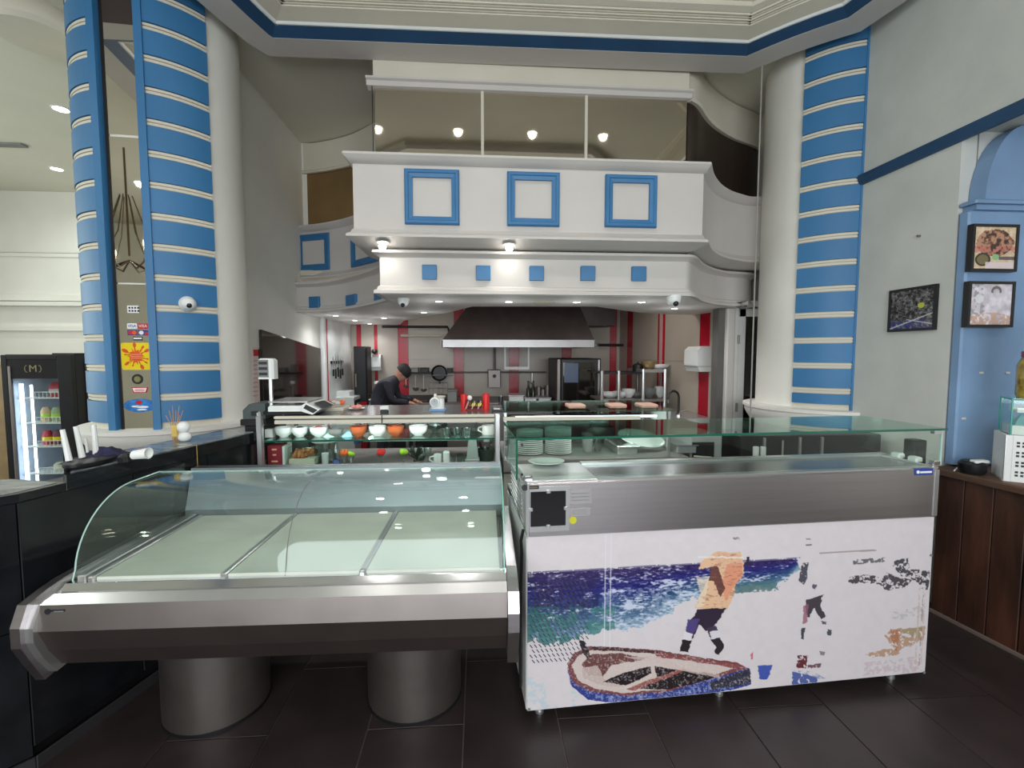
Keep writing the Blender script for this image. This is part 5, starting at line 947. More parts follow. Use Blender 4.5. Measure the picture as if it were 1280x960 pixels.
# curved glass
cy0 = .118; R1 = ztop-zg
gp_ = [(cy0, zg-.004)]+[(cy0+.012+.30*(1-math.cos(t))-.0, zg+R1*math.sin(t)) for t in [PI/2*i/14 for i in range(1, 15)]]
gp_ += [(.60, ztop)]
inner = [(y+.005 if i < 12 else y, z-(.005 if i > 4 else 0)) for i, (y, z) in enumerate(gp_)]
split = loc1(356, 718, .118)[0]
for x0, x1 in ((xl+.012, split-.002), (split+.002, xr-.012)):
    MB().xprism(gp_+list(reversed(inner)), x0, x1, F1).build('curved_glass', GL_CURVE, cs, True)
side = [(y+.006, z-.004) for y, z in gp_]+[(db, ztop-.004), (db, dkz)]
for x in (xl+.005, xr-.01): MB().xprism(side+[(.12, dkz)], x, x+.005, F1).build('side_glass', GL_CURVE, cs)
edge = [F1(xl+.008, y, z) for y, z in gp_]; MB().tube(edge, .0028, 6).build('glass_edge', mat('edge_green', (176, 204, 196), .15), cs, True)
edge = [F1(xr-.006, y, z) for y, z in gp_]; MB().tube(edge, .0028, 6).build('glass_edge', mat('edge_green2', (140, 196, 180), .15), cs, True)
edge = [F1(split, y, z) for y, z in gp_[:-2]]; MB().tube(edge, .0016, 5).build('glass_joint', STEELD, cs, True)
MB().tube([F1(xl+.01, .602, ztop-.003), F1(xr-.01, .602, ztop-.003)], .004, 6).build('glass_edge', mat('edge_green', (176, 204, 196), .15), cs, True)
# badge
bx, bz = loc1(61, 763, 0)
MB().bbox(bx+.005, bx+.058, -.004, 0, bz-.009, bz+.004, .001, F1).build('badge', INK, cs); q = F1(bx, -.002, bz-.002); MB().lathe([(.010, 0), (.010, -.004), (.001, -.004)], q, 14, axis='y').build('badge_disc', INK, cs)
MB().box(bx+.02, bx+.052, -.0048, -.004, bz-.004, bz-.0005, F1).build('pale_print', GREYM, cs)
# legs
for px, py, lb in ((250, 921, 0), (515, 910, 0)):
    p = atZ(px, py, 0); dv = Vector((p.x, p.y)); 
    cx, cy = (-1.20, 2.13) if px == 250 else (-.305, 2.13)
    MB().lathe([(.215, .0), (.215, P1[5][1]+.0)], (cx, cy, 0), 40, sy=.95).build('leg', mat('leg_steel', (128, 120, 116), .38, .9, var=.12, scale=6), cs, True)
    MB().lathe([(.218, .0), (.218, .012), (.21, .012)], (cx, cy, 0), 40, sy=.95).build('foot_ring', BLACK, cs, True)

# ================================================================== STRAIGHT GLASS CASE (right)
A2 = .054; O2 = (.199, 1.891); F2 = frame(O2[0], O2[1], A2); W2 = 1.955; z1, z2 = .836, 1.062; D2 = .72
c2 = thing('straight_display_case', 'white and steel refrigerated counter with a beach and boat print and straight glass', 'display case', F2(W2/2, .35, 0))
zb = .062
MB().bbox(0, W2, .004, D2, zb, z1-.004, .012, F2).build('cabinet', WHITE, c2)
MB().bbox(0, W2, -.006, .30, z1, z2, .006, F2).build('steel_band', STEEL, c2)
def l2(px, py, ly=-.006): return loc1(px, py, ly, O2[0], O2[1], A2)
xa_ = l2(1166, 610)[0]; MB().bbox(W2-.028, W2-.004, -.010, -.006, z1+.004, z2-.004, .001, F2).build('edge_strip', STEELL, c2)
MB().tube([F2(.004, -.008, z1+.004), F2(.004, -.008, z2)], .006, 6).build('corner_trim', STEELL, c2)
# side of the case: louvred plate
for k in range(9): MB().box(-.006, 0, .12, .5, z1-.0+.01+k*.022, z1+.018+k*.022, F2).build('side_louvre', STEELL, c2)
# control window
a0 = l2(663, 658); a1 = l2(707, 613); MB().bbox(a0[0]-.02, a1[0]+.018, -.009, -.006, a0[1]-.024, a1[1]+.02, .001, F2).build('control_plate', STEELL, c2)
MB().bbox(a0[0], a1[0], -.012, -.009, a0[1], a1[1], .001, F2).build('control_window', mat('gloss_black', (18, 16, 18), .12), c2)
cw, ch_ = a1[0]-a0[0], a1[1]-a0[1]
for u, v in ((.5, 0), (.5, 1), (0, .5), (1, .5)): MB().bbox(a0[0]+cw*u-.009, a0[0]+cw*u+.009, -.016, -.011, a0[1]+ch_*v-.007, a0[1]+ch_*v+.007, .003, F2).build('clip', STEELL, c2)
q0 = l2(654, 609); MB().bbox(q0[0]+.012, q0[0]+.066, -.010, -.006, q0[1]-.009, q0[1]+.005, .001, F2).build('badge', INK, c2); MB().lathe([(.013, 0), (.013, -.005), (.001, -.005)], F2(q0[0]+.006, -.006, q0[1]-.002), 14, axis='y').build('badge_disc', INK, c2); MB().box(q0[0]+.024, q0[0]+.06, -.0108, -.010, q0[1]-.004, q0[1]+.0005, F2).build('pale_print', mat('brass_ink', (120, 104, 70), .4), c2)
for (xa2, ya2, xb2, yb2) in ((711, 611, 740, 630), (712, 634, 738, 645)):
    u0 = l2(xa2, yb2); u1 = l2(xb2, ya2); g_ = MB().bbox(u0[0], u1[0], -.0085, -.006, u0[1], u1[1], .0008, F2).build('clear_label', mat('label_grey', (170, 166, 168), .25, .3), c2)
    for k in range(3): MB().box(u0[0]+.01, u1[0]-.012, -.0092, -.0085, u0[1]+(u1[1]-u0[1])*(.22+.24*k), u0[1]+(u1[1]-u0[1])*(.27+.24*k), F2).build('lettering_line', GREYM, g_)
u0 = l2(716, 650); MB().lathe([(.016, 0), (.016, -.003), (.001, -.003)], F2(u0[0], -.006, u0[1]), 20, axis='y').build('yellow_dot', mat('dot_yellow', (188, 186, 40), .5), c2)
u0 = l2(1143, 593); u1 = l2(1166, 584); bb = MB().bbox(u0[0], u1[0], -.0095, -.006, u0[1]-.004, u1[1]-.004, .001, F2).build('blue_badge', mat('badge_blue', (42, 66, 148), .3), c2)
MB().lathe([(.008, 0), (.008, -.0015), (.001, -.0015)], F2(u0[0]+.014, -.0095, (u0[1]+u1[1])/2-.004), 12, axis='y').build('badge_disc', WHITEI, bb); MB().box(u0[0]+.026, u1[0]-.008, -.0105, -.0095, (u0[1]+u1[1])/2-.010, (u0[1]+u1[1])/2-.001, F2).build('pale_print', WHITEI, bb)
# top deck with recess, rear lip
xd = l2(748, 600, .0)[0]
MB().bbox(0, xd, 0, .30, z2, z2+.008, .003, F2).build('work_top', STEELL, c2)
MB().box(xd, W2, 0, .03, z2, z2+.008, F2).box(xd, W2, .26, .30, z2, z2+.014, F2).box(W2-.03, W2, .03, .26, z2, z2+.008, F2).build('deck_rim', STEELL, c2)
MB().box(xd, W2, .03, .26, z2+.0005, z2+.003, F2).build('deck_floor', mat('deck_steel', (150, 150, 154), .25, 1), c2)
MB().bbox(0, W2, .30, .70, z1-.002, z1+.03, .004, F2).build('rear_shelf', STEELL, c2)
zg2 = loc1(900, 541.5, .03, O2[0], O2[1], A2)[1]
xg0, xg1 = 0.0, W2-.005
gx0 = loc1(645, 549, .03, O2[0], O2[1], A2)[0]; gx1 = loc1(1178, 534, .03, O2[0], O2[1], A2)[0]
MB().box(gx0, gx1, .028, .034, z2+.008, zg2-.006, F2).build('front_glass', GL_CLEAR, c2)
MB().box(gx0-.0, gx1+.012, .018, .48, zg2-.008, zg2, F2).build('top_glass', GL_GREEN, c2)
MB().box(gx0-.0, gx1+.012, .014, .018, zg2-.009, zg2+.001, F2).build('glass_edge', GREENEDGE, c2)
MB().box(gx0-.002, gx0, .014, .48, zg2-.009, zg2+.001, F2).build('glass_edge', GREENEDGE, c2)
MB().box(gx0, gx0+.006, .035, .48, z2+.008, zg2-.009, F2).build('side_glass', GL_CLEAR, c2); MB().box(gx1-.006, gx1, .035, .48, z2+.008, zg2-.009, F2).build('side_glass', GL_CLEAR, c2)
MB().box(gx0-.001, gx0+.007, .026, .034, z2+.008, zg2-.01, F2).build('glass_edge', GREENEDGE, c2); MB().box(gx1-.007, gx1+.001, .026, .034, z2+.008, zg2-.01, F2).build('glass_edge', mat('edge_green', (176, 204, 196), .15), c2)
MB().box(gx0+.008, gx1-.008, .476, .482, z2+.03, zg2-.009, F2).build('rear_glass', GL_CLEAR, c2) if False else None
for u, v in ((gx0+.025, zg2-.03), (gx0+.025, z2+.03)): MB().lathe([(.006, 0), (.006, -.004), (.001, -.004)], F2(u, .028, v), 10, axis='y').build('glass_bolt', BLACK, c2)
for u, v in ((gx1-.03, zg2-.016), (gx1-.03, z2+.022), (gx0+.05, z2+.014)): MB().bbox(u-.02, u+.02, .018, .045, v-.010, v+.010, .004, F2).build('glass_clamp', CHROME, c2)
for y_ in (.10, .19): MB().bbox(gx1-.05, gx1-.01, y_, y_+.05, z2+.008, z2+.03, .006, F2).build('glass_clamp', WHITE, c2)
# feet
for u in (.07, W2*.5-.05, W2-.12):
    for y_ in (.07, .6): MB().lathe([(.020, 0), (.020, .012), (.013, .02), (.013, .064)], (*F2(u, y_, 0)[:2], 0), 12).build('foot', STEELL, c2, True)
MB().tube([F2(-.012, .02, z1+.02), F2(-.02, .03, z1-.03), F2(-.012, .06, z1-.10), F2(-.016, .08, .5), F2(-.012, .1, .1)], .007, 6).build('power_cord', BLACK, c2, True)
# --- the print on the front (beach, boat, two hauling figures) as a vertex-coloured sheet
def paint_art(U_, V_):
    s = U_*.94/(1-U_*(1-.94)) if False else U_
    sx_ = U_*.965/(U_*.965+(1-U_)); X = 657+(1166-657)*(.5*U_+.5*sx_*1.0)
    X = 657+(1166-657)*U_+4*np.sin(PI*U_)
    yt = 673-.062*(X-655); yb = 893-.0896*(X-658); Y = yt+(yb-yt)*V_
    n1 = vnoise(X, Y, 1/9., 1); n2 = vnoise(X, Y, 1/3.2, 2); n3 = vnoise(X, Y, 1/28., 3); n4 = vnoise(X, (Y+.06*X)*3.0, 1/26., 4); n5 = vnoise(X*.5, (Y+.06*X)*1.6, 1/2.4, 5); n6 = vnoise(X, Y, 1/1.7, 6)
    C = np.zeros(X.shape+(3,))+np.array([216, 208, 209.]); C += (n1-.5)[..., None]*8
    hor = 718-.062*(X-660)                              # sea horizon of the print
    low = np.interp(X, [655, 700, 740, 800, 850, 880, 930, 975, 990, 1200], [802, 806, 792, 784, 752, 745, 742, 728, 705, 690])
    low2 = low+(n1-.5)*20
    sea = (Y > hor+(n2-.5)*1.5) & (Y < low2) & (X < 988+(n1-.5)*10)
    d = (Y-hor)/(low-hor+1e-3)
    deep = np.stack([np.interp(d, [0, .3, .6, 1], [62, 42, 56, 130]), np.interp(d, [0, .3, .6, 1], [48, 42, 84, 160]), np.interp(d, [0, .3, .6, 1], [92, 112, 124, 178])], -1)
    C = np.where(sea[..., None], deep+(n5-.5)[..., None]*70, C)
    wht = sea & (np.abs(n4-.5) < np.interp(X, [660, 720, 800, 990], [.018, .03, .07, .05])+.16*np.clip(d-.55, 0, 1)) & (n2 > .38)
    C = mixc(C, sea, (206, 212, 228), np.clip((n5*.6+n4*.5-.62+np.interp(X, [660, 730, 770, 850, 990], [-.02, .0, .12, .10, .08])*np.clip(d*1.6, .2, 1))*7, 0, .92))
    fo = (X > 745) & (X < 845) & (Y > 735) & (Y < 790) & (n2 > .52); C = mixc(C, fo & sea, (214, 220, 232), .35)
    C = mixc(C, (X > 665) & (X < 740) & (Y > hor+4) & (Y < 762) & (n2 > .45) & sea, (44, 36, 78), .6)
    C = mixc(C, sea & (Y > 760) & (X < 760) & (n1 > .45), (60, 118, 110), .7)
    C = mixc(C, (np.abs(Y-(hor-1)) < 1.0) & (X < 990) & (n2 > .35), (80, 78, 120), .7)
    C = mixc(C, sea & (X > 912) & (X < 985) & (Y > hor+26) & (n1 > .4), (70, 110, 116), .7)
    C = mixc(C, (X > 905) & (X < 960) & (np.abs(Y-738+.05*(X-905)) < 4.5) & (n2 > .4), (104, 128, 122), .8)
    C = mixc(C, (np.abs(X-748) < .8) | (np.abs(X-754.5) < .8), (222, 222, 228), .7)
    C = mixc(C, (Y > 850) & (X < 720) & (n3 > .5) & (n2 > .5), (176, 204, 214), .6)
    c = lambda L: [(640+a/3.694, 640+b/3.694) for a, b in L]
    pp_ = lambda L, col, a=1., j=1.6, th=None: mixc(C, inpoly(X+(n2-.5)*j*2, Y+(n1-.5)*j*2, c(L)) & (True if th is None else n2 > th), col, a)
    # boat
    C = pp_([(235, 720), (262, 665), (330, 628), (480, 636), (640, 650), (800, 678), (1015, 715), (1075, 745), (1080, 820), (900, 868), (700, 888), (450, 905), (330, 885), (262, 820)], (122, 70, 70))
    C = pp_([(235, 730), (262, 800), (350, 850), (500, 868), (700, 850), (1070, 740), (1082, 822), (900, 868), (700, 890), (450, 907), (330, 887), (255, 820)], (52, 62, 132))
    C = pp_([(235, 730), (262, 800), (350, 850), (500, 868), (700, 850), (1070, 740), (1082, 822), (900, 868), (700, 890), (450, 907), (330, 887), (255, 820)], (140, 160, 214), .7, th=.6)
    C = pp_([(880, 812), (1068, 745), (1080, 812), (900, 850)], (50, 48, 52), .85)
    C = pp_([(255, 720), (285, 672), (335, 650), (480, 655), (640, 668), (800, 700), (1010, 738), (700, 838), (500, 856), (360, 836), (285, 790)], (208, 192, 184))
    C = pp_([(300, 712), (345, 668), (480, 664), (600, 690), (430, 722), (395, 775), (330, 770)], (96, 54, 52), .9)
    C = pp_([(300, 730), (370, 720), (400, 790), (500, 830), (380, 815), (310, 780)], (196, 176, 168), .9)
    C = pp_([(395, 800), (470, 765), (608, 728), (615, 762), (500, 822)], (34, 26, 30)); C = pp_([(625, 728), (735, 745), (640, 785)], (40, 28, 32))
    C = pp_([(560, 840), (640, 790), (765, 748), (935, 775), (820, 815), (700, 840)], (38, 30, 32)); C = pp_([(500, 838), (610, 792), (760, 738), (775, 748), (640, 802), (540, 846)], (150, 90, 84))
    C = pp_([(630, 668), (760, 690), (1018, 722), (1015, 745), (800, 705), (640, 684)], (140, 78, 80)); C = pp_([(480, 680), (650, 680), (780, 740), (930, 772), (935, 790), (760, 752), (620, 706)], (206, 186, 178), .8)
    C = pp_([(285, 598), (308, 604), (340, 680), (322, 690), (300, 650)], (44, 34, 34)); C = pp_([(335, 628), (480, 640), (640, 655), (640, 668), (480, 655), (340, 648)], (70, 44, 46))
    C = mixc(C, inpoly(X, Y, c([(235, 720), (262, 665), (330, 628), (480, 636), (800, 678), (1075, 745), (1080, 820), (700, 888), (450, 905), (262, 820)])), (214, 204, 202), np.clip((n6-.58)*6, 0, .6))
    # man pulling the boat
    C = pp_([(868, 205), (900, 185), (1010, 182), (1026, 230), (1026, 300), (996, 330), (984, 400), (952, 460), (850, 452), (806, 450), (830, 380), (872, 300), (878, 255), (820, 270), (830, 225)], (226, 186, 150), j=2.2)
    C = pp_([(950, 240), (1020, 235), (1020, 300), (980, 360), (950, 420), (925, 340)], (222, 138, 108), .7); C = pp_([(876, 258), (905, 250), (945, 360), (920, 400), (890, 320), (868, 320)], (94, 56, 54), .9)
    C = pp_([(806, 300), (870, 300), (850, 440), (812, 448), (830, 380)], (232, 214, 190), .7); C = pp_([(900, 190), (1008, 188), (1020, 245), (905, 252)], (214, 160, 138), .5, th=.45)
    C = pp_([(820, 455), (950, 450), (930, 495), (890, 540), (862, 560), (830, 530), (800, 600), (768, 580), (775, 520), (805, 485)], (52, 42, 58)); C = pp_([(775, 505), (830, 500), (820, 545), (795, 585), (765, 575)], (84, 72, 128), .9)
    C = mixc(C, inpoly(X, Y, c([(800, 180), (1030, 180), (1030, 460), (800, 460)])) & inpoly(X, Y, c([(868, 205), (1010, 182), (1026, 300), (952, 460), (806, 450), (872, 300)])), (150, 100, 84), np.clip((n5-.6)*5, 0, .6))
    C = pp_([(760, 560), (800, 575), (795, 608), (758, 600)], (222, 216, 220)); C = pp_([(752, 600), (797, 606), (782, 660), (742, 655)], (42, 36, 40))
    C = pp_([(862, 545), (905, 530), (925, 580), (885, 598)], (70, 60, 78)); C = pp_([(880, 560), (925, 555), (932, 588), (888, 600)], (216, 210, 216)); C = pp_([(882, 600), (928, 590), (948, 640), (925, 675), (900, 660), (912, 640)], (48, 42, 46))
    C = pp_([(972, 112), (1006, 112), (1004, 124), (976, 124)], (110, 110, 112), .7, th=.4); C = pp_([(815, 205), (1025, 205), (1025, 213), (815, 213)], (236, 230, 226), .7); C = pp_([(1040, 205), (1054, 205), (1054, 245), (1040, 245)], (56, 44, 66))
    C = pp_([(1108, 728), (1178, 728), (1160, 800), (1120, 795)], (64, 78, 156)); C = pp_([(1072, 680), (1086, 660), (1088, 700), (1076, 700)], (196, 90, 110), .8)
    # second figure, rocks and stains (second crop)
    c = lambda L: [(920+a/3.694, 640+b/3.694) for a, b in L]
    C = pp_([(270, 232), (300, 232), (298, 300), (280, 338), (255, 310)], (84, 82, 92), j=2, th=.3); C = pp_([(325, 330), (345, 335), (338, 360), (322, 350)], (96, 92, 110))
    C = pp_([(292, 410), (375, 385), (365, 440), (395, 490), (375, 505), (335, 450), (315, 500), (300, 490)], (72, 66, 72), j=2); C = pp_([(285, 440), (310, 430), (305, 520), (285, 528)], (150, 96, 110), .8)
    C = pp_([(280, 545), (298, 545), (290, 605), (278, 600)], (70, 74, 80)); C = pp_([(405, 555), (428, 560), (425, 585), (408, 585)], (80, 82, 86)); C = pp_([(372, 510), (398, 515), (395, 530), (378, 525)], (90, 92, 96))
    C = pp_([(265, 680), (316, 680), (312, 745), (262, 742)], (104, 50, 56), th=.35); C = pp_([(318, 728), (385, 720), (378, 742), (318, 745)], (92, 52, 60), .8, th=.4); C = pp_([(375, 660), (402, 662), (396, 680), (376, 678)], (110, 96, 104), .7)
    C = pp_([(245, 760), (370, 790), (366, 822), (240, 832)], (60, 80, 150), .85, th=.35); C = pp_([(75, 728), (145, 728), (128, 795), (85, 790)], (70, 90, 170), .9); C = pp_([(245, 755), (330, 760), (415, 795), (380, 798)], (120, 134, 180), .6, th=.5)
    C = pp_([(282, 115), (306, 115), (306, 122), (284, 122)], (120, 120, 122), .7); C = pp_([(280, 144), (312, 142), (310, 152), (284, 152)], (90, 90, 94), .8)
    C = pp_([(505, 300), (570, 288), (660, 300), (690, 270), (740, 300), (820, 310), (790, 345), (690, 362), (650, 335), (560, 330), (500, 325)], (66, 62, 66), .9, 3, .42); C = pp_([(720, 215), (790, 205), (800, 260), (905, 262), (905, 355), (860, 350), (830, 310), (760, 290), (720, 245)], (64, 62, 66), .9, 3.5, .45)
    C = pp_([(515, 215), (680, 205), (680, 225), (520, 238)], (84, 82, 86), .8, 2, .5); C = mixc(C, (np.abs(Y-(690-.062*(X-1020))) < 1) & (X > 1015) & (X < 1090), (150, 132, 130), .7)
    C = pp_([(600, 675), (740, 650), (690, 590), (720, 555), (900, 540), (895, 605), (800, 640), (760, 680), (640, 695)], (176, 132, 100), .75, 4, .36); C = pp_([(770, 555), (890, 545), (880, 590), (790, 600)], (134, 148, 108), .5, 3, .45); C = pp_([(720, 560), (770, 560), (760, 660), (735, 640)], (168, 100, 66), .6, 3, .4)
    C = pp_([(700, 470), (890, 440), (890, 500), (720, 500)], (170, 168, 168), .5, 3, .55); C = pp_([(600, 720), (880, 690), (870, 770), (600, 780)], (196, 176, 180), .6, 3, .5); C = mixc(C, ((np.abs(X-1152) < 1.2) | (np.abs(X-1160) < 1)) & (Y > 735) & (n2 > .45), (206, 176, 160), .6)
    C = mixc(C, (np.abs(X-1157.5) < 1) & (Y > 740) & (n2 > .5), (130, 120, 120), .6)
    return C*np.array([.97, .97, .98])
O3 = F2(.004, .0025, z1-.006); U3 = Vector(F2(W2-.004, .0025, 0))-Vector(F2(.004, .0025, 0)); V3 = (0, 0, -(z1-.006-zb-.002))
sheet('front_print', O3, tuple(U3), V3, 800, 330, paint_art, PRINT, c2)
MB().bbox(.0, W2, -.001, .004, z1-.176, z1-.173, .0005, F2).build('x', GREYM, c2) if False else None
vs_ = MB()
for r_ in range(16):
    for k in range(13):
        px = 664+k*5.6+(r_ % 2)*2.8; py = 733+r_*6.3-.07*(px-660)
        u = l2(px, py, 0)
        if py < 838-(k > 9)*20: vs_.add([F2(u[0]+dx, .0, u[1]+dz) for dx, dz in ((-.007, .006), (-.004, .008), (.007, -.006), (.004, -.008))]+[F2(u[0]+dx, .002, u[1]+dz) for dx, dz in ((-.007, .006), (-.004, .008), (.007, -.006), (.004, -.008))], [(0, 1, 2, 3), (7, 6, 5, 4), (0, 4, 5, 1), (1, 5, 6, 2), (2, 6, 7, 3), (3, 7, 4, 0)])
vs_.build('vent_slots', mat('slot_dark', (70, 66, 78), .6), c2, kind='stuff')
for px, py in ((659, 887), (659, 720), (662, 800), (1164, 694), (1160, 840)): u = l2(px, py, 0); MB().lathe([(.006, 0), (.006, -.003), (.001, -.003)], F2(min(max(u[0], .012), W2-.012), .0, u[1]), 8, axis='y').build('screw', GREYM, c2)
# plate on the case
pp = atZ(683, 579, z2+.012); t = thing('plate', 'white oval plate lying on the steel top of the straight case', 'plate', (pp.x, pp.y, z2+.009)); MB().lathe([(.001, .0), (.045, .0), (.085, .012), (.088, .016), (.084, .016), (.045, .005), (.001, .005)], (pp.x, pp.y, z2+.009), 28, sy=.8).build('dish', WHITEP, t, True)

# dark back counter with bar stools at the right behind the case
rb_ = thing('back_counter', 'black panelled back counter below the right column with upright steel rails', 'counter', (2.2, 3.2, 0))
bx0, bx1 = XP(932, 3.0, 545), 2.84
MB().bbox(bx0, bx1, 3.05, 3.36, .0, 1.03, .006).build('cabinet', BLACKM, rb_)
for px in (960, 1005, 1033): x = XP(px, 3.0, 550); MB().bbox(x-.008, x+.008, 3.03, 3.05, .3, 1.02, .002).build('steel_rail', STEELL, rb_)
for px in (948, 957): x = XP(px+2, 3.0, 550); MB().bbox(x-.02, x+.015, 3.028, 3.05, .86, .96, .003).build('white_plate', WHITE, rb_)
MB().tube([(XP(983, 3.0, 550), 3.035, .85), (XP(983, 3.0, 550), 3.035, 1.0)], .007, 6).build('chain', STEELL, rb_)
op = thing('open_case', 'grey box with a dark open front right of the service counter', 'cabinet', (XP(882, 3.05), 3.2, 0)); q0_, q1_ = XP(864, 3.05, 560), XP(893, 3.05, 560); MB().bbox(q0_, q1_+.06, 3.06, 3.4, .0, ZP(545, 3.05, 880), .006).build('body', mat('grey_box', (150, 152, 150), .5), op); MB().box(q0_+.01, q1_-.0, 3.052, 3.06, ZP(574, 3.05, 880), ZP(553, 3.05, 880)).build('dark_opening', BLACK, op)
MB().tube([(q0_+.02, 3.05, ZP(570, 3.05, 880)), (q1_-.02, 3.05, ZP(572, 3.05, 880))], .006, 6).build('rail', CREAM, op)

# ================================================================== BLACK BAR (left)
bz = 1.08; b0_ = atZ(20, 617.5, bz); b1_ = atZ(320, 546, bz); bs_ = atZ(79, 603, bz); xst = (bs_-b0_).length; bd = (Vector((b1_.x, b1_.y))-Vector((b0_.x, b0_.y))); BL = bd.length; bd.normalize(); ba = math.atan2(bd.y, bd.x)
FB = frame(b0_.x, b0_.y, ba)     # local x along the bar going back, y to the left of it
fq = Vector(atZ(0, 620.8, bz)[:2])-Vector((b0_.x, b0_.y)); fd = fq.normalized(); fn = Vector((-fd.y, fd.x)); fn = -fn if fn.y > 0 else fn
def PB(u, v): return Vector(FB(u, v, 0)[:2])
def FRT(u, d): q = Vector((b0_.x, b0_.y))+fd*u+fn*d; return (q.x, q.y)
bar = thing('black_bar_counter', 'black stone bar counter running back along the left side', 'bar counter', FB(BL/2, .3, 0))
nb_ = 3; Ls = [0, BL*.36, BL*.70, BL]
for i in range(nb_):
    for z0, z1_ in ((.09, .56), (.564, bz-.035)): MB().bbox(Ls[i]+.002, Ls[i+1]-.002, 0, .03, z0, z1_, .002, FB).build('stone_panel', STONE, bar)
MB().box(0.0, BL-.0, .03, .26, .0, bz-.035, FB).build('core', BLACKM, bar); MB().bbox(-.0, BL, -.010, .0, 0, .05, .003, FB).build('skirting', mat('skirting_grey', (48, 46, 48), .3), bar)
LE = 1.5
for z0, z1_ in ((.055, .56), (.564, bz-.035)): MB().prism([FRT(.004, .0), FRT(LE, .0), FRT(LE, -.03), FRT(.004, -.03)], z0, z1_).build('front_panel', STONE, bar)
lb2 = FB(xst, 0, 0); MB().prism([FRT(.034, -.034), FRT(LE, -.034), (FRT(LE, 0)[0], lb2[1]), (PB(xst, .26).x, PB(xst, .26).y), tuple(PB(xst, .031))], .0, bz-.035).build('core', BLACKM, bar)
MB().prism([FRT(.0, .010), FRT(LE, .010), FRT(LE, .0), FRT(.0, .0)], 0, .05).build('skirting', mat('skirting_grey', (48, 46, 48), .3), bar)
MARB = mat('grey_marble', (128, 134, 136), .12, var=.45, scale=7, stretch=(1, 3, 1))
MB().prism([FRT(-.006, .006), FRT(LE, .006), (FRT(LE, 0)[0], lb2[1]+.02), tuple(PB(xst, .28)), tuple(PB(xst, -.008))], bz-.032, bz).build('low_top', STONE, bar)
MB().prism([FRT(.02, -.02), FRT(LE-.02, -.02), (FRT(LE-.02, 0)[0], lb2[1]+.0), tuple(PB(xst-.01, .26)), tuple(PB(xst-.01, .02))], bz, bz+.002).build('low_top_inlay', MARB, bar)
MB().prism([tuple(PB(xst, -.012)), tuple(PB(BL, -.012)), tuple(PB(BL, .27)), tuple(PB(xst+.22, .27)), tuple(PB(xst+.01, .02))], bz-.032, bz+.03).build('raised_top', STONE, bar)
MB().prism([tuple(PB(xst+.03, .01)), tuple(PB(BL-.01, .01)), tuple(PB(BL-.01, .25)), tuple(PB(xst+.23, .25))], bz+.03, bz+.034).build('top_inlay', MARB, bar)
# upturned stool with white legs, cloth, cup, bottle
sz = bz+.034
_q = atZ(112, 584, bz+.034); stp = (_q.x-.04, _q.y+.06)
st_ = thing('bar_stool', 'upturned stool with white tapered legs and black rim on the bar', 'stool', (stp[0], stp[1], sz))
MB().lathe([(.001, 0), (.12, 0), (.13, .010), (.13, .022), (.11, .026), (.001, .026)], (stp[0], stp[1], sz), 28, sx=.55, sy=.9).build('seat', BLACKM, st_, True)
for px, yt_, yb_, dx in ((80, 537, 582, .0), (96.5, 533, 580, 0), (119, 531, 563, 0), (109, 548, 566, 0)):
    yy = stp[1]+{80: -.06, 96.5: -.0, 119: .07, 109: .085}[px]; a = atY(px-2, yt_, yy); c_ = atY(px+7 if px < 100 else px+1, yb_+1, yy)
    r0 = .011 if px != 109 else .006; pass
    MB().tube([(c_.x, yy, sz+.03), (a.x, yy, a.z)], [r0*1.1, r0*.8], 8).build('leg', WHITE, st_, True)
# cloth bag
lxp = lambda px, py: (Vector(atZ(px, py, sz)[:2])-Vector((b0_.x, b0_.y))).dot(bd)
cl0, cl1 = lxp(112, 583), lxp(168, 568)
q = [FB(.62, .12, 0), FB(1.22, .10, 0), FB(1.22, .32, 0), FB(.62, .34, 0)]
def cloth(x, y): return sz+.022+.028*math.exp(-((x-.55)/.28)**2)*math.sin(PI*min(max(y, 0), 1))+.012*math.sin(x*23+y*7)*math.sin(PI*y)+.007*math.sin(x*41)*math.cos(y*17)*math.sin(PI*y)
mb = MB(); N1, N2 = 24, 10; base_ = []
for i in range(N1):
    for j in range(N2):
        u, v = i/(N1-1), j/(N2-1); P_ = FB(cl0+(cl1-cl0)*u, .035+.18*v+.01*math.sin(u*9), 0); e_ = math.sin(PI*u)**.4*math.sin(PI*v)**.4; base_.append((P_[0], P_[1], sz+.0015+(cloth(u, v)-sz)*e_))
mb.add(base_, [(i*N2+j, (i+1)*N2+j, (i+1)*N2+j+1, i*N2+j+1) for i in range(N1-1) for j in range(N2-1)])
n0 = len(mb.v); mb.add([(x, y, sz+.0005) for x, y, z in base_], [tuple(reversed((i*N2+j, (i+1)*N2+j, (i+1)*N2+j+1, i*N2+j+1))) for i in range(N1-1) for j in range(N2-1)])
tag(mb.build('cloth_bundle', NAVYCLOTH, None, True), 'dark navy crumpled cloth bundle lying on the black bar', 'cloth')
cp = atZ(176, 567, sz+.03); cpp = FB(1.16, .07, 0); t = thing('paper_cup', 'white paper cup lying against the navy cloth on the bar', 'cup', (cp.x, cp.y, sz+.03)); mb = MB().lathe([(.001, -.04), (.032, -.04), (.040, .04), (.042, .045), (.037, .045), (.030, -.034), (.001, -.034)], (0, 0, 0), 18, axis='x'); mb.v = [(cp.x+x*.5+y*.1, cp.y+y*.6+x*.4, sz+.028+z*.62) for x, y, z in mb.v]; mb.build('cup', WHITE, t, True)
MB().bbox(cp.x-.075, cp.x-.03, cp.y-.05, cp.y+.01, sz, sz+.035, .012).build('black_sleeve', BLACK, t)
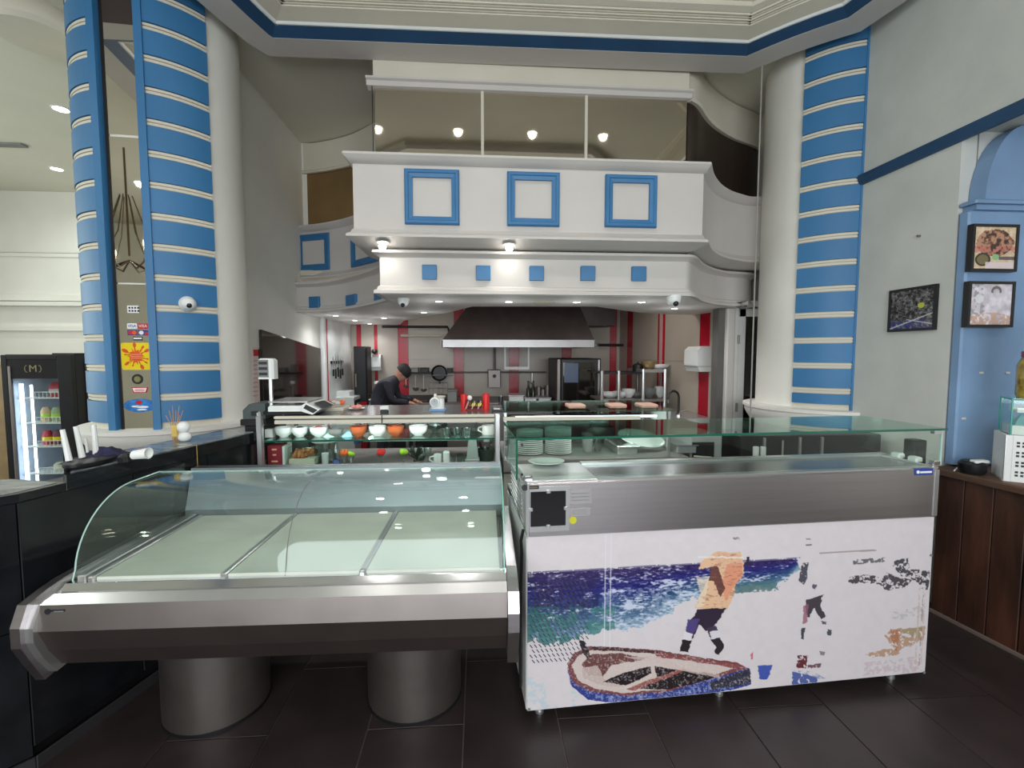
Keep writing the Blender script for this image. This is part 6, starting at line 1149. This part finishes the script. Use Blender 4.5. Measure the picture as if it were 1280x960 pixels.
# reed bundle and white ball vase
bp_ = atZ(231, 552, sz); t = thing('ball_vase', 'white vase of two stacked balls on the bar by the reeds', 'vase', (bp_.x, bp_.y, sz)); MB().sphere((bp_.x, bp_.y, sz+.028), .033, 16, .85).build('lower_ball', WHITE, t, True); MB().sphere((bp_.x-.004, bp_.y, sz+.082), .033, 16, .95).build('upper_ball', WHITE, t, True)
rp = atZ(219, 553, sz); t = thing('reed_bundle', 'bundle of thin tan reeds tied with yellow string on the bar', 'reeds', (rp.x, rp.y, sz))
for k in range(8): a = (k-3.5)*.022; MB().tube([(rp.x+a*.15, rp.y+.004*(k % 3), sz), (rp.x+a*.2, rp.y+.004*(k % 3), sz+.09), (rp.x+a*.55, rp.y+.01*(k % 3), sz+.15+.025*((k*7) % 3))], .0018, 5).build('reed', mat('reed', (176, 134, 90), .7), t)
MB().lathe([(.012, .03), (.015, .035), (.015, .09), (.012, .095)], (rp.x, rp.y, sz), 10).build('string_wrap', mat('string', (206, 176, 96), .8), t)
wp = FB(0, -.024, 0); u_ = 0
e0 = atZ(221, 556, sz); tt_ = (Vector((e0.x, e0.y))-Vector(FB(0, 0, 0)[:2])).dot(bd); w0 = FB(tt_, -.026, 0); tag(MB().tube([(e0.x, e0.y, sz+.004), (w0[0], w0[1], sz+.003), (w0[0], w0[1], .95), (w0[0]+.004, w0[1], .88)], .0012, 5).build('hanging_string', mat('string', (206, 176, 96), .8)), 'thin string hanging down the front of the bar below the reeds', 'string')

# ================================================================== DRINKS FRIDGE (left hall)
fy = 4.35
fxa, fxb = XP(9, fy), XP(76, fy); fzT = ZP(443, fy, 40); fw = .62
fg = thing('drinks_fridge', 'black upright drinks fridge with a lit glass door in the left hall', 'fridge', ((fxa+fxb)/2, fy+.3, 0))
fa_ = math.radians(4); FF = frame(fxa, fy, fa_); fW = fxb-fxa+.10
MB().box(0, .02, 0, fw, .1, fzT, FF).box(fW-.02, fW, 0, fw, .1, fzT, FF).box(.02, fW-.02, fw-.02, fw, .1, fzT, FF).box(.02, fW-.02, 0, fw-.02, fzT-.03, fzT, FF).box(.02, fW-.02, 0, fw-.02, .1, .22, FF).build('cabinet', BLACKM, fg)
MB().box(.02, .03, .02, fw-.02, .22, fzT-.03, FF).box(fW-.03, fW-.02, .02, fw-.02, .22, fzT-.03, FF).box(.03, fW-.03, fw-.03, fw-.02, .22, fzT-.03, FF).build('liner', mat('liner', (190, 200, 214), .5), fg)
def fzp(py): return ZP(py, fy, 40)
MB().bbox(0, .045, -.05, -.0, .22, fzT-.004, .004, FF).bbox(fW-.11, fW, -.05, 0, .22, fzT-.004, .004, FF).bbox(.045, fW-.11, -.05, 0, fzT-.04, fzT-.004, .004, FF).bbox(.045, fW-.11, -.05, 0, .22, .3, .004, FF).build('door_frame', BLACKM, fg)
hd = MB().bbox(.045, fW-.11, -.045, -.0, fzp(473), fzT-.04, .003, FF).build('header_panel', mat('header_black', (36, 34, 38), .2), fg)
cxl = (.045+fW-.2)/2+.05
text('M', .085, FF(cxl, -.047, (fzp(473)+fzT-.04)/2), (PI/2, 0, fa_), mat('gold_ink', (148, 138, 104), .4), hd, 'emblem_letter')
for s_ in (-1, 1):
    MB().tube([FF(cxl+s_*(.045+.018*math.sin(a)), -.047, (fzp(473)+fzT-.04)/2+.030*math.cos(a)) for a in [PI*i/8 for i in range(9)]], .0028, 5).build('emblem_wing', mat('gold_ink', (148, 138, 104), .4), hd)
MB().box(.05, fW-.11, -.03, -.025, .3, fzp(473), FF).build('door_glass', GL_CLEAR, fg)
MB().bbox(.055, .075, -.06, -.045, .4, fzT-.1, .004, FF).build('door_handle', STEELD, fg)
for xx in (.075, ): MB().tube([FF(xx, .04, .32), FF(xx, .04, fzp(480))], .014, 8).build('light_tube', LAMPC, fg, True)
for xx in (.105, ): MB().tube([FF(xx, .10, .32), FF(xx, .10, fzp(482))], .010, 8).build('light_tube', LAMPC, fg, True)
shz = [fzp(498), fzp(530), fzp(560), fzp(594)]
for z_ in shz:
    s_ = MB().box(.04, fW-.04, .04, fw-.05, z_-.008, z_, FF).build('shelf', WHITE, fg)
    gr = MB().tube([FF(.14, .05, z_+.05), FF(fW-.05, .05, z_+.05)], .004, 5)
    for k in range(12): xx = .14+(fW-.20)*k/11; gr.box(xx-.002, xx+.002, .048, .052, z_, z_+.05, FF)
    gr.build('price_rail', WHITE, s_)
cols = [[mat('can_red', (176, 40, 60), .4)], [mat('bag_tan', (196, 168, 130), .6), mat('bag_green', (150, 170, 130), .6)], [mat('can_red', (176, 40, 60), .4), mat('bag_dark', (110, 50, 60), .5)], [mat('bag_cream', (206, 206, 176), .6)]]
lbs = ['pink and red packet', 'tan snack bag', 'red and yellow tub', 'cream coloured tub']
ords = ['leftmost', 'second', 'third']; shn = ['top', 'second', 'third', 'bottom']
for i, z_ in enumerate(shz):
    for k in range(3 if i in (1, 2) else 1):
        xx = .135+.085*k if i in (1, 2) else .24; P_ = FF(xx+.03, .16, 0); t = thing('snack_tub', '%s%s on the %s fridge shelf' % (lbs[i], (', '+ords[k]+' of three') if i in (1, 2) else '', shn[i]), 'packet', (P_[0], P_[1], z_), 'goods in the drinks fridge')
        r_ = .038 if i in (1, 2) else .06; h_ = .13 if i < 3 else .08
        MB().lathe([(.001, 0), (r_*.8, 0), (r_, h_*.2), (r_, h_*.75), (r_*.6, h_), (.001, h_)], (P_[0], P_[1], z_), 14).build('tub', cols[i][k % len(cols[i])], t, True); MB().lathe([(r_*1.01, h_*.28), (r_*1.01, h_*.55), (r_*.5, h_*.55)], (P_[0], P_[1], z_), 14).build('label_band', [CREAMW, GREEN, YEL, WHITE][i], t, True)
MB().box(fW, fW+.008, .1, .5, .5, fzT-.06, FF).build('side_panel', mat('side_black', (30, 28, 34), .35), fg)
fpx = FF(fW/2+.1, .2, fzT); tag(MB().bbox(fpx[0]-.1, fpx[0]+.1, fpx[1]-.08, fpx[1]+.08, fzT, fzT+.012, .003).build('dark_tray', BLACK), 'thin dark tray lying on top of the drinks fridge', 'tray')
cq = Vector(FF(fW+.01, .3, 0)); cb = MB().tube([(cq.x+.02+.0, cq.y, ZP(466, cq.y, 108)), (cq.x-.05+.04, cq.y-.02, ZP(480, cq.y, 108)), (cq.x+.0, cq.y-.02, ZP(492, cq.y, 108)), (cq.x+.04, cq.y, ZP(502, cq.y, 108))], .010, 6).build('cable', mat('cable_brown', (120, 90, 70), .6)); tag(cb, 'short brown cable bowed out beside the fridge and the column', 'cable')
tag(MB().bbox(-6.0, FF(0, 0, 0)[0]-.05, 4.9, 5.0, 0, ZP(452, 4.9, 3), .03).build('tan_sofa_back', mat('tan_leather', (140, 116, 78), .5, var=.2, bump=.4, bscale=6)), 'tan padded panel at the far left edge beside the fridge', 'panel')

# ================================================================== RIGHT: WOOD COUNTER, PICTURES, THINGS
g0 = Vector((2.80, 2.60)); g1 = Vector((2.93, 1.30)); gd = (g1-g0).normalized(); GA = math.atan2(gd.y, gd.x); FG = frame(g0.x, g0.y, GA); GL = (g1-g0).length
wc = thing('wooden_counter', 'old dark wooden counter with vertical boards along the right wall', 'counter', FG(GL/2, .3, 0)); wz = .90
nbd = 9
for k in range(nbd): 
    dd = -.002+.004*((k*37) % 5)/5; MB().bbox(GL*k/nbd+.0025, GL*(k+1)/nbd-.0025, -dd if False else .0-dd, .03, .02, wz-.03, .003, FG).build('board', WOOD, wc)
MB().box(0, GL, .03, .55, .0, wz-.03, FG).build('carcass', BLACKM, wc); MB().bbox(-.03, GL, -.03, .56, wz-.03, wz+.008, .008, FG).build('top', WOODT, wc)
MB().bbox(-.0, GL, -.012, .0, 0.001, .022, .003, FG).build('plinth_strip', mat('strip_brown', (110, 96, 88), .5), wc)
# dark end post between the case and the wall
tag(MB().bbox(2.66, 2.74, 2.62, 2.70, 0, 1.07, .005).build('black_post', BLACKM), 'black post between the glass case and the blue pilaster', 'post')
# crate, glass box, jar, bowl
cy_ = 2.42; cz_ = wz+.008
def onY(px0, px1, y0, y1, Y): return XP(px0, Y, 560), XP(px1, Y, 560), atY((px0+px1)/2, y1, Y).z, atY((px0+px1)/2, y0, Y).z
_, _, _, ztp = onY(1243, 1300, 543, 590, 2.3); cxo = atY(1253, 590, 2.30).x; RC = frame(cxo, 2.30, math.radians(-38)); xa_, xb_ = 0.0, .27
TR = lambda x, y, z: RC(x, y-2.3, z)
cr = thing('perforated_crate', 'white perforated metal crate on the wooden counter at the right edge', 'crate', TR(.12, 2.4, cz_))
MB().box(xa_, xa_+.012, 2.3, 2.5, cz_, ztp).box(xb_-.012, xb_, 2.3, 2.5, cz_, ztp).box(xa_, xb_, 2.488, 2.5, cz_, ztp).box(xa_, xb_, 2.3, 2.5, cz_, cz_+.01).tf(TR).build('sides', WHITE, cr)
MB().bbox(xa_, xa_+.03, 2.29, 2.3, cz_, ztp, .003).bbox(xa_+.03, xb_, 2.292, 2.3, cz_, ztp, .002).tf(TR).build('front_plate', WHITE, cr)
hm = MB(); nr = 4
for r_ in range(nr):
    for rr_ in range(2):
        for k in range(9): xx = xa_+.045+k*.021; zz = cz_+.03+r_*((ztp-cz_-.04)/nr)+rr_*.018; hm.box(xx, xx+.012, 2.2905, 2.2925, zz, zz+.011)
hm.tf(TR).build('holes', INK, cr, kind='stuff')
MB().tube([(xa_+.004, 2.293, cz_), (xa_+.004, 2.293, ztp)], .004, 6).tf(TR).build('corner_post', STEELL, cr)
xg_, xh_ = .02, .27; _, _, _, gzt = onY(1250, 1300, 499, 543, 2.3)
gb = thing('glass_box', 'small teal edged glass box stacked on the perforated crate', 'box', TR(.14, 2.4, ztp))
MB().box(xg_, xh_, 2.3, 2.305, ztp, gzt).box(xg_, xg_+.005, 2.305, 2.5, ztp, gzt).box(xg_, xh_, 2.495, 2.5, ztp, gzt).tf(TR).build('panes', GL_CLEAR, gb)
for a_ in (((xg_, 2.3, ztp), (xg_, 2.3, gzt)), ((xg_, 2.3, gzt), (xh_, 2.3, gzt)), ((xg_, 2.3, gzt), (xg_, 2.5, gzt)), ((xg_, 2.5, ztp), (xg_, 2.5, gzt))): MB().tube(a_, .004, 6).tf(TR).build('glass_edge', mat('teal_edge', (60, 160, 150), .2), gb)
MB().box(xg_+.01, xh_, 2.32, 2.49, ztp+.0, ztp+.05).tf(TR).build('white_filling', WHITE, gb); MB().add([(xg_+.02, 2.33, ztp+.05), (xg_+.09, 2.33, ztp+.05), (xg_+.06, 2.4, ztp+.11), (xg_+.02, 2.42, ztp+.05), (xg_+.09, 2.42, ztp+.05)], [(0, 1, 2), (1, 4, 2), (4, 3, 2), (3, 0, 2), (0, 3, 4, 1)]).tf(TR).build('folded_card', mat('teal_card', (130, 180, 186), .5), gb); MB().box(xg_+.03, xh_, 2.34, 2.48, ztp+.12, ztp+.145).tf(TR).build('paper_stack', WHITE, gb)
MB().box(xg_+.0, xh_, 2.3, 2.5, gzt, gzt+.005).tf(TR).build('lid', GL_GREEN, gb)
xj = .125; jz0, jz1 = gzt+.005, atY(1272, 446, 2.4).z; jr = .075
t = thing('olive_jar', 'big glass jar of olives with a dark red lid standing on the glass box', 'jar', TR(xj, 2.4, jz0)); MB().lathe([(.001, 0), (jr*.9, 0), (jr, .02), (jr, (jz1-jz0)*.8), (jr*.75, (jz1-jz0)), (.001, jz1-jz0)], (xj, 2.4, jz0), 24).tf(TR).build('jar', mat('olives', (150, 128, 50), .25, var=.5, scale=34, coat=.6), t, True); MB().lathe([(.001, 0), (jr*.8, 0), (jr*.8, .03), (.001, .03)], (xj, 2.4, jz1), 20).tf(TR).build('lid', mat('lid_red', (140, 60, 80), .4), t, True)
t = thing('dark_bottle', 'dark blue bottle standing on the olive jar lid at the frame edge', 'bottle', TR(xj, 2.4, jz1+.03)); MB().lathe([(.001, 0), (.055, 0), (.055, .16), (.03, .2), (.001, .2)], (xj+.015, 2.4, jz1+.03), 16).tf(TR).build('bottle', mat('deep_blue', (28, 30, 80), .3), t, True)
xq_ = XP(1228, 2.4, 575); t = thing('dark_bowl', 'black bowl with a white rim piece left of the crate', 'bowl', (xq_, 2.45, cz_)); MB().lathe([(.001, 0), (.05, 0), (.062, .02), (.064, .06), (.05, .075), (.001, .075)], (xq_, 2.45, cz_), 20).build('bowl', BLACK, t, True); MB().bbox(xq_-.035, xq_+.05, 2.40, 2.44, cz_+.07, cz_+.085, .004).build('white_spoon', WHITE, t)
tag(MB().tube([(XP(1193, 2.5, 585), 2.5, cz_+.004), (XP(1200, 2.55, 577), 2.55, cz_+.02), (XP(1210, 2.55, 577), 2.55, cz_+.022), (XP(1222, 2.5, 580), 2.5, cz_+.005)], .004, 6).build('white_cable', WHITE, None, True), 'thin white cable looping on the wooden counter under the pilaster', 'cable')
# framed pictures
def paint_a(U_, V_):
    n1 = vnoise(U_, V_, 9, 11); n2 = vnoise(U_, V_, 18, 12); C = np.zeros(U_.shape+(3,))+np.array([66, 64, 66.])
    C = C+(n2-.5)[..., None]*210; C = mixc(C, (np.abs(n1-.5) < .03), (170, 172, 170), .45); C = mixc(C, (V_ > .74+.1*n1) & (n2 < .56), (52, 60, 126), .8); C = mixc(C, ((U_-.72)**2+(V_-.42)**2*1.2 < .006), (196, 200, 70), .9); C = mixc(C, (np.abs(V_-(.98-.35*U_)) < .015) | (np.abs(V_-(.66+.25*U_)) < .012) & (U_ > .4), (210, 210, 220), .8)
    return C
def paint_b(U_, V_):
    n1 = vnoise(U_, V_, 8, 21); n2 = vnoise(U_, V_, 16, 22); C = np.zeros(U_.shape+(3,))+np.array([214, 190, 160.]); C += (n2-.5)[..., None]*60
    h = ((U_-.5)/.45)**2+((V_-.38)/.32)**2 < 1+.5*(n1-.5); C = mixc(C, h, (128, 82, 64), .9); C = mixc(C, h & (n2 > .55), (196, 150, 120), .8); C = mixc(C, h & (n2 < .42), (54, 40, 38), .8)
    C = mixc(C, (V_ > .45) & (V_ < .62) & (n2 > .5), (196, 112, 104), .7); C = mixc(C, ((U_-.23)/.19)**2+((V_-.78)/.16)**2 < 1, (52, 52, 44)); C = mixc(C, ((U_-.23)/.14)**2+((V_-.78)/.12)**2 < 1, (136, 120, 80), .8); C = mixc(C, ((U_-.54)/.09)**2+((V_-.72)/.07)**2 < 1, (138, 188, 130)); C = mixc(C, (V_ > .84) & (U_ > .3), (222, 206, 208), .9); C = mixc(C, (V_ > .70) & (V_ < .78) & (U_ > .62), (80, 70, 84), .8)
    return C
def paint_c(U_, V_):
    n1 = vnoise(U_, V_, 7, 31); n2 = vnoise(U_, V_, 18, 32); C = np.zeros(U_.shape+(3,))+np.array([206, 198, 208.]); C += (n1-.5)[..., None]*90
    C = mixc(C, ((U_-.62)**2+(V_-.17)**2 < .016) & ((U_-.62)**2+(V_-.19)**2 > .006) & (V_ < .22), (96, 84, 84), .8); C = mixc(C, (U_ < .35) & (n2 > .55), (140, 140, 142), .7); C = mixc(C, (V_ > .8-.1*np.sin(U_*3)) & (n2 > .42), (200, 160, 138), .8); C = mixc(C, ((U_-.22)**2+(V_-.36)**2 < .012), (226, 226, 230), .8)
    return C
def picture(label, corners, thick, paint, nrm):
    TL, TR, BR, BL_ = [Vector(p) for p in corners]; c_ = (TL+BR)/2; nrm = Vector(nrm); t = thing('framed_picture', label, 'picture', c_)
    TL, TR, BR, BL_ = [p+nrm*.002 for p in (TL, TR, BR, BL_)]
    u = (TR-TL); v = (BL_-TL); e = .016; un = u.normalized(); vn = v.normalized(); L, H_ = u.length, v.length
    def bar_(a, b, c, d): MB().add([TL+un*x+vn*y+nrm*z for z in (0, thick) for x, y in ((a, c), (b, c), (b, d), (a, d))], [(0, 1, 2, 3), (7, 6, 5, 4), (0, 4, 5, 1), (1, 5, 6, 2), (2, 6, 7, 3), (3, 7, 4, 0)]).build('frame_bar', BLACK, t)
    bar_(0, L, 0, e); bar_(0, L, H_-e, H_); bar_(0, e, e, H_-e); bar_(L-e, L, e, H_-e)
    MB().add([TL+un*x+vn*y+nrm*z for z in (0, thick-.007) for x, y in ((e, e), (L-e, e), (L-e, H_-e), (e, H_-e))], [(0, 1, 2, 3), (7, 6, 5, 4), (0, 4, 5, 1), (1, 5, 6, 2), (2, 6, 7, 3), (3, 7, 4, 0)]).build('backing', BLACK, t)
    sheet('print', TL+un*e+vn*e+nrm*(thick-.006), un*(L-2*e), vn*(H_-2*e), 110, 110, paint, PRINTM, t)
tl, tr = atX(1115, 364, XR), atX(1175, 354, XR); bl = atX(1115, 416, XR).z
zt_ = (tl.z+tr.z)/2; zb_ = (bl+atX(1175, 411, XR).z)/2
picture('black framed dark food picture hanging on the white right wall', [(XR, tl.y, zt_), (XR, tr.y, zt_), (XR, tr.y, zb_), (XR, tl.y, zb_)], .02, paint_a, (-1, 0, 0))
for (x0, x1, y0, y1), lb, pf in (((1219, 1277, 279, 339), 'upper framed picture on the blue pilaster showing a meat dish', paint_b), ((1214, 1272, 351, 409), 'lower framed picture on the blue pilaster, pale grey and pink', paint_c)):
    a = atY(x0, y0, 2.555); b_ = atY(x1, y0, 2.555); c_ = atY((x0+x1)/2, y1, 2.555); picture(lb, [(a.x, 2.598, a.z), (b_.x, 2.598, a.z), (b_.x, 2.598, c_.z), (a.x, 2.598, c_.z)], .035, pf, (0, -1, 0))
for px, py in ((1226, 466), (1204, 523), (1259, 466)): p = atY(px, py, 2.60); tag(MB().bbox(p.x-.014, p.x+.014, 2.594, 2.60, p.z-.006, p.z+.006, .002).build('wall_plug', CREAM), {1226: 'pale wall plug on the blue pilaster below the pictures', 1204: 'lowest pale wall plug on the blue pilaster', 1259: 'pale wall plug on the blue pilaster near the jar'}[px], 'wall plug')
p = atX(1150, 295, XR); tag(MB().lathe([(.008, 0), (.008, -.02), (.001, -.02)], p, 8, axis='x').build('nail', STEELD), 'single nail in the white right wall above the picture', 'nail')
p = atX(1172, 513, XR)

# ================================================================== ROOM BEHIND THE CAMERA (seen only in mirrors and glass)
nmid = ((mn.x, mn.y)); qm = Vector(mir(ML/2, 0, 0)[:2]); inc = qm.normalized(); nn = Vector(nmid); refl = inc-nn*2*inc.dot(nn)
ch0 = qm+refl*3.2; chz = 1.6+(442-330)/580*(qm.length*.83+3.2*.83)
chn = thing('chandelier', 'wire chandelier with candle bulbs reflected in the column mirror', 'chandelier', (ch0.x, ch0.y, chz))
BRZ = mat('bronze_wire', (84, 66, 48), .4, .7)
MB().tube([(ch0.x, ch0.y, chz), (ch0.x, ch0.y, 4.0)], .012, 6).build('stem', BRZ, chn)
for k in range(8):
    a = 2*PI*k/8; dx, dy = math.cos(a), math.sin(a); MB().tube([(ch0.x, ch0.y, chz-.05), (ch0.x+dx*.2, ch0.y+dy*.2, chz-.16), (ch0.x+dx*.4, ch0.y+dy*.4, chz-.10), (ch0.x+dx*.45, ch0.y+dy*.45, chz)], .010, 6).build('arm', BRZ, chn, True)
    MB().tube([(ch0.x+dx*.06, ch0.y+dy*.06, chz+.7), (ch0.x+dx*.2, ch0.y+dy*.2, chz+.25), (ch0.x+dx*.42, ch0.y+dy*.42, chz-.02)], .006, 5).build('brace', BRZ, chn, True)
    MB().lathe([(.012, 0), (.012, .05), (.02, .08), (.016, .12), (.001, .15)], (ch0.x+dx*.45, ch0.y+dy*.45, chz), 10).build('candle_bulb', BULB, chn, True)
print('objects', len(bpy.data.objects))
